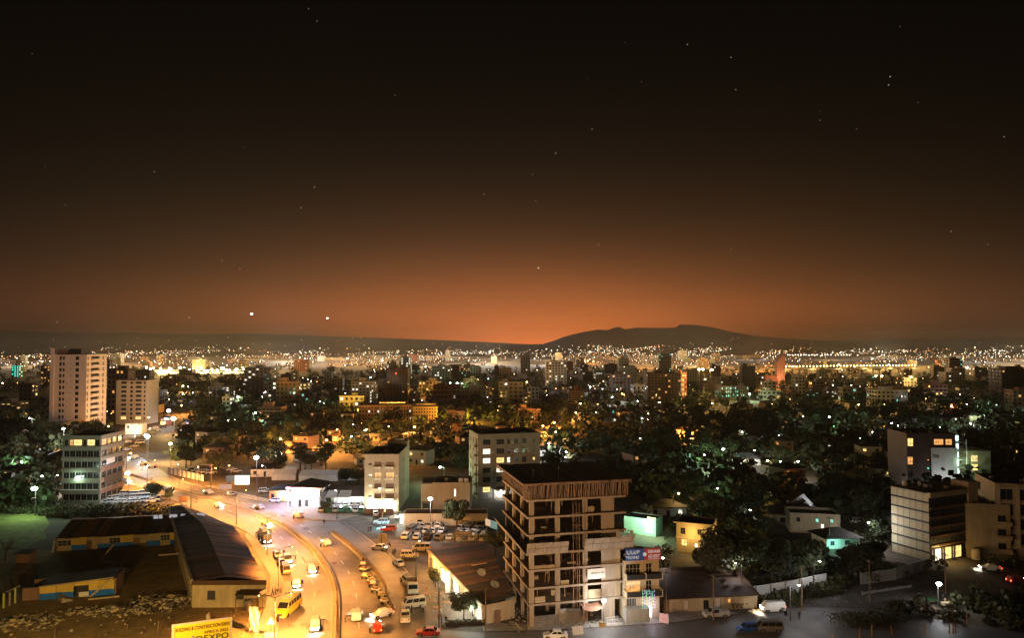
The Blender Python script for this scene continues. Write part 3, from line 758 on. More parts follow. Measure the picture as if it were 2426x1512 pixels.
def text_mesh(name, body, size, m, parent, loc, rot, ext=.01, align='CENTER', width=None, font_scale=1.0):
    cu = bpy.data.curves.new(name, 'FONT'); cu.body = body; cu.size = size; cu.extrude = ext; cu.align_x = align; cu.resolution_u = 2
    cu.offset = .012 * size
    o = bpy.data.objects.new(name, cu); COL.objects.link(o)
    dg = bpy.context.evaluated_depsgraph_get(); me = bpy.data.meshes.new_from_object(o.evaluated_get(dg)); bpy.data.objects.remove(o)
    me.materials.clear(); me.materials.append(m)
    q = bpy.data.objects.new(name, me); COL.objects.link(q); q.parent = parent; q.location = loc; q.rotation_euler = rot
    if width and len(me.vertices):
        xs = [v.co.x for v in me.vertices]; w = max(xs) - min(xs)
        if w > 0: q.scale = (width / w, 1 if font_scale == 1.0 else font_scale, 1)
    return q
def frame_px(a, b):
    p, q = P(*a), P(*b); d = q - p
    return p, math.atan2(d.y, d.x), d.length
def to_world(loc, rz, p):
    c, s = math.cos(rz), math.sin(rz)
    return Vector((loc[0] + p[0] * c - p[1] * s, loc[1] + p[0] * s + p[1] * c, p[2] if len(p) > 2 else 0))

# ---------------------------------------------------------------- unfinished concrete building
UO, UR = Vector((3.24, 133.3, 0)), math.atan2(4.2, 17.3); UW, UD = 17.8, 19.7
ub = thing('unfinished_building', 'seven storey bare concrete building under construction with a fringe of poles on top', 'building', UO, UR)
avoid_box(UO, UR, -3, -4, UW + 4, UD + 4)
LEV = [0, 4.3, 7.25, 10.5, 13.7, 16.95, 20.2, 23.3]
for i, z in enumerate(LEV[1:]):
    ov = .35 if i < 3 else .9 if i == 3 else .55
    r_ov = .3 if i < 4 else 1.0
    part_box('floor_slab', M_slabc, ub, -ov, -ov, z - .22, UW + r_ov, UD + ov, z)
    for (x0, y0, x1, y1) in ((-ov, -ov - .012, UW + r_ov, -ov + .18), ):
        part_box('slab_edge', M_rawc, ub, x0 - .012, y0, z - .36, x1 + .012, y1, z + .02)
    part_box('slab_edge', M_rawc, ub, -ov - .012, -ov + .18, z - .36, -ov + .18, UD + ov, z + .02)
colx = [(0, .85), (5.0, 5.85), (10.4, 11.25)]; coly = [6.2, 12.6, 18.85]
def col_mesh(w, d, h):
    m = MB(); m.box(0, 0, 0, w, d, h); return m.mesh('column', M_rawc)
for i in range(7):
    z0, z1 = LEV[i], LEV[i + 1] - .36; me = col_mesh(.85, .6, z1 - z0); sd = col_mesh(.6, .85, z1 - z0); inn = col_mesh(.6, .6, z1 - z0)
    for x0, _ in colx: link('column', me, ub, (x0, 0, z0))
    for y in coly: link('column', sd, ub, (0, y, z0))
    for x in (5.2, 10.6, 16.6):
        for y in (7, 13, 18.9): link('column', inn, ub, (x, y, z0))
    link('wall_panel', MB().box(14.0, 0, z0, 16.6, .25, z1).mesh('wall_panel', M_rawc), ub)
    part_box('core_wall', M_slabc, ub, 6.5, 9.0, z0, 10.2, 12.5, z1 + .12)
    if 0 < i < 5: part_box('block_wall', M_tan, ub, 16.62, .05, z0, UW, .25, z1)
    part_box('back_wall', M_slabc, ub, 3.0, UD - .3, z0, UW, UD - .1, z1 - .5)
part_box('hoarding_sheet', M_roofg, ub, .9, -.12, 0.0, 5.6, -.06, 2.0)
part_box('hoarding_sheet', M_conc, ub, 5.7, -.10, 0.0, 9.4, -.05, 2.9)
# flared formwork boards round the fourth slab
def board_run(a, b, zb, zt, flare, n, rows=2):
    a, b = Vector(a), Vector(b); d = (b - a).normalized(); nrm = Vector((d.y, -d.x, 0)); L_ = (b - a).length / n
    for i in range(n):
        for j in range(rows):
            g = .03; p = a + d * (L_ * i + g); q = a + d * (L_ * (i + 1) - g)
            u0, u1 = j / rows, (j + 1) / rows - .03; jx = rnd.uniform(-.04, .04)
            o0, o1 = nrm * (flare * u0 + jx), nrm * (flare * u1 + jx); z0, z1 = zb + (zt - zb) * u0, zb + (zt - zb) * u1
            th = nrm * .06
            m = MB(); m.hexa([p + o0 + Vector((0, 0, z0)), q + o0 + Vector((0, 0, z0)), q + o0 - th + Vector((0, 0, z0)), p + o0 - th + Vector((0, 0, z0)),
                              p + o1 + Vector((0, 0, z1)), q + o1 + Vector((0, 0, z1)), q + o1 - th + Vector((0, 0, z1)), p + o1 - th + Vector((0, 0, z1))])
            m.build('formwork_board', M_ply, ub)
board_run((-.9, -1.0, 0), (7.1, -1.0, 0), 13.55, 15.75, .7, 5)
board_run((10.2, -1.0, 0), (20.0, -1.0, 0), 13.7, 16.0, .95, 6)
board_run((-1.0, UD + 1.0, 0), (-1.0, -.95, 0), 13.5, 15.75, 1.6, 9)
for x in (16.2, 18.9): part_box('formwork_stud', M_ply, ub, x, -2.0, 15.6, x + .7, -1.9, 17.0)
jm = MB().box(UW + .3, -1, 13.45, UW + 2.6, UD - 3, 13.7).build('cantilever_slab', M_slabc, ub)
for i in range(5):
    y = 1 + i * 3.2; MB().bar((UW + 2.4, y, 13.7), (UW + 3.6, y, 15.6 + rnd.uniform(-.4, .6)), .12).build('formwork_prop', M_wood, ub)
# top deck on a thicket of poles
for i in range(26):
    x0 = -1.5 + (UW + 3.1) * i / 26; dz = rnd.uniform(0, .07); part_box('deck_plank', M_wood, ub, x0, -1.45 + rnd.uniform(-.25, .3), 26.2 + dz, x0 + (UW + 3.1) / 26 - .04, UD + 1.0 + rnd.uniform(-.5, .3), 26.34 + dz)
for i in range(34):
    if i < 20: x = rnd.uniform(-1.4, UW + 1.5); a_, b_ = (x, -1.0, 26.1), (x + rnd.uniform(-.2, .2), -2.0 - rnd.uniform(0, .6), 26.1 + rnd.uniform(-.1, .15))
    else: y = rnd.uniform(-1.2, UD); a_, b_ = (-1.0, y, 26.1), (-2.0 - rnd.uniform(0, .6), y + rnd.uniform(-.2, .2), 26.1 + rnd.uniform(-.1, .15))
    MB().bar(a_, b_, .1).build('pole_tip', M_pole2, ub)
for z_, n_ in ((0, 6), (4.3, 10), (7.25, 10), (10.5, 10), (13.7, 7), (16.95, 10), (20.2, 12)):
    for k in range(n_):
        x, y = rnd.uniform(1, 13.5), rnd.uniform(.9, 4.5); kind_ = rnd.random()
        if kind_ < .45: MB().bar((x, y, z_), (x + rnd.uniform(-.2, .2), y, z_ + 2.9), .1).build('floor_prop', M_pole2, ub)
        elif kind_ < .75: part_box('block_pile', M_tan, ub, x, y, z_ + .01, x + rnd.uniform(.6, 1.6), y + .6, z_ + rnd.uniform(.3, 1.0))
        else: MB().bar((x, y, z_ + .1), (x + rnd.uniform(1, 3), y + rnd.uniform(-.5, .5), z_ + rnd.uniform(.15, .9)), .16, .06).build('loose_plank', M_wood, ub)
for (x0, x1, z_, h_) in ((1.0, 3.0, 4.3, 1.1), (6.0, 7.6, 7.25, .8), (.95, 4.9, 10.5, .6), (11.4, 13.9, 4.3, 1.6), (11.4, 12.6, 20.2, 1.2), (5.9, 10.3, 0, 1.2)): part_box('infill_wall', M_tan, ub, x0, .1, z_ + .005, x1, .3, z_ + h_)
part_box('deck_edge', M_pole2, ub, -1.55, -1.6, 26.1, UW + 1.65, -1.5, 26.5)
part_box('deck_edge', M_pole2, ub, -1.65, -1.6, 26.1, -1.55, UD + 1.0, 26.5)
for i in range(78):
    x = -1.2 + (UW + 2.6) * (i + rnd.uniform(-.35, .35)) / 77; k = rnd.uniform(-.12, .12)
    m = MB(); m.bar((x, rnd.uniform(-.5, -.1), 23.32), (x + k, -1.0 + rnd.uniform(-.3, .5), 26.1), rnd.uniform(.07, .12)); m.build('prop_pole', M_pole2, ub)
for i in range(46):
    y = -.8 + (UD + 1) * (i + rnd.uniform(-.35, .35)) / 45
    m = MB(); m.bar((rnd.uniform(-.4, 0), y, 23.32), (-1.0 + rnd.uniform(-.3, .5), y + rnd.uniform(-.15, .15), 26.1), rnd.uniform(.07, .12)); m.build('prop_pole', M_pole2, ub)
for i in range(30):
    x, y = rnd.uniform(1, UW - 1), rnd.uniform(1.2, 6)
    MB().bar((x, y, 23.32), (x, y, 26.2), .1).build('prop_pole', M_pole2, ub)
for x, y, h in ((1.5, 3, 1.8), (6.2, 2, 2.4), (3.8, 5, 1.2), (9.0, 1.5, .9), (11, 3, 1.0)):
    MB().bar((x, y, 26.45), (x, y, 26.45 + h), .05).build('rebar', M_chrome, ub)
for x in (.3, 2.2, 3.9, 7, 12.6, 15, 17.2):
    for z in (16.97, 23.32): MB().bar((x, -.3, z), (x, -.3, z + rnd.uniform(.5, 1.0)), .04).build('rebar', M_chrome, ub)
# hoist scaffold in front
sc = thing('scaffold', 'tall thin pole scaffold standing against the unfinished building', 'scaffold', to_world(UO, UR, (8.0, -1.25)), UR)
for x, y in ((0, 0), (1.2, 0), (2.1, .0), (1.0, .9)):
    MB().tube([(x, y, 0), (x + rnd.uniform(-.12, .12), y, 11), (x + rnd.uniform(-.12, .12), y, 22.6)], .055, 6).build('pole', M_pole2, sc)
for i in range(9):
    z = 2.2 + i * 2.3
    MB().bar((-.1, 0, z), (2.2, 0, z + rnd.uniform(-.08, .08)), .06).build('crossbar', M_pole2, sc)
tb = thing('scaffold_tower', 'short steel scaffold tower with a platform beside the site lamp', 'scaffold', to_world(UO, UR, (6.4, -3.4)), UR)
for x, y in ((0, 0), (2.4, 0), (0, 1.3), (2.4, 1.3)): MB().bar((x, y, 0), (x, y, 3.6), .07).build('post', M_chrome, tb)
for a, b in (((0, 0, .3), (2.4, 0, 3.2)), ((2.4, 0, .3), (0, 0, 3.2)), ((0, 0, 1.8), (2.4, 0, 1.8)), ((0, 0, 3.3), (2.4, 0, 3.3)), ((0, 1.3, .3), (2.4, 1.3, 3.2))): MB().bar(a, b, .05).build('brace', M_chrome, tb)
part_box('platform', M_wood, tb, -.1, -.1, 3.34, 2.5, 1.4, 3.42)
M_banner = mat('white_banner', (.72, .62, .52), .7, .12, .8)
M_ink = mat('dark_ink', (.05, .04, .035), .7, 0)
bn = thing('banner', 'white banner hung on the third floor of the unfinished building', 'banner', to_world(UO, UR, (11.1, -.42, 8.0)), UR)
part_box('sheet', M_banner, bn, 0, 0, 0.0, 3.5, .04, 1.9)
text_mesh('lettering', 'EBHAM ADVERT', .42, M_ink, bn, (2.0, -.015, .95), (R(90), 0, 0), width=2.6)
sb = thing('board', 'pale board leaning on the pavement before the scaffold tower', 'board', to_world(UO, UR, (6.6, -5.2)), UR)
MB().hexa([(0, 0, 0), (2.0, 0, 0), (2.0, .05, 0), (0, .05, 0), (0, .5, 1.3), (2.0, .5, 1.3), (2.0, .55, 1.3), (0, .55, 1.3)]).build('panel', M_white, sb)
MB().bar((1, .5, 1.2), (1, 1.1, 0), .05).build('prop', M_wood, sb)
# site lamp, awning, trestle
flood_lamp(to_world(UO, UR, (13.4, -2.6)), 4.6, 'W', 2600, 'dazzling white site lamp at the foot of the unfinished building', None, .3)
aw = thing('awning', 'sagging brown tarpaulin awning beside the site lamp', 'awning', to_world(UO, UR, (9.6, -2.4)), UR)
V = []; F = []
for i in range(7):
    for j in range(4): V.append((i * .6, j * .7, 3.3 - .5 * math.sin(i * .5) * (1 - j * .2) + .15 * j))
for i in range(6):
    for j in range(3): F.append((i * 4 + j, i * 4 + 4 + j, i * 4 + 5 + j, i * 4 + 1 + j))
MB().add(V, F).build('canvas', mat('tarp', (.2, .1, .06), .8, .3), aw)
for x in (0, 3.6): MB().bar((x, 0, 0), (x, 0, 3.3), .06).build('post', M_chrome, aw)
ta = thing('trestle', 'white steel trestle stacked beside the site lamp', 'trestle', to_world(UO, UR, (14.2, -2.4)), UR)
for k in range(5): MB().bar((k * .5, 0, 0), (k * .5 + .3, .8, 1.2), .05).build('bar', M_framew, ta)
for z in (.3, .75, 1.15): MB().bar((0, z * .66, z), (2.4, z * .66, z), .05).build('bar', M_framew, ta)
MB().box(-.2, -.4, 0, 2.8, -.1, .35).build('base', M_white, ta)
tag(person(1406, 1466, 'stand', 'dark', 'dark', 'person in dark clothes standing by the site lamp'), 'person in dark clothes standing by the site lamp', group='people on foot by the road')
pb = thing('crate', 'small orange crate at the foot of the site lamp', 'crate', to_world(UO, UR, (12.6, -3.0)), UR)
part_box('side', mat('orange_crate', (.45, .25, .06), .8, .2), pb, 0, 0, 0, .9, .6, .75); part_box('rim', M_wood, pb, -.04, -.04, .75, .94, .64, .82)

# ---------------------------------------------------------------- advert shop with the blue and red sign
AO = to_world(UO, UR, (UW + .5, -.6)); AR = R(9); AW, AD, AH = 6.9, 9.0, 11.0
hs = []
for z in (1.0 + 4.0, 8.2):
    hs += [(.4, 3.2, z, z + 2.3, None, (4, 2)), (4.3, 5.5, z, z + 2.3, None, (2, 2))]
hs[0] = (*hs[0][:4], LIT_O, (4, 2))
hs += [(.5, 2.4, 2.2, 3.9, None, (6, 1)), (4.6, 5.5, .05, 2.2, LIT_S, (1, 1))]
ad = block('advert_shop', 'narrow three storey shop with balconies under a blue and red sign', 'shop', AO, AR, AW, AD, AH, M_cream, {'front': hs}, frame=M_framew)
for z in (4.6, 7.8):
    part_box('balcony', M_cream, ad, -.1, -1.5, z - .2, AW + .2, -.003, z)
    for x in (-.1, 3.7, AW): part_box('balcony_wall', M_cream, ad, x, -1.5, z, x + .2, -.004, z + 1.1)
    part_box('balcony_rail', M_dark, ad, .1, -1.5, z + .02, 3.7, -1.42, z + .95); part_box('balcony_rail', M_dark, ad, 3.9, -1.5, z + .02, AW, -1.42, z + .95)
sg = thing('shop_sign', 'blue and red roof sign with white Amharic and English lettering', 'sign', to_world(AO, AR, (.2, -.35, 11.05)), AR)
M_sb = mat('sign_blue', (.04, .10, .36), .5, .1); M_sr = mat('sign_red', (.5, .06, .03), .5, .1)
G_sw = glow('sign_white', (.9, .88, .85), .35)
part_box('blue_panel', M_sb, sg, 0, 0, 0, 3.7, .15, 2.2); part_box('red_panel', M_sr, sg, 3.7, 0.0, 0, 6.9, .15, 2.2)
text_mesh('lettering', 'ኢቢሐም', .95, G_sw, sg, (1.45, -.02, 1.2), (R(90), 0, 0), width=2.6)
text_mesh('lettering', 'ማስታወቂያ', .7, G_sw, sg, (1.35, -.02, .35), (R(90), 0, 0), width=2.5)
text_mesh('lettering', 'EBHAM', .85, G_sw, sg, (5.55, -.02, 1.3), (R(90), 0, 0), width=2.3)
text_mesh('lettering', 'ADVERT', .85, G_sw, sg, (5.55, -.02, .4), (R(90), 0, 0), width=2.3)
MB().tube([(3.75, -.03, 1.1), (3.75, .0, 1.1)], .36, 16).build('emblem', G_sw, sg); MB().box(4.4, -.02, .12, 6.7, 0, .2).build('underline', G_sw, sg)
fl = thing('fairy_lights', 'curtain of green and blue fairy lights over the advert shop door', 'fairy lights', to_world(AO, AR, (3.0, -1.8, 2.3)), AR)
for c in range(8):
    m = MB()
    for r_ in range(13):
        if rnd.random() < .85: m.blob((c * .33 + rnd.uniform(-.05, .05), 0, 3.6 - r_ * .27 - (c % 3) * .05), .055, 5, 4)
    tag(m.build('light_string', glow(('fairy_green', 'fairy_blue')[c % 2], ((.2, 1, .45), (.35, .5, 1))[c % 2], 2.6), fl), kind='stuff')
lamp_light('door_light', to_world(AO, AR, (5.0, -1.6, 2.3)), 140, (.8, .75, 1), .2)
db = thing('door_board', 'small pink and white poster board beside the bright shop door', 'board', to_world(AO, AR, (6.0, -2.4, 0)), AR + R(-35))
part_box('panel', mat('poster_pink', (.75, .5, .58), .6, .3, 2), db, 0, 0, .1, 1.7, .06, 1.8); part_box('frame', M_framew, db, -.05, .0, 0, 0, .06, 1.9)
part_box('porch', M_grey, ad, -.2, -1.7, 0.02, 4.4, -.02, 2.5)

# ---------------------------------------------------------------- grey six storey flats
GO = Vector((-11.4, 242, 0)); GR = R(15); GW, GD, GH = 21.8, 15.0, 21.6
rows = [H_ for H_ in (18.0, 14.85, 11.75, 8.6, 5.4, 2.1)]; hs = []; gl = {(1, 0): LIT_W, (2, 0): LIT_W, (2, 1): LIT_Y, (2, 2): LIT_W, (2, 5): LIT_Y, (3, 1): LIT_W, (5, 0): LIT_Y, (4, 1): None}
cols = [(1.7, 4.3, (3, 2)), (6.4, 9.1, (3, 2)), (10.1, 11.2, (1, 2)), (12.6, 14.1, (2, 2)), (15.4, 16.9, (2, 2)), (19.2, 20.0, (1, 1))]
for ri, z in enumerate(rows):
    for ci, (a, b, k) in enumerate(cols):
        hs.append((a, b, z + (.5 if ci == 5 else 0), z + 1.75 - (.3 if ci == 5 else 0), gl.get((ri, ci)), k))
hl = [(2.0 + 4.2 * i, 3.4 + 4.2 * i, z, z + 1.7) for z in rows for i in range(2)] + [(11.5, 14.2, z - .6, z + 2.1, M_dark, (1, 1)) for z in rows]
ap = block('apartment_block', 'grey six storey block of flats with a few lit windows', 'building', GO, GR, GW, GD, GH, M_grey, {'front': hs, 'left': hl}, parapet=.9)
for z in rows:
    part_box('balcony', M_cream, ap, -1.3, .2, z - .75, -.003, 3.9, z - .55); part_box('balcony_wall', M_grey, ap, -1.3, .2, z - .55, -1.15, 3.9, z + .35)
for x in (0.0, 5.4, 9.7, 11.9, 14.75, 18.0): part_box('pilaster', M_grey, ap, x, -.18, 0, x + .35, -.003, GH - .3)
part_box('entrance_canopy', M_white, ap, 5.6, -2.5, 3.0, 9.6, -.003, 3.3)
lamp_light('entrance_light', to_world(GO, GR, (7.6, -1.2, 2.6)), 700, WHITE, .25)
link('entrance_lamp', lens_mesh(.28, 'W'), ap, (7.6, -1.6, 2.75))

# ---------------------------------------------------------------- cream balcony block over the bright shop
CO = Vector((-45.8, 224.5, 0)); CW, CD_, CH = 10.6, 18.0, 17.7
hs = []
for i, z in enumerate((13.6, 10.25, 6.9, 3.75)):
    hs += [(1.2, 2.3, z + .7, z + 1.25, LIT_W if i in (1, 2) else None, (2, 1)), (3.1, 5.2, z - .3, z + 1.75, LIT_O if i == 1 else M_glassb, (2, 1)), (6.6, 9.2, z - .3, z + 1.75, M_glassb if i != 1 else LIT_O, (3, 1))]
hs[3] = (*hs[3][:4], LIT_W, (2, 1))
hr = [(3.0, 3.6, z + .5, z + 1.2, None, (1, 1)) for z in (13.6, 10.25, 6.9, 3.75)] + [(9.5, 10.6, z + .4, z + 1.4) for z in (13.6, 10.25, 6.9, 3.75)]
hs += [(.6, 4.4, .25, 3.1, LIT_S, (2, 1)), (4.7, 9.8, .25, 3.1, LIT_S, (3, 1))]
cb = block('balcony_block', 'slim cream block of flats with eight balconies above a bright shop', 'building', CO, 0, CW, CD_, CH, M_cream, {'front': hs, 'right': hr})
for z in (13.3, 9.95, 6.6, 3.45):
    for (a, b) in ((2.9, 5.4), (6.4, 9.4)):
        m = MB(); m.hexa([(a + .2, -.8, z - .15), (b - .2, -.8, z - .15), (b, -.003, z - .15), (a, -.003, z - .15), (a, -1.0, z + .65), (b, -1.0, z + .65), (b, -.003, z + .65), (a, -.003, z + .65)]); m.build('balcony', M_cream, cb)
part_box('stair_tower', M_tan, cb, 4.0, CD_ + .003, 0, CW, CD_ + 5, 19.2); part_box('tower_cap', M_white, cb, 6.2, CD_ + 1.5, 19.2, 9.2, CD_ + 3.0, 19.9)
part_box('shop_wall', M_brown, cb, .5, -3.2, 0, 9.6, -3.05, 1.7)
lamp_light('shop_light', (CO.x + 3, CO.y - 1.6, 2.6), 800, (.95, 1, .75), .4); lamp_light('shop_light', (CO.x + 7.5, CO.y - 1.6, 2.6), 800, (.95, 1, .75), .4)

# ---------------------------------------------------------------- beige blank walled house with two tanks
BO, BRZ = Vector((-24.6, 224, 0)), R(0)
hs = [(6.6, 7.3, 4.6, 7.0, LIT_W, (1, 1)), (6.6, 7.3, 1.2, 3.5, None, (1, 1))]
bh = block('blank_walled_house', 'plain beige two storey house with one tall lit slit window', 'house', BO, BRZ, 11.6, 11, 9.0, M_cream, {'front': hs}, roof=M_roofr)
part_box('side_wing', M_cream, bh, -3.3, 1.2, 3.0, -.003, 9, 8.6); part_box('wing_floor', M_brown, bh, -3.6, .2, 2.7, -.005, 9, 3.0)
part_box('wing_post', M_cream, bh, -3.6, .3, 0, -3.2, .7, 9.2); part_box('wing_roof', M_roofr, bh, -3.7, .1, 8.62, -.004, 9.2, 8.9)
water_tank((BO.x + 8.6, BO.y + 2, 8.3), 'white rooftop water tank on the beige house, inner one of two'); water_tank((BO.x + 10.3, BO.y + 2, 8.3), 'white rooftop water tank on the corner of the beige house')
hn = block('shed_row', 'long low wall sided shed behind the floodlit car park', 'shed', P(955, 1246), R(0), 24, 6, 3.4, M_cream, roof=M_roofr, parapet=.1)

# ---------------------------------------------------------------- banded office block
OO = Vector((-146.6, 235.5, 0)); OW, OD, OH = 12.4, 14.0, 21.9
hs = []; hr = []
for i in range(6):
    z = 1.0 + i * 3.55
    if i == 5: cells = [(.6, 1.7), (2.2, 3.4), (3.45, 6.2), (6.7, 7.7), (7.9, 10.4), (10.6, 11.9)]; lit = {1: LIT_O, 2: LIT_Y, 4: LIT_Y}
    else: cells = [(.4 + 1.93 * j, 2.25 + 1.93 * j) for j in range(6)]; lit = {}
    for j, (a, b) in enumerate(cells): hs.append((a, b, z, z + 1.95, lit.get(j), (2, 1)))
    for j in range(4): hr.append((.8 + 3.25 * j, 3.7 + 3.25 * j, z, z + 1.95, LIT_O if i == 5 and j == 0 else None, (3, 1)))
of = block('office_block', 'six storey office block with pale bands and lit top floor windows', 'building', OO, 0, OW, OD, OH, mat('office_render', (.22, .205, .165), .85, .2, .6, streak=True), {'front': hs, 'right': hr}, parapet=.8)
for i in range(6): part_box('spandrel_band', MATS['office_render'], of, -.25, -.3, 3.1 + i * 3.55, OW + .25, -.003, 4.35 + i * 3.55)
for i in range(6): part_box('spandrel_band', M_brown if i < 3 else MATS['office_render'], of, OW + .003, 0.0, 3.1 + i * 3.55, OW + .28, OD, 4.35 + i * 3.55)
part_box('white_ledge', M_white, of, -.3, -.42, 4.4, OW * .95, -.31, 4.65)
part_box('side_banner', M_dark, of, OW + .29, 2, 5.6, OW + .36, 12.5, 8.6); part_box('side_banner', M_white, of, OW + .29, 3, 12.3, OW + .36, 8, 14.0)
lamp_light('wall_light', (OO.x + 5.5, OO.y - 1.5, 8.4), 160, GREEN, .3); link('wall_lamp', lens_mesh(.55, 'G'), of, (5.5, -.75, 8.5))

# ---------------------------------------------------------------- tall pale tower and its neighbour
TO = Vector((-257, 402, 0)); TW, TD, TH = 19.2, 20.0, 46.0
hs = []; hr = []
for i in range(13):
    z = 3.6 + i * 3.28
    hs += [(3.4, 5.2, z, z + 2.1, M_dark, (1, 1)), (5.3, 6.9, z + .2, z + 1.9, M_dark, (1, 1)), (9.6, 10.5, z + 1.0, z + 1.6, M_dark, (1, 1)), (12.5, 14.9, z, z + 2.0, None, (2, 1))]
    hr += [(.8, 2.0, z, z + 1.9, None, (1, 1)), (4.2, 12.6, z - .2, z + 1.9, M_dark, (4, 1)), (15.6, 17.2, z, z + 2.0, None, (1, 1))]
tw = block('residential_tower', 'tall pale fourteen storey tower standing high over the avenue', 'building', TO, 0, TW, TD, TH, M_pink, {'front': hs, 'right': hr}, depth=.9)
part_box('corner_pier', M_pink, tw, -.8, -.6, 0, 1.2, -.003, 49.6); part_box('penthouse', M_brown, tw, 1.4, 2, TH - .6, 7, 10, 49.0); part_box('penthouse', M_dark, tw, 8, 2.5, TH - .6, 14.5, 12, 49.3)
for i in range(13):
    z = 3.6 + i * 3.28
    m = MB(); m.hexa([(TW + .003, 4.0, z - .5), (TW + 1.1, 4.6, z - .5), (TW + 1.1, 12.2, z - .5), (TW + .003, 12.8, z - .5), (TW + .003, 4.0, z + .5), (TW + 1.1, 4.6, z + .5), (TW + 1.1, 12.2, z + .5), (TW + .003, 12.8, z + .5)]); m.build('balcony', M_pink, tw)
part_box('podium_wall', M_tan, tw, 1.0, -9, 0, 11, -.61, 8.6)
SO = Vector((-255.6, 465, 0)); hs = []
for i in range(9):
    z = 3.2 + i * 2.85
    hs += [(3.0, 6.6, z, z + 1.7, M_dark, (2, 1)), (8.8, 10.6, z, z + 1.6, None, (1, 1)), (12.4, 16.2, z, z + 1.7, M_dark, (2, 1)), (17.6, 18.8, z, z + 1.5, None, (1, 1))]
hs[0] = (*hs[0][:4], LIT_Y, (2, 1)); hs[2] = (*hs[2][:4], LIT_Y, (2, 1))
sb2 = block('residential_block', 'cream ten storey block of flats beside the pale tower', 'building', SO, 0, 20, 15, 28.4, M_cream, {'front': hs}, depth=.7)
for i in range(9):
    for (a, b) in ((2.6, 7.0), (12.0, 16.6)): part_box('balcony', M_cream, sb2, a, -1.1, 2.6 + i * 2.85, b, -.003, 3.4 + i * 2.85)
# what stands on the roofs and hangs on the walls
def roof_clutter(t, W, D, H, n, seed):
    r = random.Random(seed)
    for i in range(n):
        x, y = r.uniform(.8, W - 2), r.uniform(.8, D * .6); k = r.random()
        if k < .35: MB().tube([(x, y, H), (x, y, H + 1.1), (x, y, H + 1.25)], [.6, .6, .2], 10).build('roof_tank', (M_white, M_dark, M_grey)[i % 3], t)
        elif k < .6: MB().bar((x, y, H), (x, y, H + r.uniform(1.5, 3.2)), .06).bar((x - .5, y, H + 1.4), (x + .5, y, H + 1.4), .04).build('aerial', M_pole, t)
        elif k < .8: part_box('vent_box', M_grey, t, x, y, H, x + 1.2, y + .9, H + .8)
        else: MB().tube([(x, y - .15, H + .9), (x, y, H + .9)], [.55, .1], 10).bar((x, y, H), (x, y, H + .9), .06).build('roof_dish', M_conc, t)
def wall_units(t, spots, seed):
    r = random.Random(seed)
    for (x, z) in spots: part_box('cooling_unit', M_white if r.random() < .5 else M_grey, t, x, -.4, z, x + .8, -.003, z + .55)
roof_clutter(ap, GW, GD, GH - .9, 9, 1); roof_clutter(cb, CW, CD_, CH - .7, 5, 2); roof_clutter(of, OW, OD, OH - .8, 7, 3); roof_clutter(tw, 19, 18, TH - .7, 6, 4); roof_clutter(sb2, 19, 14, 27.7, 8, 5); roof_clutter(bh, 11, 10, 8.3, 4, 6); roof_clutter(ad, 6.5, 8, 10.3, 4, 7)
wall_units(ap, [(4.6, 15.2), (9.2, 12.0), (14.3, 8.8), (4.6, 5.6), (17.2, 15.0), (11.5, 18.2)], 1); wall_units(cb, [(5.5, 7.4), (5.5, 14.2), (9.6, 10.9)], 2); wall_units(tw, [(8.2, 10 + 6.56 * i) for i in range(5)], 3)
ORD_ = ['fourth from its foot', 'fifth from its foot', 'sixth from its foot', 'seventh from its foot', 'third from its foot', 'second from its foot', 'highest of all', 'lowest of all']
M_redb1 = mat('red_shop_wall', (.3, .1, .07), .8, .25, .5)
# ---------------------------------------------------------------- demolition yard
def poly_building(name, label, cat, pts, h, wall, roof, eave=.5, ridge=0.0):
    o = Vector((pts[0][0], pts[0][1], 0)); t = thing(name, label, cat, o)
    loc = [(p[0] - o.x, p[1] - o.y) for p in pts]
    mb = MB(); n = len(loc)
    for i in range(n):
        a, b = loc[i], loc[(i + 1) % n]; mb.quad((a[0], a[1], 0), (b[0], b[1], 0), (b[0], b[1], h - .02), (a[0], a[1], h - .02))
    mb.build('wall', wall, t)
    cx = sum(p[0] for p in loc) / n; cy_ = sum(p[1] for p in loc) / n
    big = [(cx + (x - cx) * (1 + eave / max(3, math.hypot(x - cx, y - cy_))), cy_ + (y - cy_) * (1 + eave / max(3, math.hypot(x - cx, y - cy_)))) for x, y in loc]
    AVOID.append([(p[0], p[1]) for p in pts])
    return t, loc, big
SHED = [(-63, 143.2), (-48.6, 143.6), (-58.3, 162), (-63.6, 172), (-71.2, 185), (-77.9, 192), (-88.7, 203), (-97.6, 206)]
sh, loc, big = poly_building('long_shed', 'long brown roofed shed following the inside of the bend', 'shed', SHED, 5.0, M_tan, M_roofr)
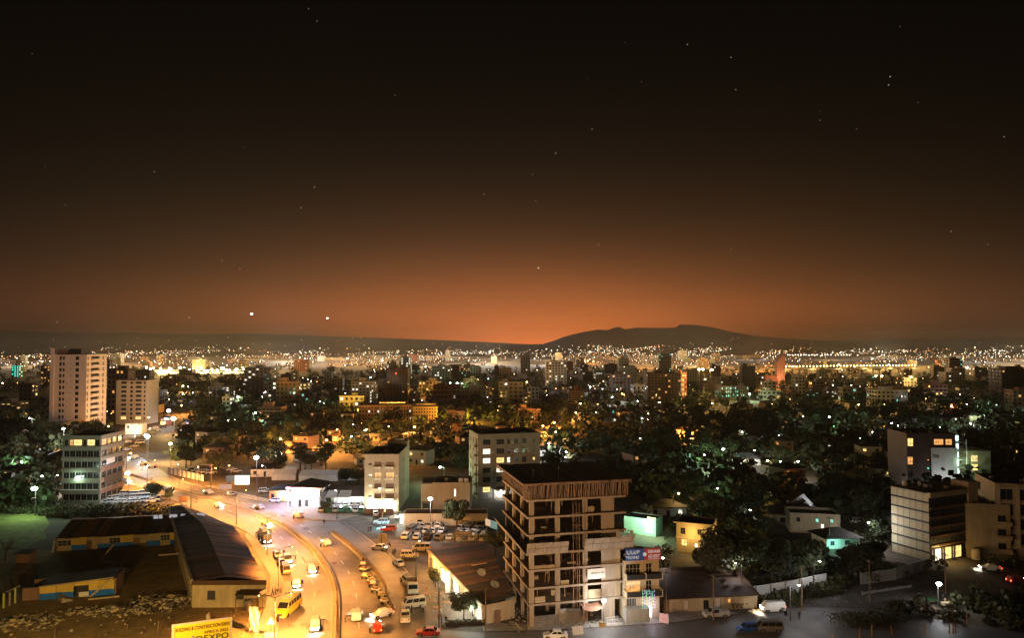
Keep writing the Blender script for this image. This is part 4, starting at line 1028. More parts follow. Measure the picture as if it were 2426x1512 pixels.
# roof sheets: strips across the shed with raised seams
def lerp2(a, b, t): return (a[0] + (b[0] - a[0]) * t, a[1] + (b[1] - a[1]) * t)
Lw = [big[0], big[7]]; Rw = [big[1], big[2], big[3], big[4], big[5], big[6], big[6]]
def along(pl, t):
    d = [0]
    for i in range(len(pl) - 1): d.append(d[-1] + math.dist(pl[i], pl[i + 1]))
    s = t * d[-1]
    for i in range(len(pl) - 1):
        if s <= d[i + 1] + 1e-9 and d[i + 1] > d[i]: return lerp2(pl[i], pl[i + 1], (s - d[i]) / (d[i + 1] - d[i]))
    return pl[-1]
NS = 34
for i in range(NS):
    t0, t1 = i / NS, (i + 1) / NS; dz = rnd.uniform(0, .05)
    a, b, c, d = along(Lw, t0), along(Rw, t0), along(Rw, t1), along(Lw, t1)
    ml, mr = lerp2(a, b, .45), lerp2(d, c, .45)
    m = MB()
    for (p, q, r_, s_, z0, z1) in ((a, ml, mr, d, 5.35, 6.2), (ml, b, c, mr, 6.2, 5.1)):
        zz = [(p, z0), (q, z1), (r_, z1), (s_, z0)]
        m.hexa([(x[0], x[1], z + dz) for x, z in zz] + [(x[0], x[1], z + dz + .08) for x, z in zz])
    m.build('roof_sheet', rnd.choice((M_roofr, M_roofr, M_roofr, M_rust2, M_roofd)), sh)
MB().bar((big[0][0], big[0][1] - .1, 5.3), (big[7][0], big[7][1], 5.3), .5, .8).build('fascia', M_tan, sh)
MB().bar((big[0][0], big[0][1] - .15, 5.1), (big[1][0], big[1][1] - .15, 5.0), .3, .9).build('fascia', M_roofr, sh)
for x in (3.0, 8.6): part_box('window_opening', M_dark, sh, x, -.12 + .03 * x, 1.6, x + 1.5, .02 + .03 * x, 3.3); part_box('window_sill', M_tan, sh, x - .2, -.3 + .03 * x, 1.3, x + 1.7, -.13 + .03 * x, 1.6)
part_box('awning', M_roofr, sh, 9.5, -3.0, 3.4, 15.0, .2, 3.55)
for x in (9.6, 14.8): part_box('awning_post', M_wood, sh, x, -2.9, 0, x + .15, -2.75, 3.4)
tkl = thing('metal_tank', 'pale metal tank standing under the shed awning', 'tank', (-51.5, 142.0, 0))
MB().tube([(0, 0, .2), (0, 0, 1.9)], .9, 16).build('drum', M_roofg, tkl, True); part_box('base', M_wood, tkl, -.9, -.9, 0, .9, .9, .2)

# painted ruin
RA, RB = P(93, 1423), P(270, 1410); d = RB - RA; RZ = math.atan2(d.y, d.x); RL = d.length
ru = thing('ruined_block', 'roofless ruin with a yellow and blue painted front wall', 'ruin', RA, RZ); avoid_box(RA, RZ, -6, -3, RL + 3, 8)
cells = [(0, 3.0), (3.0, 4.0), (4.0, 6.2), (6.2, 9.0), (9.0, RL)]
for i, (a, b) in enumerate(cells):
    hgt = 2.6 + .9 * (a / RL)
    dpt = .25 if i in (1, 3) else 0.0
    if i == 3:
        part_box('wall_panel', M_ylw, ru, a, .2, 2.3, b, .45, hgt); part_box('wall_panel', M_white, ru, a + .9, .22, 0, b, .4, .95); part_box('doorway', M_dark, ru, a, 1.2, 0, b, 1.3, 2.3)
    else:
        part_box('wall_panel', M_blu, ru, a + .01, dpt, 0, b - .01, .3 + dpt, 1.25); part_box('wall_panel', M_ylw, ru, a + .01, dpt, 1.26, b - .01, .3 + dpt, hgt)
m = MB(); m.hexa([(0, -.4, 2.62), (RL, -.4, 3.55), (RL, 6, 3.75), (0, 6, 2.9), (0, -.4, 2.85), (RL, -.4, 3.8), (RL, 6, 3.95), (0, 6, 3.1)]); m.build('roof_slab', M_roofd, ru)
m = MB(); m.bar((0, -.42, 2.75), (RL, -.42, 3.7), .1, .22); m.build('roof_edge', M_tan, ru)
part_box('end_wall', M_brown, ru, -3.2, .3, 0, -.01, .6, 2.5); part_box('end_wall', M_brown, ru, RL + .01, .2, 0, RL + .3, 6, 3.4); part_box('back_wall', M_brown, ru, -3, 5.6, 0, RL, 5.9, 2.6)
M_limep = mat('lime_paint', (.45, .5, .06), .8, .2)
for i, (x, y, h) in enumerate(((-5.2, -3.4, 2.9), (-4.2, -.8, 3.0), (-4.7, -2.0, 2.6))): part_box('gate_post', M_limep if i < 2 else M_conc, ru, x, y, 0, x + .28, y + .28, h)
MB().bar((-5.4, -1.6, 2.6), (-3.4, -.4, 3.3), .4, .12).build('broken_lintel', M_conc, ru)
def beam(label, a, b, w=.28, name='timber_beam', m=None):
    o = thing(name, label, 'beam', a); v = Vector(b) - Vector(a)
    MB().bar((0, 0, 0), v, w).build('beam', m or M_wood, o); MB().bar(v * .02, v * .02 + Vector((.05, .05, w * .8)), w * .6).build('bracket', M_chrome, o); return o
q = lambda x, y, z=0: P(x, y, z)
beam('timber beam leaning against the painted ruin', q(212, 1416, .1), to_world(RA, RZ, (RL - .3, -.7, 3.6)), .3, m=M_tan)
beam('pale beam lying on the soil before the painted ruin', q(209, 1421, .2), q(283, 1413, .3), .32, m=M_tan)
beam('broken roof rafter leaning in the middle of the dark yard', q(238, 1327, .2), q(270, 1290, 3.0), .3, m=M_tan)
beam('short broken rafter beside the leaning one', q(236, 1330, 2.2), q(268, 1334, .6), .28, m=M_tan)
beam('upright broken post under the leaning rafter', q(237, 1350, 0), q(237, 1350, 2.2), .28, m=M_tan)
beam('pale post and lintel before the rear ruin', q(377, 1316, 0), q(377, 1316, 2.6), .3, m=M_tan)
beam('pale lintel running to the shed wall', q(377, 1316, 2.6), q(424, 1312, 2.9), .3, m=M_tan)
beam('grey drain pipe along the shed wall', q(432, 1325, 2.2), q(450, 1420, 1.0), .45, 'drain_pipe', M_conc)
# rear ruin
QA, QB = P(136, 1307), P(428, 1290); d = QB - QA; QZ = math.atan2(d.y, d.x); QL = d.length
qb = thing('derelict_block', 'long derelict classroom block with a dark collapsed roof', 'building', QA, QZ); avoid_box(QA, QZ, -3, -4, QL + 3, 22)
x = 0; k = 0
while x < QL - .5:
    w = min(rnd.uniform(2.2, 3.6), QL - x)
    if k % 4 == 2: part_box('door', (M_brown, M_blu, M_glassb)[k % 3], qb, x + .02, .1, 0, x + w * .5, .25, 2.3); part_box('wall_panel', M_tan, qb, x + w * .5, 0, 0, x + w - .02, .25, 3.3); part_box('lintel', M_tan, qb, x + .02, 0, 2.3, x + w * .5, .25, 3.3)
    elif k % 4 == 0:
        part_box('wall_panel', M_blu if k % 8 else M_tan, qb, x + .02, 0, 0, x + w - .02, .25, 1.2); part_box('wall_panel', M_tan, qb, x + .02, 0, 2.6, x + w - .02, .25, 3.3); link('window', window_mesh(w - .04, 1.38, M_glass, M_framew, 3, 2), qb, (x + .02, .05, 1.21))
    else:
        part_box('wall_panel', M_blu, qb, x + .02, .01, 0, x + w - .02, .25, 1.3); part_box('wall_panel', M_ylw if k % 4 == 1 else M_tan, qb, x + .02, .01, 1.31, x + w - .02, .25, 3.3)
    x += w; k += 1
for i in range(16):
    a, b = QL * i / 16, QL * (i + 1) / 16 - .04; dz = rnd.uniform(-.1, .12)
    m = MB(); m.hexa([(a, -1.0, 3.3 + dz), (b, -1.0, 3.3 + dz), (b, 9, 5.6 + dz), (a, 9, 5.6 + dz), (a, -1.0, 3.42 + dz), (b, -1.0, 3.42 + dz), (b, 9, 5.72 + dz), (a, 9, 5.72 + dz)]); m.build('roof_sheet', rnd.choice((M_roofd, M_roofd, M_roofr, M_rust2)), qb)
    m = MB(); m.hexa([(a, 9.02, 5.6 + dz), (b, 9.02, 5.6 + dz), (b, 19, 3.6), (a, 19, 3.6), (a, 9.02, 5.72 + dz), (b, 9.02, 5.72 + dz), (b, 19, 3.72), (a, 19, 3.72)]); m.build('roof_sheet', rnd.choice((M_roofd, M_roofd, M_roofr, M_rust2)), qb)
part_box('end_wall', M_brown, qb, -.3, 0, 0, -.01, 18.5, 3.6)
for i, x in enumerate((20.5, 21.8, 24.4, 25.5, 27.2, 29.5, 31.2, 32.4)):
    m = MB(); m.box(0, -.05, 0, .85 if i % 2 else 1.1, .05, .9); m.build('clerestory_pane', glow('clerestory', (.75, .8, .95), .38, .4, 2), qb, loc=(x, 6.5, 5.45))
# ladder like white blocks at the end wall
for i in range(7): part_box('white_block', M_white, qb, -.75, -1.4 + .15 * i, 1.0 + i * .42 - .9, -.4, -1.1 + .15 * i, 1.0 + i * .42 - .65)
# rubble
def rubble(name, label, cx, cy_, rx, ry, n, big_, seed):
    r = random.Random(seed); mb = MB(); c = P(cx, cy_)
    for i in range(n):
        a = r.uniform(0, 6.28); q_ = math.sqrt(r.random()); x, y = rx * q_ * math.cos(a), ry * q_ * math.sin(a)
        s = r.uniform(.08, big_) * (1.2 - q_ * .6); z = max(0, .75 * (1 - q_) * r.random())
        M_ = Matrix.Rotation(r.uniform(0, 6.28), 3, 'Z') @ Matrix.Rotation(r.uniform(-.8, .8), 3, 'X')
        sx, sy, sz = s * r.uniform(.5, 1.6), s * r.uniform(.4, 1), s * r.uniform(.2, .6)
        v = [M_ @ Vector((a_ * sx * r.uniform(.7, 1), b_ * sy * r.uniform(.7, 1), c_ * sz)) + Vector((x, y, z + sz)) for a_, b_, c_ in ((-1, -1, -1), (1, -1, -1), (1, 1, -1), (-1, 1, -1), (-1, -1, 1), (1, -1, 1), (1, 1, 1), (-1, 1, 1))]
        mb.hexa(v, i % 3)
    o = mb.build(name, [M_conc, M_tan, M_earth], loc=(c.x, c.y, 0)); return tag(o, label, kind='stuff')
rubble('rubble', 'heap of broken concrete by the lime gate posts', 62, 1478, 6.5, 4.5, 260, .5, 1)
rubble('rubble', 'long ridge of rubble across the middle of the yard', 275, 1450, 11, 3.0, 330, .5, 2)
rubble('rubble', 'rubble heap against the long shed', 400, 1425, 8, 4.0, 300, .6, 3)
rubble('rubble', 'loose stones scattered over the demolition yard', 250, 1480, 30, 14, 260, .22, 4)
rubble('rubble', 'litter under the leaning rafter', 255, 1355, 5, 4, 120, .6, 5)
for a_ in (('scraps and small stones littering the forecourt', 1000, 1400, 16, 22, 170, .16, 6), ('litter and stones along the dusty pavement of the unfinished building', 1400, 1478, 14, 3.5, 150, .2, 7), ('gravel and scraps on the dim side street', 2080, 1425, 22, 10, 160, .2, 8), ('scraps beside the showroom verge', 900, 1235, 14, 10, 100, .16, 9), ('builders stacks of broken blocks beside the unfinished building', 1235, 1470, 3.0, 6.0, 120, .35, 10)): rubble('litter', *a_)
for i, (x, y, s) in enumerate(((155, 1422, 1.6), (400, 1440, 1.0), (330, 1452, .8), (470, 1492, .8), (92, 1470, .9))):
    c = P(x, y); t = thing('concrete_slab', ('tilted concrete slab at the foot of the painted ruin', 'broken slab beside the shed rubble', 'small slab in the ridge of rubble', 'slab fragment near the billboard', 'slab fragment by the gate posts')[i], 'slab', c, rnd.uniform(0, 3))
    MB().hexa([(-s, -s * .6, 0), (s, -s * .7, 0), (s * .8, s * .7, 0), (-s, s * .6, 0), (-s, -s * .6, .2), (s, -s * .7, .3), (s * .8, s * .7, s * .7), (-s, s * .6, s * .6)]).build('slab', M_conc, t)
    MB().bar((0, s * .5, s * .55), (s * .3, s * 1.0, s * .9), .05).build('rebar', M_chrome, t)
for i, (x, y, h) in enumerate(((373, 1500, 2.0), (128, 1512, 1.6), (300, 1495, 1.2))):
    c = P(x, y); beam(('short stake standing in the soil before the billboard', 'short stake at the near edge of the yard', 'bent stake in the bare soil')[i], c, c + Vector((.2, .1, h)), .12, 'stake')
gd = thing('gate_pillar', 'pale broken pillar beside the dark shed gate', 'pillar', P(493, 1500)); MB().hexa([(-.4, -.3, 0), (.4, -.3, 0), (.4, .3, 0), (-.4, .3, 0), (-.3, -.25, 3.2), (.1, -.25, 3.6), (.1, .25, 3.6), (-.3, .25, 3.0)]).build('shaft', M_conc, gd); part_box('cap', M_conc, gd, -.5, -.4, 0, .5, .4, .3)
cl = thing('cloth_sheet', 'ragged pale sheet hanging by the pavement fence', 'sheet', P(590, 1502))
V = []; F = []
for i in range(6):
    for j in range(8): V.append((i * .35 + .1 * math.sin(j * 1.7), .15 * math.sin(i * 2.1 + j), .4 + j * .62 + .3 * math.sin(i * 1.3) * (1 if j == 0 else .2)))
for i in range(5):
    for j in range(7): F.append((i * 8 + j, i * 8 + 8 + j, i * 8 + 9 + j, i * 8 + j + 1))
MB().add(V, F).build('sheet', M_banner, cl); MB().bar((0, .2, 0), (0, .2, 5), .1).build('post', M_wood, cl)

# ---------------------------------------------------------------- yellow expo billboard
BLa, BLb = PD(407, 1481, 108), None
zt = BLa.z; s = (zt - CAM_H); 
rb = ray(550, 1461.6); BLb = Vector((rb.x, rb.y, rb.z)) * (s / rb.z) + Vector((0, 0, CAM_H))
d = BLb - BLa; BZ = math.atan2(d.y, d.x); BWd = d.length
bb = thing('billboard', 'yellow expo billboard with green and brown lettering in a pale frame', 'billboard', (BLa.x, BLa.y, 0), BZ); avoid_box((BLa.x, BLa.y), BZ, -1, -2, BWd + 1, 3)
M_bby = mat('billboard_yellow', (.85, .62, .02), .6, .06, .4); M_bbf = mat('billboard_frame', (.72, .55, .45), .6, .1)
M_bro = mat('brown_ink', (.10, .03, .02), .7, 0); M_grn = mat('green_ink', (.01, .07, .02), .7, 0); M_gry = mat('grey_ink', (.3, .26, .22), .7, 0)
BH = 4.6
part_box('face', M_bby, bb, .3, 0, zt - BH + .3, BWd - .3, .15, zt - .3)
for b in ((0, -.04, zt - .3, BWd, .2, zt), (0, -.04, zt - BH, BWd, .2, zt - BH + .3), (0, -.04, zt - BH + .3, .3, .2, zt - .3), (BWd - .3, -.04, zt - BH + .3, BWd, .2, zt - .3)): part_box('frame', M_bbf, bb, *b)
text_mesh('lettering', 'BUILDING & CONSTRUCTION EXPO', .62, M_bro, bb, (BWd / 2 + .05, -.02, zt - 1.22), (R(90), 0, 0), width=BWd - .85, font_scale=1.25)
text_mesh('lettering', 'AFRICA 2023', .62, M_bro, bb, (BWd - 2.25, -.02, zt - 2.02), (R(90), 0, 0), width=3.4)
text_mesh('lettering', 'DEXPO', 1.25, M_grn, bb, (BWd - 2.75, -.02, zt - 3.1), (R(90), 0, 0), width=4.5)
text_mesh('lettering', 'DC', .5, M_bro, bb, (.8, -.02, zt - 2.55), (R(90), 0, 0))
lx = 2.9
for (a, b, c, d_) in (((lx - .95, zt - 3.0), (lx, zt - 2.0), (lx, zt - 2.4), (lx - .65, zt - 3.1)), ((lx, zt - 2.0), (lx + .95, zt - 3.0), (lx + .65, zt - 3.1), (lx, zt - 2.4))):
    m = MB(); m.hexa([(p[0], y, p[1]) for y in (-.03, 0) for p in (a, b, c, d_)]); m.build('logo', M_gry, bb)
for x in (.8, BWd / 2, BWd - .8): part_box('leg', M_pole, bb, x - .12, .21, 0, x + .12, .45, zt - .4)
nb = thing('notice_board', 'small white notice board beside the yellow billboard', 'sign', P(640, 1530), R(4))
part_box('panel', M_white, nb, -1.0, 0, 1.0, 1.0, .05, 2.2); part_box('post', M_pole, nb, -.05, .06, 0, .05, .12, 1.2)

# ---------------------------------------------------------------- pavilion, orange shop, car showroom
def hip(name, label, cat, loc, rz, W, D, H, rise, wall, roof, holes=None, eave=.7, pane=None, group=None, nsheet=0, t=None, frame=None):
    t = t or thing(name, label, cat, loc, rz, group); holes = holes or {}
    mb = MB()
    for fc, fn in FACES.items():
        (ox, oy), a, w = fn(W, D); hs = holes.get(fc, []); tmp = MB(); panel(tmp, w, 0, H, hs, .2); c, s_ = math.cos(a), math.sin(a)
        mb.add([(ox + x * c - y * s_, oy + x * s_ + y * c, z) for x, y, z in tmp.v], tmp.f)
        for i, h in enumerate(hs):
            g = h[4] if len(h) > 4 and h[4] is not None else (pane(fc, i, h) if pane else M_glass); k = h[5] if len(h) > 5 else (2, 1)
            link('window', window_mesh(h[1] - h[0], h[3] - h[2], g, frame or M_frame, *k), t, (ox + h[0] * c - .14 * s_, oy + h[0] * s_ + .14 * c, h[2]), a)
    mb.build('wall', wall, t)
    r = MB(); e = eave; x0, y0, x1, y1 = -e, -e, W + e, D + e; k = min(W, D) / 2
    if W >= D: ra, rb_ = (x0 + k + e, D / 2, H + rise), (x1 - k - e + .01, D / 2, H + rise)
    else: ra, rb_ = (W / 2, y0 + k + e, H + rise), (W / 2, y1 - k - e + .01, H + rise)
    V = [(x0, y0, H), (x1, y0, H), (x1, y1, H), (x0, y1, H), ra, rb_]
    F = [(0, 1, 5, 4), (1, 2, 5), (2, 3, 4, 5), (3, 0, 4)] if W >= D else [(0, 1, 4), (1, 2, 5, 4), (2, 3, 5), (3, 0, 4, 5)]
    r.add(V, F); r.add([(x, y, z - .18) for x, y, z in V[:4]], ((3, 2, 1, 0),)); r.add([*V[:4], *[(x, y, z - .18) for x, y, z in V[:4]]], [(i, (i + 1) % 4, 4 + (i + 1) % 4, 4 + i) for i in range(4)])
    r.build('roof', roof, t); avoid_box(loc, rz, -1.5, -1.5, W + 1.5, D + 1.5)
    return t
PO = P(690, 1201); PZ = R(-6)
pv = hip('pavilion', 'small two storey pavilion glowing white and violet beside the road', 'shop', PO, PZ, 9.2, 9, 6.2, 2.2, M_white, M_roofd,
         {'front': [(2.2, 3.4, .1, 2.4, None, (2, 1)), (4.4, 5.6, .1, 2.4, None, (2, 1)), (6.5, 8.4, .1, 2.4, LIT_S, (2, 1)), (1.8, 8.6, 3.2, 5.6, LIT_S, (5, 1))], 'left': [(1, 4, .3, 5.4, glow('violet_glass', (.35, .3, 1), 1.2), (3, 2)), (5, 8, .3, 5.4, None, (3, 2))]}, eave=1.2)
part_box('canopy_edge', mat('salmon_trim', (.6, .25, .15), .7, .1), pv, -1.3, -1.32, 5.75, 10.5, -1.21, 6.4)
for x in (-.9, 1.2): part_box('column', M_white, pv, x, -1.0, 0, x + .3, -.7, 6.0)
lamp_light('facade_light', to_world(PO, PZ, (5.5, -3.0, 5.0)), 2400, (1, .95, 1), .4); lamp_light('facade_light', to_world(PO, PZ, (-2.2, -3.0, 5.2)), 4200, (.6, .5, 1.0), .4)
og = hip('corner_shop', 'low orange walled shop beside the glowing pavilion', 'shop', P(637, 1187), R(-4), 8.5, 7, 3.6, 1.4, mat('orange_wall', (.55, .25, .08), .85, .2, .8), M_roofd, {'front': [(.6, 1.7, .1, 2.3, None, (1, 1)), (2.6, 4.2, .8, 2.4, LIT_O, (2, 1)), (5.2, 7.8, .2, 2.6, LIT_S, (3, 1))]})
lamp_light('shop_light', to_world(P(637, 1187), 0, (5, -1.6, 2.8)), 900, WHITE, .3)
# showroom: open bright hall
HO = P(758, 1207); HW = P(866, 1207).x - HO.x
sr = thing('car_showroom', 'open fronted car showroom flooded with white light', 'showroom', HO); avoid_box(HO, 0, -1, -2, HW + 1, 9)
part_box('back_wall', M_white, sr, 0, 7.8, 0, HW, 8, 4.0); part_box('side_wall', M_white, sr, 0, 0, 0, .2, 7.8, 4.0); part_box('floor_slab', M_conc, sr, 0, -.5, .01, HW, 7.8, .09)
for i in range(10):
    a, b = HW * i / 10, HW * (i + 1) / 10 - .03; m = MB(); dz = rnd.uniform(0, .06); m.hexa([(a, -.6, 4.05 + dz), (b, -.6, 4.05 + dz), (b, 8.4, 5.6 + dz), (a, 8.4, 5.6 + dz), (a, -.6, 4.15 + dz), (b, -.6, 4.15 + dz), (b, 8.4, 5.7 + dz), (a, 8.4, 5.7 + dz)]); m.build('roof_sheet', M_roofg, sr)
for i in range(5): x = HW * i / 4.2 + .05; part_box('column', M_framew, sr, x, -.2, 0, x + .18, 0, 4.0)
for i in range(4):
    x = 2 + i * 3.2
    part_box('tube_lamp', glow('tube', (1, 1, 1), 30), sr, x, 3.0, 3.7, x + 1.6, 3.2, 3.8); lamp_light('tube_light', (HO.x + x + .8, HO.y + 2.4, 3.3), 900, WHITE, .3)
for i, (x, w) in enumerate(((1.8, 3.6), (5.6, 4.0))):
    b_ = thing('roof_banner', ('plain pale banner on the showroom roof', 'pale lettered banner on the showroom roof')[i], 'banner', (HO.x + x, HO.y - .9, 0)); m = MB(); m.hexa([(0, 0, 3.9), (w, 0, 3.9), (w, .05, 3.9), (0, .05, 3.9), (.4, 2.6, 5.6), (w, 2.6, 5.6), (w, 2.65, 5.6), (.4, 2.65, 5.6)]); m.build('sheet', mat('banner_pale', (.5, .56, .58), .6, .12), b_)
    MB().bar((0, .02, 3.88), (w, .02, 3.88), .07).build('batten', M_framew, b_)
    if i: text_mesh('lettering', 'FIRST ADDIS', .5, M_ink, b_, (w / 2, .95, 4.78), (R(33), 0, 0), width=3.0)
# long white stalls behind
wsx = P(640, 1134)
for i, (x0, x1, y) in enumerate(((642, 700, 1139), (706, 800, 1141), (805, 845, 1139))):
    a = P(x0, y); b = P(x1, y); w = b.x - a.x
    t = thing('market_tent', ('bright white stall roof beside the dazzling floodlight', 'long pale tarpaulin stall behind the pavilion', 'small pale stall behind the showroom roof')[i], 'stall', a)
    m = MB(); m.hexa([(0, 0, 2.2), (w, 0, 2.2), (w, .05, 2.2), (0, .05, 2.2), (.5, 3, 3.8), (w - .5, 3, 3.8), (w - .5, 3.05, 3.8), (.5, 3.05, 3.8)]); m.build('canvas', M_white, t); part_box('wall', M_white, t, 0.1, .3, 0, w - .1, .4, 2.1); part_box('back_wall', M_grey, t, .5, 3.1, 0, w - .5, 3.2, 3.7)
    for k in range(int(w / 5) + 1): part_box('mast', M_framew, t, k * 5 + .2, 1.4, 0, k * 5 + .3, 1.5, 4.6)
def board_sign(x, y, w, h, z, label, m, rz=0.0, text=None, ink=None, cat='sign', name='billboard'):
    p = P(x, y); t = thing(name, label, cat, p, rz); part_box('panel', m, t, -w / 2, 0, z, w / 2, .12, z + h)
    for s_ in (-1, 1): part_box('post', M_pole, t, s_ * w * .35 - .06, .13, 0, s_ * w * .35 + .06, .25, z + h * .8)
    if text: text_mesh('lettering', text, h * .35, ink or M_ink, t, (0, -.01, z + h * .4), (R(90), 0, 0), width=w * .7)
    return t
board_sign(573, 1162, 5.2, 3.2, 2.0, 'bright white lit hoarding at the edge of the dark trees', glow('hoarding_lit', (.9, 1, .85), 1.8, .3))
board_sign(548, 1160, 4.0, 2.2, 2.6, 'dim grey hoarding beside the bright lit one', M_grey); board_sign(533, 1166, 4.4, 1.6, 1.0, 'low faded banner board below the dim hoarding', M_pink)
board_sign(434, 1199, 3.0, 1.9, 1.2, 'brown hoarding standing on the verge before the road', M_brown)
rs = thing('warning_sign', 'white triangular road sign on a post beside the bus bay', 'road sign', P(641, 1512), R(6))
MB().add([(-.75, 0, 2.3), (.75, 0, 2.3), (0, 0, 3.6), (-.75, .05, 2.3), (.75, .05, 2.3), (0, .05, 3.6)], ((0, 1, 2), (5, 4, 3), (0, 3, 4, 1), (1, 4, 5, 2), (2, 5, 3, 0))).build('triangle', M_white, rs); MB().tube([(0, .08, 0), (0, .08, 3.2)], .05, 6).build('post', M_pole, rs)
# hoarding fence of corrugated sheets along the upper road
a0, a1 = P(398, 1122), P(482, 1141); FN = 16; fz = thing('hoarding_fence', 'pale corrugated hoarding fence along the upper road', 'fence', a0); dv = (a1 - a0) / FN
for i in range(FN):
    p, q_ = dv * i, dv * (i + .96); m = MB(); nn = Vector((dv.y, -dv.x, 0)).normalized() * .06
    m.hexa([p, q_, q_ - nn, p - nn, p + Vector((0, 0, 2.4)), q_ + Vector((0, 0, 2.4)), q_ - nn + Vector((0, 0, 2.4)), p - nn + Vector((0, 0, 2.4))]); m.build('sheet', M_white if i % 2 else M_conc, fz)

# buildings and stalls along the climbing street
wh = block('white_house', 'small white lit house with a porch beside the climbing street', 'house', P(296, 1030), R(8), 9, 8, 6.0, M_white, {'front': [(1, 2.2, 3.6, 5), (4.6, 7.2, .3, 2.8, LIT_S, (3, 1)), (4.6, 6, 3.6, 5, LIT_Y, (2, 1))]})
lamp_light('shop_light', tuple(P(300, 1032) + Vector((3, -3, 4))), 1200, WHITE, .3)
SM = [glow('stall_red', (1, .12, .06), 2.2, .4), glow('stall_pink', (1, .5, .75), 2.2, .4), LIT_S, LIT_SY]
for i, (x, y, w) in enumerate(((424, 1026, 5), (430, 1019, 6), (437, 1012, 6), (446, 1006, 7), (380, 1008, 6), (388, 1000, 7))):
    p = P(x, y); t = thing('street_shop', ('white fronted', 'red lit', 'pink lit', 'long red lit', 'yellow lit', 'pale')[i] + ' small shop ' + ('at the foot of the row by the yellow lamp', 'second up the climbing street', 'third up the climbing street', 'at the top of the shop row', 'on the far side of the climbing street', 'highest on the far side of the street')[i], 'shop', p, R(-35)); avoid_box(p, R(-35), -1, -3, w + 1, 6)
    part_box('wall', (M_white, M_redb1, M_grey)[i % 3], t, 0, 0, 0, w, 4, 3.2); part_box('roof', M_roofg, t, -.3, -1.2, 3.205, w + .3, 4.3, 3.4); part_box('lit_front', SM[(2, 0, 1, 0, 3, 2)[i]], t, .4, -.06, .4, w - .4, -.004, 2.6); part_box('awning', M_pink, t, 0, -1.1, 2.7, w, -.01, 2.8); part_box('sign_board', (M_sr, M_white, M_sb)[i % 3], t, .3, -.15, 3.405, w - .3, 0, 4.3)
    lamp_light('shop_light', tuple(p + Vector((2.5, -3, 2.6))), 600, ((1, .95, .9), (1, .3, .2), (1, .6, .75))[i % 3], .3)
for i, (x, y) in enumerate(((344, 1046), (352, 1036), (360, 1028), (372, 1022), (330, 1052), (318, 1060), (386, 1014), (300, 1068))):
    o = link('sedan_car' if i % 2 else 'minibus', car_simple_mesh('sedan' if i % 2 else 'minibus', ('white', 'silver', 'grey', 'white')[i % 4]), None, P(x, y, .03), R(215 + 8 * (i % 3)))
    tag(o, ('white', 'silver', 'grey', 'pale white')[i % 4] + (' saloon' if i % 2 else ' minibus') + ' queuing on the climbing street, ' + ORD_[i], 'car' if i % 2 else 'minibus', 'cars queuing on the climbing street')
# ---------------------------------------------------------------- shop row with the dark roof
SR = [(-5.5, 134.5), (.5, 138), (-6.6, 174), (-19.6, 170)]
rw, loc, big = poly_building('shop_row', 'long dark roofed row of lit shops facing the forecourt', 'shop', SR, 3.55, M_cream, M_roofd)
for i in range(24):
    t0, t1 = i / 24, (i + 1) / 24 - .003; dz = rnd.uniform(0, .04); a, b, c, d_ = lerp2(big[0], big[3], t0), lerp2(big[1], big[2], t0), lerp2(big[1], big[2], t1), lerp2(big[0], big[3], t1)
    m = MB(); m.hexa([(*p, z + dz) for p, z in ((a, 3.7), (b, 4.3), (c, 4.3), (d_, 3.7))] + [(*p, z + dz + .09) for p, z in ((a, 3.7), (b, 4.3), (c, 4.3), (d_, 3.7))]); m.build('roof_sheet', rnd.choice((M_roofr, M_roofr, M_rust2, M_roofd, M_roofd)), rw)
e0, e1 = Vector((*big[0], 0)), Vector((*big[3], 0)); ed = (e1 - e0).normalized(); en = Vector((-ed.y, ed.x, 0))
MB().bar(e0 + Vector((0, 0, 3.55)), e1 + Vector((0, 0, 3.55)), .25, .75).build('fascia', M_tan, rw)
f0, f1 = Vector((*loc[0], 0)), Vector((*loc[3], 0)); fd = (f1 - f0); FL = fd.length; fd.normalize(); fn_ = Vector((-fd.y, fd.x, 0)); FA = math.atan2(-fd.y, -fd.x)
shops = [(.6, 4.0, LIT_S), (4.6, 8.6, LIT_S), (9.2, 11.4, None), (12.2, 13.8, M_brown), (14.6, 17.2, LIT_S), (18.2, 19.8, None), (20.6, 23.4, LIT_S), (24.2, 27.4, LIT_S), (28.0, 30.4, LIT_SY), (31.4, 33.6, LIT_SY), (34.4, 37.2, None)]
for i, (a, b, g) in enumerate(shops):
    p = f0 + fd * b + fn_ * .03
    link('shop_window', window_mesh(b - a, 2.5, g or M_glass, M_framew, 3, 2), rw, (p.x, p.y, .25), FA)
    pp = f0 + fd * (b + .3) + fn_ * .02; part_box('pilaster', M_cream, rw, pp.x - .15, pp.y - .15, 0, pp.x + .15, pp.y + .15, 3.3)
    if g in (LIT_S, LIT_SY):
        c = f0 + fd * ((a + b) / 2) + fn_ * 1.5
        lamp_light('shop_light', (SR[0][0] + c.x, SR[0][1] + c.y, 2.7), 650 if i < 2 else 260, (.92, 1, .82) if g is LIT_S and i < 5 else YELLOW, .3)
part_box('end_door', M_brown, rw, 2.3, .95, 0, 3.4, 1.2, 2.3)
m = MB(); c = f0 + fd * 18.9 + fn_ * 1.0; part_box('sign_column', M_white, rw, c.x - .5, c.y - .15, 0, c.x + .5, c.y + .15, 4.4)
sk = thing('skylight_strip', 'pale translucent strip let into the dark shop roof', 'skylight', to_world((SR[0][0], SR[0][1]), 0, (-3.2, 21.5, 4.22))); m = MB(); m.bar((0, 0, .1), (3.2, 1.4, .22), .5, .06); m.build('sheet', M_cream, sk); m = MB(); m.bar((-.1, -.04, .05), (3.3, 1.44, .17), .62, .03); m.build('frame', M_dark, sk)
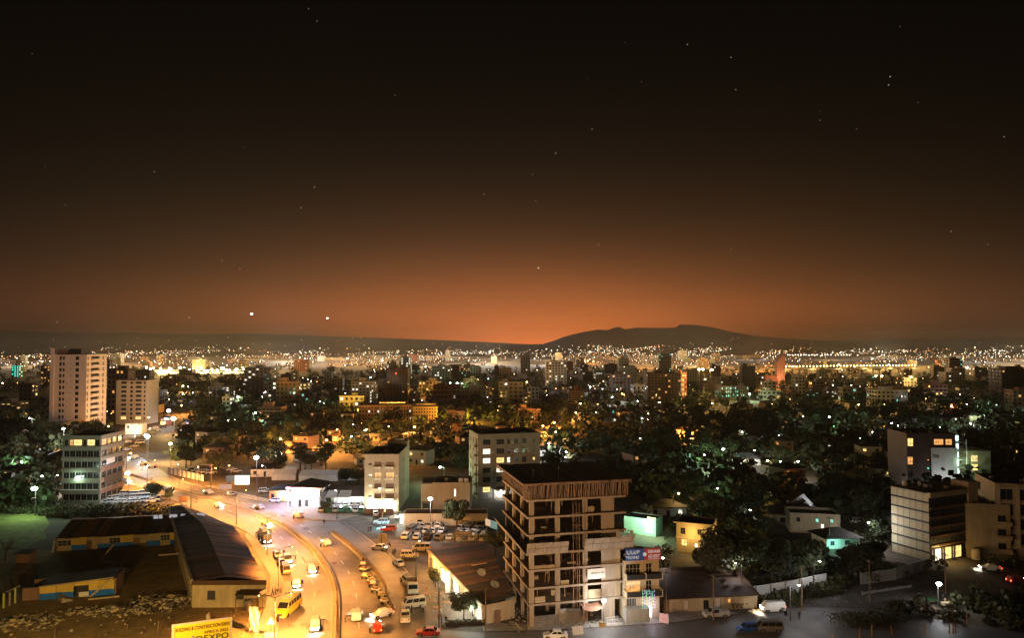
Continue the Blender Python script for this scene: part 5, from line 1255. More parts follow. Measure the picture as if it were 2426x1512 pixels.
sat_dish(Vector((-3.3, 142, 3.9)), R(-20), 'satellite dish on the near end of the dark shop roof'); sat_dish(Vector((-6.2, 149, 4.0)), R(-10), 'satellite dish further along the dark shop roof')
# pharmacy fence and sign
pa, pb_ = P(1042, 1287), P(1160, 1284); d = pb_ - pa; fz = thing('pharmacy_fence', 'white slatted steel fence below the pharmacy sign', 'fence', pa, math.atan2(d.y, d.x)); n = 44
sl = MB().box(-.05, -.03, 0, .05, .03, 2.3).mesh('slat', M_framew)
for i in range(n):
    if i % 5 != 4: link('slat', sl, fz, (d.length * i / n, 0, 0))
part_box('rail', M_framew, fz, 0, -.04, .4, d.length, -.031, .5); part_box('rail', M_framew, fz, 0, -.04, 1.9, d.length, -.031, 2.0)
ps = thing('pharmacy_sign', 'brown pharmacy sign board over the white slatted fence', 'sign', P(1097, 1287) + Vector((0, -.4, 0)), R(1)); part_box('panel', M_brown, ps, -2.3, 0, 2.2, 2.3, .08, 3.1); part_box('post', M_pole, ps, -2.2, .09, 0, -2.1, .16, 2.3); part_box('post', M_pole, ps, 2.1, .09, 0, 2.2, .16, 2.3)
text_mesh('lettering', 'PHARMACY', .7, M_framew, ps, (0, -.01, 2.42), (R(90), 0, 0), width=4.1)
sbn = thing('side_hoarding', 'narrow blue and white hoarding strip by the floodlit car park', 'hoarding', P(1150, 1268), R(-50)); part_box('blue_panel', mat('sky_blue', (.15, .4, .55), .6, .1), sbn, 2.2, 0, 2.4, 5, .1, 4.4); part_box('white_panel', M_white, sbn, 0, 0, 2.6, 2.15, .1, 4.4); part_box('post', M_pole, sbn, .2, .12, 0, .3, .2, 4.2); part_box('post', M_pole, sbn, 4.6, .12, 0, 4.7, .2, 4.2)
# parasols, tables, planters on the forecourt
ks = thing('kiosk', 'bright kiosk with a white and blue parasol on the forecourt', 'kiosk', P(947, 1242)); part_box('counter', M_white, ks, 0, 0, 0, 2.6, 1.6, 1.1); part_box('display', LIT_S, ks, .2, .3, 1.15, 2.4, 1.2, 2.1); part_box('roof', M_white, ks, -.2, -.2, 2.5, 2.8, 1.8, 2.7)
for x in (0, 2.5): part_box('post', M_framew, ks, x, 0, 1.1, x + .1, .1, 2.5)
MB().tube([(-1.4, -.6, 2.2), (-1.4, -.6, 2.9)], [1.7, .05], 10).build('parasol', M_white, ks); MB().tube([(-1.4, -.6, 0), (-1.4, -.6, 2.8)], .04, 6).build('parasol_pole', M_pole, ks)
lamp_light('kiosk_light', tuple(P(945, 1244) + Vector((0, -1, 2.3))), 500, (.95, 1, .85), .2)
M_teal = glow('teal_screen', (.05, .9, .5), 2.2, .4, 1.0)
tl = thing('light_panel', 'low glowing teal floor sign beside the white and blue car', 'sign', P(908, 1254)); part_box('panel', M_teal, tl, -1.8, -.5, .1, 1.4, .5, .18); part_box('frame', M_framew, tl, -1.95, -.6, .03, 1.55, .6, .1); lamp_light('panel_light', tuple(P(903, 1254) + Vector((0, 0, 1.2))), 220, (.35, .85, 1), .3)
for i, (x, y) in enumerate(((962, 1428), (1010, 1418), (1043, 1418), (1062, 1440), (1035, 1452))):
    t = thing('cafe_table', ('cafe table behind the open truck bed', 'cafe table in the middle of the cafe yard', 'cafe table by the shop window pilaster', 'cafe table beside the bright end shop', 'dark topped cafe table before the hedge')[i], 'table', P(x, y), R(20))
    part_box('tabletop', M_brown, t, -.9, -.6, .95, .9, .6, 1.03)
    for sx in (-.8, .72):
        for sy in (-.5, .42): part_box('leg', M_framew, t, sx, sy, 0, sx + .08, sy + .08, .95)
for i, (x, y, s) in enumerate(((1027, 1382, .5), (1031, 1392, .45), (1120, 1462, .7), (1133, 1464, .7), (1098, 1470, .8), (1110, 1446, .4), (783, 1203, .7), (772, 1218, .6), (1122, 1425, .5))):
    p = P(x, y); tree(p, i % 3, s, ('potted shrub before the shop row', 'second potted shrub before the shop row', 'bushy palm at the end shop', 'shrub at the corner of the end shop', 'round clipped shrub at the cafe hedge', 'small plant inside the bright end shop', 'small street tree beside the showroom', 'low shrub on the showroom forecourt', 'potted plant at the bright shop door')[i], near=True, group='shrubs on the forecourt')
hd = thing('hedge', 'low green hedge edging the cafe yard', 'hedge', P(1100, 1482)); hd.rotation_euler = (0, 0, R(4))
hm = MB(); r = random.Random(5)
for i in range(900):
    p = Vector((r.uniform(-3.5, 4.0), r.uniform(-.5, .5), r.uniform(.05, .95))); a = Vector((r.uniform(-1, 1), r.uniform(-1, 1), r.uniform(-.3, 1))).normalized(); b = a.orthogonal().normalized(); c = a.cross(b); l = r.uniform(.08, .18); hm.add([p - b * l, p + c * l, p + b * l, p - c * l], ((0, 1, 2, 3),))
hm.build('foliage', M_leaf2, hd); MB().box(-3.4, -.3, 0, 3.9, .3, .5).build('stems', M_bark, hd)
# ---------------------------------------------------------------- right hand buildings
def fpt(x, y): return P(x, y)
# panelled glass office: cream panelled side, dark glass front
IA = P(2112, 1308); IB = P(2202, 1335)
d = IB - IA; IZ = math.atan2(d.y, d.x); IW = d.length; IH = ZT(1150, IA.y)
hs = []
gg = thing('panelled_office', 'six storey office with a side of pale panels and a dark glass front', 'building', IA, IZ); avoid_box(IA, IZ, -2, -3, IW + 3, 22)
part_box('core_wall', M_dark, gg, 0, .12, 0, IW - .01, 16, IH - .3)
nr, nc = 7, 6
for i in range(nr):
    for j in range(nc):
        z0 = IH * i / nr + .2; z1 = IH * (i + 1) / nr - .25; x0 = IW * j / nc + .05; x1 = IW * (j + 1) / nc - .05
        m = MB(); m.box(0, 0, 0, x1 - x0, .1, z1 - z0); m.build('cladding_panel', M_cream if i else M_tan, gg, loc=(x0, rnd.uniform(-.02, .02), z0))
GDp = 13.0
for i in range(5):
    z = 4.2 + i * (IH - 5.4) / 5
    for j in range(4):
        y = .6 + j * GDp / 4
        link('window', window_mesh(GDp / 4 - .2, (IH - 5.4) / 5 - .7, LIT_G if (i, j) == (1, 3) else M_glass, M_frame, 2, 1), gg, (IW + .02, y, z), R(90))
    part_box('floor_band', M_glassb, gg, IW + .003, .2, z - .62, IW + .35, GDp + .6, z - .1)
part_box('front_wall', M_dark, gg, IW - .005, .125, 0, IW + .001, 16, IH - .35); part_box('parapet', M_cream, gg, IW - .3, -.15, IH - 1.2, IW + .6, GDp, IH)
for j in range(3): link('shop_window', window_mesh(3.0, 2.8, LIT_Y if j else LIT_W, M_framew, 3, 2), gg, (IW + .05, 1.0 + j * 3.6, .3), R(90)); part_box('column', M_dark, gg, IW + .5, .5 + j * 3.6, 0, IW + .8, .8 + j * 3.6, 3.4)
part_box('roof', M_roofd, gg, .2, .3, IH - .3, IW - .31, 15.8, IH - .1); part_box('stair_tower', M_cream, gg, IW - 4, GDp + .7, 0, IW + .5, GDp + 4.2, IH + 1.6)
cpos = to_world(IA, IZ, (IW + 2.2, 5, 2.6)); lamp_light('shop_light', cpos, 200, YELLOW, .3); roof_clutter(gg, IW, 14, IH - .1, 6, 11)
# flats with tall pale frames at the edge
JA = P(2335, 1333); JZ = R(-16); JW, JD, JH = 17.0, 14, 18.2
hs = []
for i in range(4):
    for j in range(4): hs.append((1.2 + j * 4.1, 3.8 + j * 4.1, 3.6 + i * 3.55, 6.3 + i * 3.55, None, (2, 1)))
jf = block('framed_flats', 'dim block of flats with tall pale window frames at the street corner', 'building', JA + Vector((4.5, 3, 0)), JZ, JW, JD, JH, M_tan, {'front': hs, 'left': [(2, 4, 4 + 3.5 * i, 6 + 3.5 * i) for i in range(4)]})
for j in range(5): part_box('frame_pier', M_cream, jf, .2 + j * 4.1, -.45, 3.0, .95 + j * 4.1, -.003, JH - .2)
for i in range(5): part_box('frame_rail', M_cream, jf, .0, -.4, 2.75 + i * 3.55, JW, -.004, 3.1 + i * 3.55)
kf = block('rounded_annex', 'plain dim annex with balconies between the panelled office and the framed flats', 'building', P(2290, 1322), R(-14), 9.5, 9, 13.2, M_tan, {'front': [(6.8, 8.6, 2 + 3.3 * i, 4 + 3.3 * i) for i in range(3)]})
roof_clutter(jf, JW, JD, JH - .7, 7, 12); roof_clutter(kf, 9.5, 9, 12.5, 4, 13)
for i in range(3): part_box('balcony', M_cream, kf, 6.4, -1.2, 1.7 + 3.3 * i, 9.4, -.003, 1.95 + 3.3 * i); part_box('balcony_wall', M_tan, kf, 6.4, -1.2, 1.95 + 3.3 * i, 9.4, -1.05, 2.75 + 3.3 * i)
water_tank(P(2312, 1328), 'pale tank standing on the street corner below the annex', M_cream, 1.0, 2.6)
# block with white panel and green staircase
M_redb0 = mat('dark_flats_wall', (.09, .06, .05), .85, .25, .5); LA = P(2150, 1178); LZ = R(-3); LW = P(2262, 1178).x - LA.x; LH = ZT(1027, LA.y)
hs = [(.3, 2.2, LH - 4.4, LH - 1.7, LIT_Y, (2, 1)), (.2, 2.0, LH - 10.6, LH - 8.0, LIT_O, (2, 1)), (9.0, 12.2, LH - 3.9, LH - 1.9, LIT_O, (4, 1)), (12.8, 15.0, LH - 3.9, LH - 1.9, LIT_O, (2, 1)), (.3, 1.8, LH - 15, LH - 13, None), (6.6, 7.4, LH - 9.2, LH - 8.8, LIT_O, (1, 1)), (6.6, 7.4, LH - 12.2, LH - 11.5, LIT_G, (1, 1))]
lb = block('stair_flats', 'dark block of flats with a large white panel and a lit green staircase', 'building', LA, LZ, LW, 14, LH, M_redb0, {'front': hs})
roof_clutter(lb, LW, 13, LH - .7, 7, 14)
part_box('white_panel', M_white, lb, 7.8, -.6, 1.5, 16.3, -.2, LH - 4.8); part_box('panel_frame', M_dark, lb, 7.9, -.19, 1.5, 16.2, -.003, LH - 5.0)
st = thing('stair_tower', 'open steel staircase tower lit green on the end of the dark flats', 'staircase', to_world(LA, LZ, (LW + .3, .5)), LZ)
for i in range(7):
    z = 1.2 + i * 2.85
    if z > LH - 1: break
    part_box('landing', M_chrome, st, 0, 0, z, 3.6, 2.4, z + .15); part_box('lit_bay', glow('stair_glow', (.7, 1, .9), 1.8, .5, .8), st, .3, 2.2, z + .4, 2.2, 2.3, z + 2.3)
    MB().bar((0, .1, z + .1), (1.8, .1, z + 1.4), .12).build('flight', M_chrome, st); MB().bar((1.8, .1, z + 1.4), (3.4, .1, z + 2.8), .12).build('flight', M_chrome, st)
for x in (0, 3.5): MB().bar((x, 0, 0), (x, 0, LH - 2), .14).build('post', M_framew, st)
lamp_light('porch_fill_light', to_world(LA, LZ, (11.5, -7, 4.0)), 600, WHITE, .3)  # light added to brighten the white panel
for z in (5, 12): lamp_light('stair_light', to_world(LA, LZ, (LW + 1.8, -.8, z)), 320, GREEN, .3)
MB().box(5.0, 1.0, 0, 12, 11, LH - 6).build('end_wing', M_tan, st)
for i in range(4): part_box('wing_window', LIT_Y if i in (3, 2) else M_glass, st, 5.6, .9, 3 + i * 3.0, 7.6, .99, 5 + i * 3.0)
# villas among the trees
def villa(x, y, w, dd, h, wall, roof, label, rz=0.0, holes=None, rise=1.6, name='villa', scale_px=True):
    return hip(name, label, 'house', P(x, y), rz, w, dd, h, rise, wall, roof, holes)
vz = R(-12)
v1 = block('villa', 'flat roofed two storey villa lit amber beyond the advert shop', 'house', P(1602, 1307), R(-22), 9.0, 8, 7.4, M_tan, {'front': [(1.2, 2.6, 1.6, 3.1, LIT_Y, (2, 2)), (4.4, 5.2, 1.4, 2.4, LIT_W, (1, 1)), (5.2, 6.2, 4.6, 6.0), (1.0, 2.2, 4.4, 6.0)], 'right': [(2, 3.4, 4.4, 6), (5.6, 7, 1, 5)]}, parapet=.5)
part_box('floor_band', M_cream, v1, -.15, -.16, 3.5, 9.15, -.003, 3.8)
part_box('roof_edge', M_cream, v1, -.6, -.6, 7.2, 9.6, -.01, 7.5)
lamp_light('porch_fill_light', to_world(P(1602, 1307), R(-22), (8.5, 10.5, 2.2)), 10, YELLOW, .2)
lamp_light('porch_fill_light', tuple(P(1712, 1312) + Vector((1.0, -1.5, 2.4))), 1000, YELLOW, .25); lamp_light('porch_fill_light', tuple(P(1600, 1308) + Vector((3, -4, 5))), 600, YELLOW, .25)
vg = block('green_wall_yard', 'green lit wall and yard behind the unfinished building', 'house', P(1478, 1262), R(-30), 9, 6, 4.5, mat('mint_wall', (.3, .5, .36), .8, .15, .6), {'front': [(5.8, 8.2, .5, 3.0, LIT_G, (5, 1))]}, parapet=.3)
lamp_light('yard_light', tuple(P(1478, 1262) + Vector((5, -4.5, 4.2))), 1100, GREEN, .25)
lamp_light('yard_light', tuple(P(1548, 1276) + Vector((0, -3, 3.0))), 420, GREEN, .25)
board_sign(1543, 1270, 2.6, 2.0, 3.0, 'tan board on posts beside the green lit wall', M_tan, R(-35))
vb = block('villa', 'two storey villa with green lit yard below the twin white gables', 'house', P(1872, 1262), R(-10), 13, 8, 5.4, M_tan, {'front': [(1.6, 2.6, 3.0, 4.2), (6.6, 7.5, 3.0, 4.0, LIT_G, (1, 1)), (10.4, 11.3, 3.0, 4.0, LIT_G, (1, 1)), (8, 8.8, .6, 2.6, LIT_W, (1, 1))]})
lamp_light('porch_fill_light', tuple(P(1868, 1258) + Vector((3, -1.5, 4.5))), 90, ORANGE, .2)
for k, (x, y, s_) in enumerate(((1898, 1182, 1.0), (1905, 1200, 1.15))):
    p = PD(x, y, P(1900, 1245).y + 7 - k * 3); t = thing('gable_wall', ('upper white gable end above the dark villa roof', 'lower white gable end with a round window')[k], 'gable', (p.x, p.y, 0), R(-8))
    m = MB(); w = 3.3 * s_; z = p.z; m.add([(-w, 0, z - 1.4), (w, 0, z - 1.4), (.6, 0, z + 1.5), (-w, .3, z - 1.4), (w, .3, z - 1.4), (.6, .3, z + 1.5)], ((0, 1, 2), (5, 4, 3), (0, 3, 4, 1), (1, 4, 5, 2), (2, 5, 3, 0))); m.build('gable', M_white, t)
    MB().tube([(.4, -.03, z - .3), (.4, .0, z - .3)], .4, 12).build('round_window', M_dark, t); part_box('wall', M_grey, t, -w, 0.02, 0, w, 4, z - 1.42)
    rf = MB(); rf.add([(-w, .31, z - 1.4), (.6, .31, z + 1.5), (.6, 8, z + 1.5), (-w, 8, z - 1.4), (w, .31, z - 1.4), (w, 8, z - 1.4)], ((0, 1, 2, 3), (1, 4, 5, 2))); rf.build('roof', M_roofr, t)
    lamp_light('gable_light', (p.x + 1.5, p.y - 3, z - 1), 170, WHITE, .2)
va = hip('villa', 'low villa with a long tin roof beneath the twin gables', 'house', P(1830, 1245), R(-14), 14, 9, 3.4, 2.4, M_cream, M_roofr, {'front': [(2, 3.4, .9, 2.3), (9, 11, .6, 2.4, LIT_W, (2, 1))]})
vt = hip('villa', 'low house with a turquoise lit roof edge in the dark trees', 'house', P(1958, 1302), R(8), 9, 7, 2.8, 1.8, M_white, M_roofd, {'front': [(1, 2.2, .8, 2.0), (5, 6.4, .8, 2.0)]})
lamp_light('porch_fill_light', tuple(P(1962, 1300) + Vector((1, -3, 2.2))), 260, (.3, 1, .75), .2)
va2 = hip('house', 'small house with an arched amber window in front of the dark flats', 'house', P(2072, 1138), R(-6), 8.5, 7, 4.6, 1.2, M_tan, M_roofd, {'front': [(.6, 1.8, 1.6, 3), (3.6, 5.4, 1.2, 3.2, LIT_Y, (2, 1))]})
for q_ in (((1585, 1308), (1760, 1308), (1760, 1392), (1585, 1392)), ((1850, 1255), (2005, 1250), (2005, 1330), (1850, 1330)), ((2060, 1140), (2130, 1138), (2130, 1170), (2060, 1172)), ((2108, 1310), (2210, 1336), (2210, 1352), (2108, 1345))): AVOID.append([tuple(P(*c))[:2] for c in q_])
# tin roofed huts by the advert shop
ht_ = block('tin_hut', 'low patched wall of a tin hut beside the advert shop', 'hut', P(1572, 1452), R(7), 19, 8, 2.6, M_tan, {'front': [(4, 5.0, .2, 2.0, M_white, (1, 1)), (8, 9.2, .1, 2.0), (10.4, 11.6, .3, 2.2, M_white, (1, 1)), (13, 13.7, 1.2, 2.0, LIT_O, (1, 1))]}, parapet=.15)
MB().hexa([(-.5, -.6, 2.62), (19.5, -.6, 2.62), (19.5, 12, 4.6), (-.5, 12, 4.6), (-.5, -.6, 2.74), (19.5, -.6, 2.74), (19.5, 12, 4.72), (-.5, 12, 4.72)]).build('tin_roof', M_roofr, ht_)
mp_ = thing('utility_pole', 'pale bare utility pole beside the tin hut', 'pole', P(1578, 1455)); MB().tube([(0, 0, 0), (0, 0, 8.5)], [.13, .08], 7).build('pole', M_pole2, mp_); MB().bar((-.8, 0, 7.8), (.8, 0, 7.8), .1).build('crossarm', M_wood, mp_)
# boundary walls in panels
def wall_line(name, label, pts, h, m, step=3.2, cat='wall'):
    q_ = [P(*p) for p in pts]; t = thing(name, label, cat, q_[0]); pm = None
    for i in range(len(q_) - 1):
        a, b = q_[i] - q_[0], q_[i + 1] - q_[0]; n = max(1, int((b - a).length / step)); dv = (b - a) / n; nn = Vector((-dv.y, dv.x, 0)).normalized() * .22
        for k in range(n):
            p, r_ = a + dv * k, a + dv * (k + .985); m_ = MB(); up = Vector((0, 0, h)); m_.hexa([p, r_, r_ + nn, p + nn, p + up, r_ + up, r_ + nn + up, p + nn + up]); m_.build('wall_panel', m, t)
            c = a + dv * k; part_box('coping', M_conc, t, c.x - .16, c.y - .08, 0, c.x + .16, c.y + .3, h + .15)
    return t
wall_line('boundary_wall', 'long pale boundary wall along the side street', [(1683, 1437), (1790, 1425), (1860, 1413), (1958, 1392)], 2.9, M_white)
wall_line('boundary_wall', 'shorter grey boundary wall beyond the bend of the side street', [(2040, 1386), (2120, 1375), (2200, 1350)], 2.4, M_grey)
wall_line('low_wall', 'thin pale kerb wall beside the dark verge', [(2043, 1410), (2160, 1392)], .5, M_conc)
def bushes(name, label, pts, n, h, sd, w=1.0, m=None):
    r = random.Random(sd); t = thing(name, label, 'hedge', P(*pts[0])); o = P(*pts[0]); q_ = [P(*p) - o for p in pts]; hm = MB()
    for i in range(n):
        u = r.uniform(0, len(q_) - 1.001); k = int(u); p = q_[k].lerp(q_[k + 1], u - k); hh = h * (.75 + .35 * noise.noise((p.x * .4, p.y * .4, sd)))
        p = p + Vector((r.uniform(-w, w), r.uniform(-w, w), r.uniform(.05, 1) ** .7 * hh)); a = Vector((r.uniform(-1, 1), r.uniform(-1, 1), r.uniform(-.3, 1))).normalized(); b = a.orthogonal().normalized(); c = a.cross(b); l = r.uniform(.1, .24); hm.add([p - b * l, p + c * l, p + b * l, p - c * l], ((0, 1, 2, 3),))
    hm.build('foliage', m or M_leaf2, t); sm = MB()
    for k in range(len(q_) - 1):
        for j in range(6): p = q_[k].lerp(q_[k + 1], j / 6); sm.bar(p, p + Vector((r.uniform(-.3, .3), r.uniform(-.3, .3), h * .6)), .07)
    sm.build('stems', M_bark, t); return t
bushes('hedge', 'low hedge before the near end of the long boundary wall', [(1735, 1443), (1800, 1430), (1850, 1421)], 1500, 1.6, 11)
bushes('hedge', 'overgrown hedge at the far end of the long boundary wall', [(1880, 1424), (1960, 1410), (1985, 1404)], 1600, 1.9, 12)
bushes('hedge', 'dark bushes beside the bright street trader lamp', [(2110, 1446), (2160, 1440)], 900, 1.8, 13); bushes('hedge', 'dark scrub along the near side of the street', [(1985, 1478), (2060, 1480), (2130, 1470)], 1800, 2.2, 14, 2.0)
# rebar starter bars of the nearest roof, bottom edge
rf = thing('unfinished_rooftop', 'dark concrete roof edge with rusty starter bars at the near corner of the side street', 'building', P(2040, 1590)); rz0 = 11.0
A_, B_ = P(1950, 1523, rz0), P(2425, 1494, rz0)
o = rf.location; part_box('roof_slab', M_roofd, rf, A_.x - o.x, A_.y - o.y - 12, rz0 - .3, B_.x - o.x + 12, A_.y - o.y + .3, rz0); part_box('wall', M_slabc, rf, A_.x - o.x + .3, A_.y - o.y - 11.7, 0, B_.x - o.x + 11, A_.y - o.y, rz0 - .31)
M_rust = mat('rusty_bar', (.5, .28, .12), .7, .3, 4)
for (x, yt, yb) in ((2035, 1487, 1512), (2064, 1480, 1505), (2112, 1484, 1502), (2190, 1478, 1502), (2247, 1476, 1499), (2256, 1474, 1499), (2262, 1476, 1499), (2290, 1456, 1482), (1971, 1503, 1522)):
    b_ = P(x, yb + 4, rz0); t_ = PD(x + rnd.uniform(-4, 2), yt, b_.y); m = MB()
    for dx in (0, .12): m.tube([(dx, 0, 0), (t_.x - b_.x + dx, .05, t_.z - b_.z)], .045, 5)
    m.build('starter_bar', M_rust, rf, loc=(b_.x - o.x, b_.y - o.y, rz0))
# ---------------------------------------------------------------- street lamps on the main roads
for i, (x, y) in enumerate(((650, 1545), (660, 1408), (632, 1317), (560, 1244), (452, 1204), (348, 1156))):
    b = P(x, y); k = min(range(len(med)), key=lambda j: (med[j] - b).length)
    street_lamp(b, 9.2, 'O', (20000, 20000, 18000, 16000, 15000, 16000)[i], 'twin arm kerb lamp with added orange light, ' + ('at the near end of the bend', 'by the slab pavement', 'beside the dark lorry', 'at the shed roof corner', 'beside the brown hoarding', 'by the office car park')[i], heading(med, k) + R(90), 2.6, True, .11, 'twin arm lamps along the inner kerb', lit_arm=(0 if (b + Vector((math.cos(heading(med, k) + R(90)), math.sin(heading(med, k) + R(90)), 0)) * 3 - med[k]).length < (b - med[k]).length else math.pi))  # orange light added under dark lamp heads to brighten the road
for x, y, k, pw, h, lb_ in ((1038, 1442, 'Y', 350, 7, 'thin pole lamp among the cafe tables'), (985, 1390, 'O', 2400, 9, 'tall lamp beside the parked white estate car'), (904, 1300, 'O', 2200, 9, 'tall lamp at the road edge by the advert board'), (905, 1230, 'W', 120, 9, 'slim lamp between the showroom and the balcony block'),
                         (798, 1231, 'W', 200, 8, 'slim lamp on the showroom verge'), (629, 1167, 'W', 200, 9, 'slim lamp before the orange shop'), (424, 1155, 'W', 150, 8, 'slim lamp by the brown hoarding')):
    street_lamp(P(x, y), h, k, pw, lb_, rnd.uniform(0, 6), 1.2, r=.16)
# lamps of the side street and the yard, out of the frame but lighting it
for x, y, k, pw, lb_ in ((1250, 1715, 'A', 3900, 'warm street lamp at the near corner of the junction'), (1720, 1712, 'O', 1100, 'orange street lamp on the near side of the side street'), (60, 1725, 'Y', 8000, 'yellow yard lamp at the near edge of the demolition yard'), (300, 1760, 'Y', 1700, 'yellow yard lamp nearest the camera')):
    street_lamp(P(x, y), 10, k, pw, lb_, 0, 1.4, r=.2)
flood_lamp(P(83, 1222), 8.0, 'G', 2600, 'dazzling greenish floodlight over the lawn', None, .6)
flood_lamp(P(150, 1092), 14, 'W', 15000, 'tall floodlight added among trees to brighten the pale tower', None, .4)  # floodlight added to brighten the tower's front
flood_lamp(P(303, 1196), 10, 'W', 2600, 'dazzling white floodlight over the office car park', None, .55)
flood_lamp(P(607, 1176), 13, 'W', 3800, 'dazzling white floodlight beside the orange shop', None, .6)
flood_lamp(P(1019, 1272), 10, 'W', 2600, 'dazzling white floodlight over the pharmacy car park', None, .42)
flood_lamp(P(350, 1095), 11, 'W', 4200, 'dazzling white floodlight at the upper junction', None, .7)
flood_lamp(P(346, 1078), 9, 'W', 3200, 'smaller white floodlight behind the upper junction', None, .5)
flood_lamp(P(2222, 1440), 4.5, 'W', 420, 'bright white street trader lamp on the side street', None, .36)
flood_lamp(P(400, 1012), 10, 'W', 5000, 'dazzling white lamp at the top of the climbing street', None, .8)
flood_lamp(P(412, 1030), 9, 'Y', 15000, 'dazzling yellow lamp at the top of the climbing street', None, 1.0)
flood_lamp(P(404, 1096), 8, 'Y', 15000, 'yellow lamp on the wall above the hoarding fence', None, .5)

# ---------------------------------------------------------------- moving cars with their lights on
lane_in = offset(med, -3.6) ; lane_in2 = offset(med, -7.6); lane_out = offset(med, 3.8); lane_out2 = offset(med, 7.4)
# which side is the inner (towards the shed) carriageway?
if (lane_in[45] - P(700, 1400)).length > (lane_out[45] - P(700, 1400)).length: lane_in, lane_in2, lane_out, lane_out2 = offset(med, 3.6), offset(med, 7.6), offset(med, -3.8), offset(med, -7.4)
def near_idx(line, x, y):
    p = P(x, y); return min(range(len(line)), key=lambda j: (line[j] - p).length)
KN = {'sedan': 'saloon', 'hatchback': 'hatchback', 'suv': 'tall estate car', 'minibus': 'minibus', 'pickup': 'pickup'}
for (ln, x, y, k, c, pos) in ((lane_in, 770, 1492, 'suv', 'grey', 'lowest on the bend'), (lane_in2, 722, 1385, 'sedan', 'grey', 'level with the parked taxis'), (lane_in, 750, 1358, 'hatchback', 'silver', 'close to the median fence in the bend'),
                              (lane_in2, 690, 1330, 'suv', 'grey', 'just ahead of the parked taxis'), (lane_in2, 650, 1268, 'minibus', 'silver', 'beside the dark parked truck'), (lane_in, 642, 1243, 'sedan', 'silver', 'under the median lamp by the pavilion'), (lane_in, 530, 1202, 'sedan', 'white', 'on the straight before the bend'), (lane_in, 400, 1163, 'suv', 'white', 'coming off the upper junction'), (lane_in2, 320, 1142, 'minibus', 'white', 'beside the office car park')):
    i = near_idx(ln, x, y); car(k, c, ln[i] + Vector((0, 0, .02)), heading(ln, i), f'{c} {KN[k]} driving with headlights on, {pos}', 'cars driving towards the camera', True, power=1700)
for (ln, x, y, k, c, pos) in ((lane_out, 830, 1470, 'suv', 'silver', 'lowest on the outer carriageway'), (lane_out2, 868, 1500, 'sedan', 'red', 'turning at the junction'), (lane_out, 772, 1292, 'hatchback', 'white', 'where the divider begins'), (lane_out2, 690, 1232, 'suv', 'silver', 'in violet light below the pavilion'), (lane_out, 600, 1206, 'sedan', 'grey', 'passing the orange shop'), (lane_out, 500, 1172, 'sedan', 'silver', 'passing the lit hoarding')):
    i = near_idx(ln, x, y); car(k, c, ln[i] + Vector((0, 0, .02)), heading(ln, i) + math.pi, f'{c} {KN[k]} driving away with tail lights lit, {pos}', 'cars driving away up the road', True, power=420)
for x, y, rz, k, c, lb_ in ((905, 1462, R(215), 'sedan', 'white', 'white saloon turning into the forecourt at the divider end'), (362, 1108, R(190), 'sedan', 'silver', 'silver saloon crossing the upper junction'), (342, 1102, R(175), 'sedan', 'cream', 'cream saloon crossing the upper junction'), (315, 1088, R(250), 'suv', 'silver', 'silver estate on the upper junction'), (300, 1050, R(205), 'sedan', 'white', 'white saloon on the climbing street, lowest'), (330, 1036, R(205), 'sedan', 'white', 'white saloon halfway up the climbing street'), (365, 1018, R(210), 'suv', 'white', 'white estate near the top of the climbing street'),
                            (1830, 1450, R(186), 'minibus', 'white', 'white minibus with headlights passing behind the roof racked van'), (2345, 1352, R(165), 'sedan', 'white', 'white saloon with headlights on the corner below the framed flats'), (2410, 1384, R(10), 'suv', 'red', 'red estate with tail lights at the edge of the side street')):
    car(k, c, P(x, y, .03), rz, lb_, 'cars driving on the side streets', True, power=350)
# ---------------------------------------------------------------- standing vehicles
for x, y, rz, k, c, lb_, rack in ((657, 1322, -62, 'hatchback', 'grey', 'dark hatchback taxi, furthest of three parked by the slab pavement', 0), (667, 1342, -60, 'hatchback', 'black', 'black hatchback taxi, middle of three by the slab pavement', 0), (676, 1358, -64, 'minibus', 'brown', 'dark minibus taxi, nearest of three by the slab pavement', 0),
        (903, 1243, 180, 'suv', 'pale blue', 'pale blue estate car beside the glowing teal floor sign', 0), (919, 1259, 188, 'suv', 'red', 'reddish estate car with a raised tailgate by the kiosk', 0), (890, 1222, 100, 'hatchback', 'white', 'white hatchback alone before the balcony block', 0), (898, 1303, 160, 'sedan', 'silver', 'silver saloon at the road edge below the advert board', 0),
        (998, 1306, 182, 'minibus', 'cream', 'cream roof racked minibus at the corner of the shop row', 1), (970, 1322, 2, 'suv', 'cream', 'cream estate car with one headlight by the shop row corner', 0), (943, 1340, 120, 'sedan', 'silver', 'silver saloon slewed at the forecourt edge', 0), (963, 1382, 118, 'suv', 'silver', 'silver estate car with a roof rack behind the open truck', 1), (960, 1470, 98, 'pickup', 'white', 'white pickup carrying a ladder frame by the junction', 0), (1014, 1506, 178, 'sedan', 'red', 'red saloon at the bottom of the junction', 0),
        (1695, 1463, 188, 'pickup', 'silver', 'silver pickup parked below the boundary wall', 0), (1770, 1497, 185, 'hatchback', 'blue', 'bright blue hatchback beside the roof racked van', 0), (1822, 1497, 178, 'minibus', 'grey', 'grey roof racked van beside the blue hatchback', 1), (980, 1440, 200, 'minibus', 'cream', 'cream minibus among the cafe stalls', 0), (545, 1175, 160, 'sedan', 'grey', 'dark saloon leaving the stalls beside the floodlight', 0), (1315, 1513, 180, 'sedan', 'white', 'white saloon at the bottom edge before the unfinished building', 0), (627, 1168, 20, 'suv', 'white', 'white estate parked before the orange shop', 0), (650, 1190, 165, 'hatchback', 'white', 'white hatchback at the kerb of the orange shop', 0)):
    car(k, c, P(x, y, .05), R(rz), lb_, 'vehicles parked along the road', False, bool(rack))
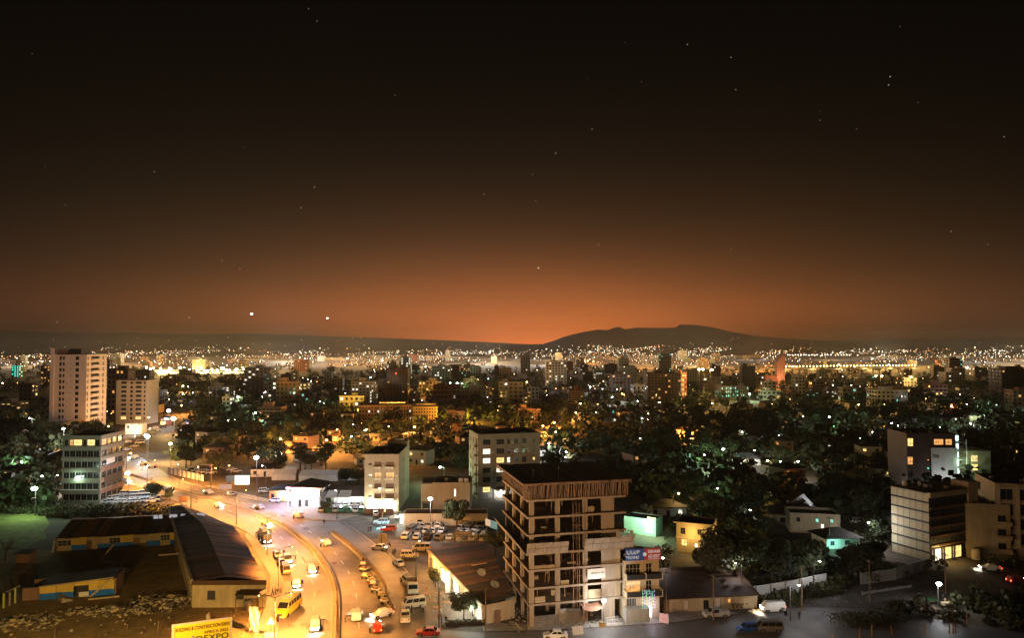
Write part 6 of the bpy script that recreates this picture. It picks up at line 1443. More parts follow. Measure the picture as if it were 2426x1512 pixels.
# yellow midi bus
BUS = P(683, 1452, .02); bz = R(-97)
bs = thing('bus', 'yellow and silver midi bus waiting in the lay-by', 'bus', BUS, bz); avoid_box(BUS, bz, -5, -1.6, 5, 1.6)
m = MB(); S = [(3.9, .5, 1.3, 1.0), (3.75, .4, 1.55, 1.12), (2.6, .38, 1.7, 1.16), (-3.8, .38, 1.7, 1.16), (-3.95, .5, 1.6, 1.1)]; V = []; F = []
for (x, zl, zt_, hw) in S: V += [(x, -hw * .95, zl), (x, -hw, (zl + zt_) / 2), (x, -hw * .97, zt_), (x, hw * .97, zt_), (x, hw, (zl + zt_) / 2), (x, hw * .95, zl)]
for i in range(4):
    for j in range(6): F.append((i * 6 + j, i * 6 + (j + 1) % 6, i * 6 + 6 + (j + 1) % 6, i * 6 + 6 + j))
F += [(5, 4, 3, 2, 1, 0), tuple(range(24, 30))]; m.add(V, F); m.build('lower_body', paint('yellow'), bs)
m = MB(); m.hexa([(-3.85, -1.1, 1.68), (2.7, -1.1, 1.68), (2.7, 1.1, 1.68), (-3.85, 1.1, 1.68), (-3.75, -.98, 2.75), (1.9, -.98, 2.75), (1.9, .98, 2.75), (-3.75, .98, 2.75)]); m.build('upper_body', paint('cream'), bs)
m = MB(); m.hexa([(-3.6, -.92, 2.752), (1.7, -.92, 2.752), (1.7, .92, 2.752), (-3.6, .92, 2.752), (-3.5, -.8, 2.95), (1.5, -.8, 2.95), (1.5, .8, 2.95), (-3.5, .8, 2.95)]); m.build('roof', paint('yellow'), bs)
for x in (-2.4, -.4): part_box('roof_hatch', M_grey, bs, x, -.45, 2.952, x + .9, .45, 3.06)
MB().quad((2.74, -1.0, 1.75), (2.74, 1.0, 1.75), (2.0, .9, 2.66), (2.0, -.9, 2.66)).build('windscreen', M_carglass, bs)
for s_ in (-1, 1):
    for i in range(5):
        x = -3.5 + i * 1.15; q_ = [(x, s_ * 1.11, 1.8), (x + 1.02, s_ * 1.11, 1.8), (x + 1.02, s_ * 1.01, 2.6), (x, s_ * 1.01, 2.6)]; MB().quad(*(q_ if s_ < 0 else q_[::-1])).build('window', M_carglass, bs)
    for x in (2.6, -2.5): w_ = MB(); w_.tube([(0, -.13, 0), (0, .13, 0)], .45, 12); w_.build('wheel', M_tyre, bs, loc=(x, s_ * 1.02, .45))
    MB().blob((0, 0, 0), .17, 8, 5, sq=(.4, 1.2, .8)).build('headlight', M_lampglass, bs, loc=(3.88, s_ * .72, .95)); MB().box(-.04, -.1, -.15, .04, .1, .15).build('mirror', M_dark, bs, loc=(2.8, s_ * 1.35, 2.0))
part_box('grille', M_dark, bs, 3.87, -.5, .75, 3.93, .5, 1.15); part_box('bumper', M_grey, bs, 3.9, -1.0, .4, 4.05, 1.0, .62)
# dark lorry with one headlight, and open lorry
def lorry(loc, rz, label, cabc, bedm, lit):
    t = thing('lorry', label, 'lorry', loc, rz); avoid_box(loc, rz, -4, -1.5, 4, 1.5)
    m = MB(); m.hexa([(1.6, -1.1, .6), (3.2, -1.1, .6), (3.2, 1.1, .6), (1.6, 1.1, .6), (1.6, -1.05, 2.5), (2.9, -1.0, 2.5), (2.9, 1.0, 2.5), (1.6, 1.05, 2.5)]); m.build('cab', paint(cabc), t)
    MB().quad((3.14, -.95, 1.5), (3.14, .95, 1.5), (2.93, .9, 2.35), (2.93, -.9, 2.35)).build('windscreen', M_carglass, t)
    part_box('bed', bedm, t, -3.3, -1.15, .9, 1.5, 1.15, 1.05)
    for b in ((-3.3, -1.15, 1.05, 1.5, -1.05, 1.9), (-3.3, 1.05, 1.05, 1.5, 1.15, 1.9), (-3.3, -1.04, 1.05, -3.2, 1.04, 1.9), (1.4, -1.04, 1.05, 1.5, 1.04, 1.9)): part_box('bed_side', bedm, t, *b)
    part_box('chassis', M_dark, t, -3.2, -.5, .5, 3.0, .5, .89)
    for x in (2.3, -2.2):
        for s_ in (-1, 1): w_ = MB(); w_.tube([(0, -.14, 0), (0, .14, 0)], .46, 12); w_.build('wheel', M_tyre, t, loc=(x, s_ * 1.0, .46))
    for s_ in (-1, 1): MB().blob((0, 0, 0), .16, 8, 5, sq=(.5, 1, 1)).build('headlight', M_headon if lit else M_lampglass, t, loc=(3.2, s_ * .75, .95))
    if lit: lamp_light('headlight_beam', (3.6, 0, 1.0), 900, (1, .95, .85), .2, t, 130, None, .8); t.children[-1].rotation_euler = (R(78), 0, R(-90)); t.children[-1].rotation_mode = 'XYZ'
    return t
lorry(P(627, 1285, .02), R(-58), 'dark lorry with headlights glaring on the white lit road', 'black', M_dark, True)
lorry(P(977, 1402, .05), R(-80), 'open backed lorry parked on the forecourt', 'silver', M_rawc, False)
# market carts against the parapet
for i, (x, y) in enumerate(((860, 1345), (862, 1356), (866, 1372), (880, 1383), (884, 1392), (890, 1405), (905, 1418), (912, 1432))):
    t = thing('handcart', ('wooden handcart', 'white topped handcart', 'yellow topped handcart', 'loaded handcart', 'goods laden handcart', 'white handcart', 'flat handcart', 'tilted handcart')[i] + (' at the far end of the parapet', ' next along the parapet', ' third along the parapet', ' midway along the parapet', ' past the middle of the parapet', ' near the end of the parapet', ' next to last by the parapet end', ' at the near end of the parapet')[i], 'cart', P(x, y), R(rnd.uniform(-30, 30)), 'carts along the parapet')
    part_box('tray', (M_wood, M_white, M_ylw, M_pink)[i % 4], t, -.9, -.5, .7, .9, .5, .85); part_box('load', (M_tan, M_white, M_brown, M_cream)[(i + 1) % 4], t, -.6, -.35, .851, .5, .35, 1.25)
    for sx in (-.6, .6):
        for sy in (-.5, .5): w_ = MB(); w_.tube([(0, -.04, 0), (0, .04, 0)], .3, 10); w_.build('wheel', M_tyre, t, loc=(sx, sy, .3))
    MB().bar((.9, -.3, .8), (1.5, -.3, 1.0), .05).bar((.9, .3, .8), (1.5, .3, 1.0), .05).build('handle', M_wood, t)
# parked cars in the lots: one mesh each
def lot(rows, nm, grp, cols, kinds, seed):
    r = random.Random(seed)
    for ri, (a, b, n, rz) in enumerate(rows):
        for i in range(n):
            p = P(a[0] + (b[0] - a[0]) * i / max(1, n - 1), a[1] + (b[1] - a[1]) * i / max(1, n - 1), .03); k = r.choice(kinds); c = r.choice(cols)
            o = link({'suv': 'suv_car', 'minibus': 'minibus', 'pickup': 'pickup_truck'}.get(k, k + '_car'), car_simple_mesh(k, c), None, p, R(rz + r.uniform(-5, 5)))
            tag(o, f'{c} {KN[k]}, {ORD[i]} of the {ORD[ri]} row back in {nm}', 'car', grp); avoid_box(p, R(rz), -2.4, -1.1, 2.4, 1.1)
ORD = ['first', 'second', 'third', 'fourth', 'fifth', 'sixth', 'seventh', 'eighth', 'ninth', 'tenth', 'eleventh', 'twelfth', 'thirteenth', 'fourteenth', 'fifteenth', 'sixteenth', 'seventeenth', 'eighteenth', 'nineteenth', 'twentieth']
COLS = ['white', 'white', 'silver', 'silver', 'grey', 'cream', 'black']
lot([((962, 1276), (1145, 1280), 8, 80), ((975, 1262), (1048, 1262), 5, 75), ((985, 1251), (1040, 1250), 4, 78), ((996, 1242), (1030, 1241), 3, 85), ((1095, 1268), (1150, 1270), 4, 60), ((1098, 1257), (1146, 1258), 4, 60), ((1100, 1247), (1140, 1247), 3, 75)], 'the pharmacy car park', 'cars in the pharmacy car park', COLS, ['sedan', 'suv', 'hatchback', 'minibus'], 21)
lot([((256, 1194), (362, 1190), 9, 30), ((268, 1185), (365, 1180), 8, 25), ((300, 1174), (360, 1172), 5, 20)], 'the office car park', 'cars in the office car park', ['white', 'silver', 'white', 'pale blue'], ['sedan', 'suv', 'hatchback'], 22)
lot([((764, 1212), (858, 1213), 7, 95), ((775, 1200), (850, 1200), 6, 90)], 'the bright showroom', 'cars in the showroom', ['white', 'silver', 'white', 'green'], ['sedan', 'suv', 'hatchback'], 23)
lot([((540, 1112), (560, 1120), 3, 20), ((455, 1117), (500, 1124), 5, 30)], 'the amber yard', 'cars in the amber yard', COLS, ['sedan', 'suv'], 24)
lot([((2010, 1239), (2052, 1242), 4, 10)], 'the villa street', 'cars in the street behind the villas', COLS, ['sedan', 'suv'], 25)
# ---------------------------------------------------------------- people
for x, y, ps_, tp, bt, lb_ in ((767, 1245, 'walk', 'dark', 'tan', 'pedestrian in dark top crossing the outer carriageway'), (872, 1262, 'stand', 'red', 'dark', 'person in reddish clothes by the teal floor sign'), (878, 1262, 'stand', 'blue', 'dark', 'person in blue beside the teal floor sign'), (926, 1247, 'stand', 'dark', 'dark', 'person in dark clothes at the kiosk'), (921, 1296, 'sit', 'dark', 'dark', 'person sitting beside the roadside advert board'), (645, 1412, 'walk', 'dark', 'dark', 'pedestrian in dark clothes on the pavement by the bus'), (652, 1409, 'stand', 'red', 'dark', 'person in red on the pavement by the bus'), (657, 1413, 'walk', 'dark', 'grey', 'pedestrian in grey trousers behind the bus bay'), (705, 1435, 'walk', 'dark', 'blue', 'pedestrian beside the far side of the yellow bus'), (711, 1437, 'stand', 'grey', 'dark', 'person in grey beside the yellow bus'), (659, 1476, 'stand', 'dark', 'dark', 'person waiting at the front of the yellow bus'), (672, 1318, 'walk', 'tan', 'dark', 'pedestrian in tan stepping off the kerb by the taxis'), (952, 1388, 'walk', 'dark', 'tan', 'pedestrian beside the parked silver estate'), (975, 1454, 'stand', 'dark', 'dark', 'person in dark clothes behind the white pickup'), (1002, 1452, 'walk', 'white', 'dark', 'person in white among the cafe stalls'), (1040, 1475, 'stand', 'red', 'dark', 'person in red under the cafe canopy'), (1046, 1478, 'stand', 'grey', 'blue', 'person in grey under the cafe canopy'), (1056, 1476, 'sit', 'dark', 'grey', 'person seated under the cafe canopy'), (930, 1318, 'walk', 'dark', 'dark', 'pedestrian crossing the forecourt shadow'), (935, 1316, 'stand', 'blue', 'dark', 'person in blue on the shadowed forecourt'), (1893, 1470, 'walk', 'dark', 'dark', 'dark figure crossing the side street before the minibus'), (2238, 1437, 'stand', 'tan', 'dark', 'street trader standing in the white lamp light'), (336, 1117, 'walk', 'dark', 'dark', 'pedestrian on the upper junction'), (360, 1140, 'walk', 'grey', 'dark', 'pedestrian on the median before the hoarding fence'), (466, 1193, 'walk', 'dark', 'grey', 'pedestrian crossing by the brown hoarding'), (660, 1183, 'stand', 'white', 'dark', 'person outside the orange shop'), (672, 1186, 'stand', 'red', 'blue', 'person in red outside the orange shop'), (860, 1338, 'stand', 'dark', 'dark', 'vendor standing by the far handcart'), (872, 1392, 'sit', 'red', 'dark', 'vendor sitting by the loaded handcart'), (898, 1412, 'sit', 'white', 'dark', 'vendor in white sitting near the parapet end')):
    person(x, y, ps_, tp, bt, lb_, z=.03)
abd = board_sign(906, 1297, 2.0, 2.4, 1.0, 'small lit advert board on the road edge', mat('advert_paper', (.5, .38, .25), .6, .3, 2), name='advert_board')
for i, (x, y) in enumerate(((2150, 1428), (2185, 1436))):
    s_ = thing('market_stall', ('low stall with a green cloth before the trader lamp', 'small stall of goods below the trader lamp')[i], 'stall', P(x + 50, y + 8), R(12)); part_box('table', M_wood, s_, 0, 0, .7, 2.4, 1.2, .8); part_box('goods', (M_grn, M_tan)[i], s_, .2, .1, .801, 2.2, 1.0, 1.05)
    for xx in (0, 2.3): part_box('leg', M_wood, s_, xx, .1, 0, xx + .1, 1.1, .69)
mb_ = thing('motorcycle', 'small motorcycle parked on the bus pavement', 'motorcycle', P(665, 1404), R(-70))
for x in (-.65, .65): w_ = MB(); w_.tube([(0, -.06, 0), (0, .06, 0)], .32, 12); w_.build('wheel', M_tyre, mb_, loc=(x, 0, .32))
MB().bar((-.6, 0, .4), (.3, 0, .6), .16).bar((.3, 0, .6), (.62, 0, .32), .08).bar((.3, 0, .6), (.42, 0, 1.0), .06).build('frame', M_dark, mb_); MB().blob((.15, 0, .78), .2, 8, 5, sq=(1.2, .8, .8)).build('tank', paint('red'), mb_); part_box('seat', M_dark, mb_, -.6, -.13, .68, -.05, .13, .8); MB().bar((.42, -.35, 1.0), (.42, .35, 1.0), .05).build('handlebar', M_chrome, mb_)
lad = thing('ladder_frame', 'steel ladder frame standing in the white pickup bed', 'frame', P(957, 1466, .9), R(98))
for y in (-.5, .5): MB().bar((-.2, y, 0), (-.2, y, 2.0), .06).build('upright', M_chrome, lad)
for z in (.6, 1.2, 1.9): MB().bar((-.2, -.5, z), (-.2, .5, z), .05).build('rung', M_chrome, lad)

# overhead lines
def power_line(pts, h, label):
    t = thing('power_line', label, 'power line', P(*pts[0])); o = t.location.copy(); q_ = [P(*p) for p in pts]
    for p in q_:
        l = p - o; MB().tube([l, l + Vector((0, 0, h))], [.14, .09], 7).build('pole', M_wood, t); d_ = (q_[-1] - q_[0]).normalized(); n_ = Vector((-d_.y, d_.x, 0)); MB().bar(l + n_ * .9 + Vector((0, 0, h - .4)), l - n_ * .9 + Vector((0, 0, h - .4)), .1).build('crossarm', M_wood, t)
    for a, b in zip(q_, q_[1:]):
        for k in (-.8, 0, .8):
            pl = [a.lerp(b, i / 8) - o + n_ * k + Vector((0, 0, h - .35 - 3.2 * (i / 8) * (1 - i / 8))) for i in range(9)]; MB().tube(pl, .03, 4).build('cable', M_dark, t)
power_line([(1690, 1470), (1900, 1448), (2060, 1428), (2240, 1408)], 8.5, 'overhead line on wooden poles along the dim side street')
power_line([(1040, 1500), (1150, 1502), (1250, 1499)], 8.0, 'overhead line crossing before the unfinished building')
power_line([(404, 1128), (500, 1152), (610, 1180)], 8.0, 'overhead line along the verge by the lit hoarding')
power_line([(1965, 1300), (2030, 1240), (2065, 1215)], 8.0, 'overhead line rising through the villa street')
# ---------------------------------------------------------------- middle and far city
CITY = {}
def face_windows(t, W, H, nx, nz, wf, hf, gm, lit, litm, z0=1.2, face='front', D=0, depth=-.03, seed=0, single=None):
    """Far windows, each a framed pane standing 3 cm proud; lit ones apart from dark ones."""
    r = random.Random(seed); (ox, oy), a, w = FACES[face](W, D); c, s = math.cos(a), math.sin(a)
    dk, lt, fr = MB(), MB(), MB(); sw, sh_ = w / nx, (H - z0) / nz
    for i in range(nx):
        for j in range(nz):
            x0 = sw * (i + .5 - wf / 2); x1 = sw * (i + .5 + wf / 2); zz0 = z0 + sh_ * (j + .5 - hf / 2); zz1 = z0 + sh_ * (j + .5 + hf / 2)
            l = r.random() < lit; m = lt if l else dk
            loc = [(x0, -.03, zz0), (x1, -.03, zz0), (x1, -.03, zz1), (x0, -.03, zz1), (x0, .05, zz0), (x1, .05, zz0), (x1, .05, zz1), (x0, .05, zz1)]
            g = [(ox + x * c - y * s, oy + x * s + y * c, z) for x, y, z in loc]; m.add(g, ((0, 1, 2, 3), (0, 4, 5, 1), (1, 5, 6, 2), (2, 6, 7, 3), (3, 7, 4, 0)))
    if dk.v: tag(dk.build('windows', gm, t), kind='stuff')
    if lt.v: tag(lt.build('lit_windows', litm, t), kind='stuff')
def tower(x0, x1, yt, depth, wall, label, nx=5, nz=8, lit=.08, litm=None, bands=False, deep=None, rz=0.0, style='flat', gm=None, wf=.5, hf=.5, name='building', side=True, roofbox=True, seed=1, group=None):
    a, b = PD(x0, 830, depth), PD(x1, 830, depth); W = b.x - a.x; H = max(3.0, ZT(yt, depth)); D = deep or min(max(9, W * .7), 22)
    t = thing(name, label, 'building', (a.x, depth, 0), rz, group); avoid_box((a.x, depth), rz, -1.5, -1.5, W + 1.5, D + 1.5)
    m = MB(); m.box(0, 0, 0, W, D, H); m.build('wall', wall, t)
    pr = MB(); e = .25
    for q_ in ((-e, -e, W + e, 0), (-e, D, W + e, D + e), (-e, 0.001, 0, D - .001), (W, 0.001, W + e, D - .001)): pr.box(q_[0], q_[1], H - .8, q_[2], q_[3], H + .5)
    pr.build('parapet', wall, t)
    if roofbox:
        r = random.Random(seed + 5); w_ = W * r.uniform(.2, .4); xo = r.uniform(.1, .5) * W; part_box('roof_hut', wall, t, xo, D * .2, H + .001, xo + w_, D * .7, H + r.uniform(2, 3.5))
    face_windows(t, W, H, nx, nz, wf, hf, gm or M_glass, lit, litm or LIT_W, seed=seed)
    if side:
        fc = 'right' if (x0 + x1) / 2 < 1212 else 'left'; face_windows(t, W, H, max(2, int(nx * .6)), nz, wf, hf, gm or M_glass, lit * .6, litm or LIT_W, face=fc, D=D, seed=seed + 3)
    if bands:
        bm_ = MB()
        for j in range(nz):
            z = 1.2 + (H - 1.2) * j / nz; bm_.box(-.5, -.6, z - .25, W + .5, -.04, z + .35)
        tag(bm_.build('balcony_bands', M_cream if bands is True else bands, t), kind='stuff')
    return t
M_dkb = mat('dark_block', (.10, .07, .055), .85, .3, .3); M_ltb = mat('light_block', (.5, .46, .38), .85, .2, .3); M_orb = mat('orange_block', (.55, .33, .15), .85, .2, .4); M_redb = mat('red_block', (.25, .10, .06), .85, .25, .4); M_gnb = mat('olive_block', (.3, .3, .2), .85, .25, .4)
FARB = [  # x0, x1, ytop, depth, wall, label, nx, nz, lit, lit material, bands
 (256, 304, 876, 520, M_dkb, 'dark unlit block behind the cream block of flats', 5, 9, .05, LIT_O, False),
 (578, 643, 872, 760, M_ltb, 'modern slab office with pale bands beside the bright market', 7, 9, .12, LIT_W, True),
 (574, 626, 908, 730, M_dkb, 'dark low block in front of the modern slab office', 5, 6, .04, LIT_W, False),
 (626, 644, 886, 745, M_ltb, 'thin stair tower with green windows beside the slab office', 3, 10, .3, LIT_G, False),
 (833, 884, 905, 590, M_tan, 'curved banded office with lit floors', 6, 8, .35, LIT_W, True),
 (880, 890, 912, 588, M_ltb, 'thin pale wing of the banded office', 2, 9, .3, LIT_W, False),
 (917, 966, 874, 620, M_dkb, 'black tower with one red light', 7, 14, .02, LIT_O, False),
 (890, 918, 880, 1100, M_dkb, 'dim tower behind the black tower', 4, 8, .03, LIT_W, False),
 (613, 668, 966, 470, M_brown, 'red brown four storey flats among dark trees', 6, 4, .1, LIT_O, True),
 (712, 726, 927, 700, M_ltb, 'thin grey block standing in the trees', 2, 6, .0, LIT_W, False),
 (758, 773, 930, 690, M_tan, 'narrow pale gable block by a green lamp', 2, 4, .0, LIT_W, False),
 (1195, 1257, 936, 600, M_tan, 'terraced offices with lit long floors', 8, 5, .35, LIT_Y, True),
 (1226, 1280, 970, 470, M_orb, 'orange lit four storey block at the bend of the lane', 7, 4, .06, LIT_W, False),
 (1347, 1381, 924, 620, M_redb, 'brown apartment block with stacked balconies', 5, 7, .08, LIT_O, True),
 (1435, 1455, 905, 760, M_gnb, 'green lit corner house', 3, 5, .1, LIT_Y, False),
 (1312, 1322, 874, 1100, M_ltb, 'pale twin tower, narrower of two', 2, 10, .05, LIT_W, True),
 (1324, 1337, 872, 1080, M_ltb, 'pale twin tower, wider of two', 3, 10, .08, LIT_W, True),
 (1276, 1286, 878, 1050, M_ltb, 'slim grey tower near blue lamps', 2, 8, .05, LIT_W, False),
 (1374, 1392, 863, 1250, M_dkb, 'tall dark tower under the mountain', 4, 12, .03, LIT_W, False),
 (1380, 1405, 882, 1020, M_dkb, 'stepped dark block before the tall dark tower', 5, 8, .03, LIT_W, False),
 (1406, 1431, 877, 950, M_grey, 'grey block with lines of white balconies', 5, 9, .2, LIT_W, True),
 (1470, 1503, 867, 860, M_dkb, 'broad dark tower standing alone before the mountain', 6, 10, .03, LIT_W, False),
 (1533, 1612, 886, 600, M_dkb, 'massive dark block with a few lit top windows', 10, 11, .06, LIT_O, False),
 (1609, 1625, 884, 640, M_redb, 'thin red strip lit side tower of the massive dark block', 3, 6, .5, LIT_O, False),
 (1626, 1686, 877, 900, M_gnb, 'wide glass office with floodlights on its roof', 10, 7, .04, LIT_Y, False),
 (1685, 1706, 868, 860, M_dkb, 'dark round shouldered tower beside the wide glass office', 4, 10, .02, LIT_W, False),
 (1706, 1724, 894, 840, M_ltb, 'pale low block beside the dark tower', 3, 5, .04, LIT_W, False),
 (1697, 1732, 916, 680, M_dkb, 'low office with two rows of green lit windows', 7, 3, .8, LIT_G, False),
 (1738, 1772, 916, 690, M_dkb, 'low office wing with one row of green lit windows', 7, 3, .35, LIT_G, False),
 (1757, 1788, 869, 800, M_dkb, 'dark tower near the red blade tower', 6, 10, .02, LIT_O, False),
 (1939, 1958, 877, 1000, M_gnb, 'green grey tower beyond the viaduct lamps', 3, 9, .03, LIT_W, False),
 (2010, 2031, 887, 960, M_tan, 'yellow lit banded tower beside the long viaduct', 4, 8, .3, LIT_Y, True),
 (2037, 2052, 886, 1000, M_grey, 'grey banded tower beside the yellow lit one', 3, 9, .15, LIT_W, True),
 (2017, 2042, 862, 1600, M_dkb, 'tall hazy tower beyond the viaduct', 4, 10, .02, LIT_W, False),
 (1914, 1945, 922, 680, M_dkb, 'dark half of the white finned office', 4, 5, .08, LIT_G, False),
 (1955, 1980, 925, 690, M_ltb, 'white finned half of the office in the trees', 4, 5, .25, LIT_W, False),
 (2210, 2236, 870, 1100, M_grey, 'tall plain grey slab on the right skyline', 4, 10, .02, LIT_W, False),
 (2204, 2222, 900, 1050, M_ltb, 'low pale podium of the plain grey slab', 4, 3, .1, LIT_O, False),
 (2371, 2440, 876, 640, M_dkb, 'big black block at the right edge', 8, 9, .02, LIT_O, False),
 (2396, 2440, 925, 560, M_redb, 'red brown wing before the big black block', 4, 5, .02, LIT_O, False),
 (1831, 1881, 996, 430, M_ltb, 'small white flats lit amber among dark trees', 6, 3, .12, LIT_O, False),
 (1975, 2008, 957, 560, M_tan, 'tan balcony house by the yellow lamp', 4, 3, .1, LIT_W, True),
 (2170, 2212, 958, 560, M_orb, 'orange lit villa row on the right', 6, 2, .15, LIT_O, False),
 (2250, 2290, 968, 520, M_redb, 'stepped red house on the right slope', 3, 3, .03, LIT_O, False),
 (2372, 2425, 1011, 440, M_orb, 'amber lit house with two floors near the right edge', 5, 2, .3, LIT_O, False),
 (2400, 2450, 1076, 330, M_ltb, 'pale house corner at the right edge behind trees', 3, 3, .0, LIT_W, False),
 (-20, 42, 955, 560, M_pink, 'pink lit house with bands at the left edge', 5, 3, .35, LIT_Y, True),
 (28, 46, 866, 1100, M_dkb, 'teal lit tower alone on the left', 3, 6, .9, glow('teal_windows', (.1, .9, .65), 1.6, .3), False),
 (380, 440, 892, 900, M_tan, 'dim block before the bright market street', 6, 4, .1, LIT_Y, False),
 (495, 545, 917, 700, M_grey, 'grey office with a pale front beside the market', 5, 4, .15, LIT_W, False),
 (528, 546, 942, 560, M_ltb, 'small pale stair block by a white lamp', 2, 3, .2, LIT_W, False),
 (665, 690, 888, 850, M_dkb, 'dark slab beside the row of yellow lamps', 4, 7, .02, LIT_W, False),
 (690, 705, 880, 950, M_orb, 'amber tower over the row of lamps', 3, 6, .05, LIT_Y, False),
 (768, 786, 882, 900, M_ltb, 'pale banded tower with a lamp at its foot', 3, 8, .1, LIT_Y, True),
 (792, 812, 898, 800, M_grey, 'small white wall block by the pale tower', 3, 4, .1, LIT_W, False),
 (1098, 1130, 898, 900, M_orb, 'amber hotel above the orange roofs', 5, 4, .2, LIT_O, False),
 (1020, 1055, 930, 760, M_pink, 'pink lit hall among far trees', 4, 2, .4, LIT_O, False),
 (1480, 1500, 934, 640, M_dkb, 'dark villa below the broad tower', 3, 3, .1, LIT_W, False),
]
for i, (x0, x1, yt, dp, w, lab, nx, nz, lit, lm, bands) in enumerate(FARB): tower(x0, x1, yt, dp, w, lab, nx, nz, lit, lm, bands, seed=i * 7 + 1)
rl = thing('warning_beacon', 'small red beacon on the black tower', 'beacon', (PD(938, 885, 619).x, 619, 0)); zb_ = PD(938, 885, 619).z
MB().blob((0, -.6, zb_), .5, 8, 6).build('lamp', glow('red_beacon', (1, .06, .02), 12), rl); MB().bar((0, -.6, zb_ - .5), (0, -.1, zb_ - .9), .2).build('bracket', M_pole, rl)
# red blade tower
a, b = PD(1840, 840, 900), PD(1858, 840, 900); H1, H2 = ZT(858, 900), ZT(839, 900); t = thing('blade_tower', 'red lit blade shaped tower with a slanting top', 'building', (a.x, 900, 0)); w = b.x - a.x
MB().prism([(0, 0), (w, 0), (w, 8), (0, 8)], 0, [H1, H2, H2, H1]).build('wall', mat('red_blade', (.45, .24, .15), .8, .15, .2), t); part_box('low_wing', M_redb, t, -14, 1, 0, -.01, 9, 12)
face_windows(t, w, H1 - 2, 3, 12, .25, .3, M_glass, .1, LIT_O, seed=4); lamp_light('facade_light', (a.x + 3, 885, 8), 5000, (1, .5, .28), 1); lamp_light('facade_light', (a.x - 8, 885, 4), 3000, (1, .5, .25), 1)
# orange flood lit apartment row
for i, (x0, x1, yt, dp, lab) in enumerate(((850, 915, 962, 475, 'orange lit four storey flats, nearest the banded office'), (918, 975, 961, 480, 'orange lit four storey flats, middle of the row'), (978, 1034, 965, 478, 'orange lit four storey flats at the end of the row'), (900, 960, 955, 520, 'pink upper flats behind the orange row'), (985, 1030, 958, 515, 'white stepped flats behind the end of the orange row'))):
    tower(x0, x1, yt, dp, M_orb if i < 3 else M_pink, lab, 9, 4, .1, LIT_W, False, seed=60 + i, roofbox=False)
for x, y, pw in ((880, 992, 12000), (945, 990, 5000), (1010, 994, 8000), (860, 985, 5000)): p = P(x, y); lamp_light('flood_light', (p.x, p.y - 8, 4), pw, (1, .5, .08), .5)
for x0, x1, yt, dp, lab in ((1057, 1078, 966, 465, 'orange lit gabled house, darker half'), (1078, 1102, 968, 462, 'orange lit gabled house, brighter half')):
    a, b = PD(x0, 900, dp), PD(x1, 900, dp); h = ZT(yt, dp); tt = hip('gabled_house', lab, 'house', (a.x, dp, 0), 0, b.x - a.x, 8, h - 1.5, 2.2, M_orb, M_roofr, {'front': [(1 + 2 * j, 1.9 + 2 * j, z, z + 1.2) for j in range(3) for z in (2, 5)]}, eave=.3)
p = P(1094, 1000); lamp_light('flood_light', (p.x, p.y - 7, 3), 9000, (1, .55, .06), .4)
# more blocks to fill the skyline, each with its own look
r = random.Random(77); WORDS = {'M_dkb': 'dark', 'M_ltb': 'pale', 'M_tan': 'tan', 'M_grey': 'grey', 'M_redb': 'red brown', 'M_gnb': 'olive', 'M_orb': 'amber'}
G_ = globals(); nfill = 0
while nfill < 120:
    x = r.uniform(-40, 2460); dp = r.choice((r.uniform(520, 760), r.uniform(700, 1100), r.uniform(950, 1800), r.uniform(1200, 2400)))
    h = r.choice((r.uniform(8, 16), r.uniform(10, 22), r.uniform(14, 34) if dp > 850 else r.uniform(8, 14))); w = r.uniform(10, 26); wp = w / dp * FPX
    yb = HOR + CAM_H * FPX / dp; c = Vector(((x - 1212.5) / FPX * dp, dp))
    if not free((c.x, c.y), 12) or not free((c.x + w, c.y), 8): continue
    if 340 < x < 610 and dp < 900: continue
    wn = r.choice(['M_dkb', 'M_dkb', 'M_ltb', 'M_tan', 'M_grey', 'M_grey', 'M_redb', 'M_gnb'] + (['M_orb'] if r.random() < .5 else []))
    nz = max(2, int(h / 3.3)); nx = max(2, int(w / 3.4)); lit = r.choice((.02, .05, .1, .1, .2, .35)); lm = r.choice((LIT_W, LIT_W, LIT_Y, LIT_O, LIT_G))
    t = tower(x, x + wp, HOR + (CAM_H - h) / dp * FPX, dp, G_[wn], '', nx, nz, lit, lm, r.random() < .3, seed=nfill + 300, group='blocks of the far city')
    fl_ = 'few storey' if nz < 4 else 'mid height' if nz < 7 else 'tall'
    AUTO.append((t, f'{fl_} {WORDS[wn]} block' + (' with many lit windows' if lit > .15 else ''), (x + wp / 2, (yb + HOR + (CAM_H - h) / dp * FPX) / 2))); nfill += 1

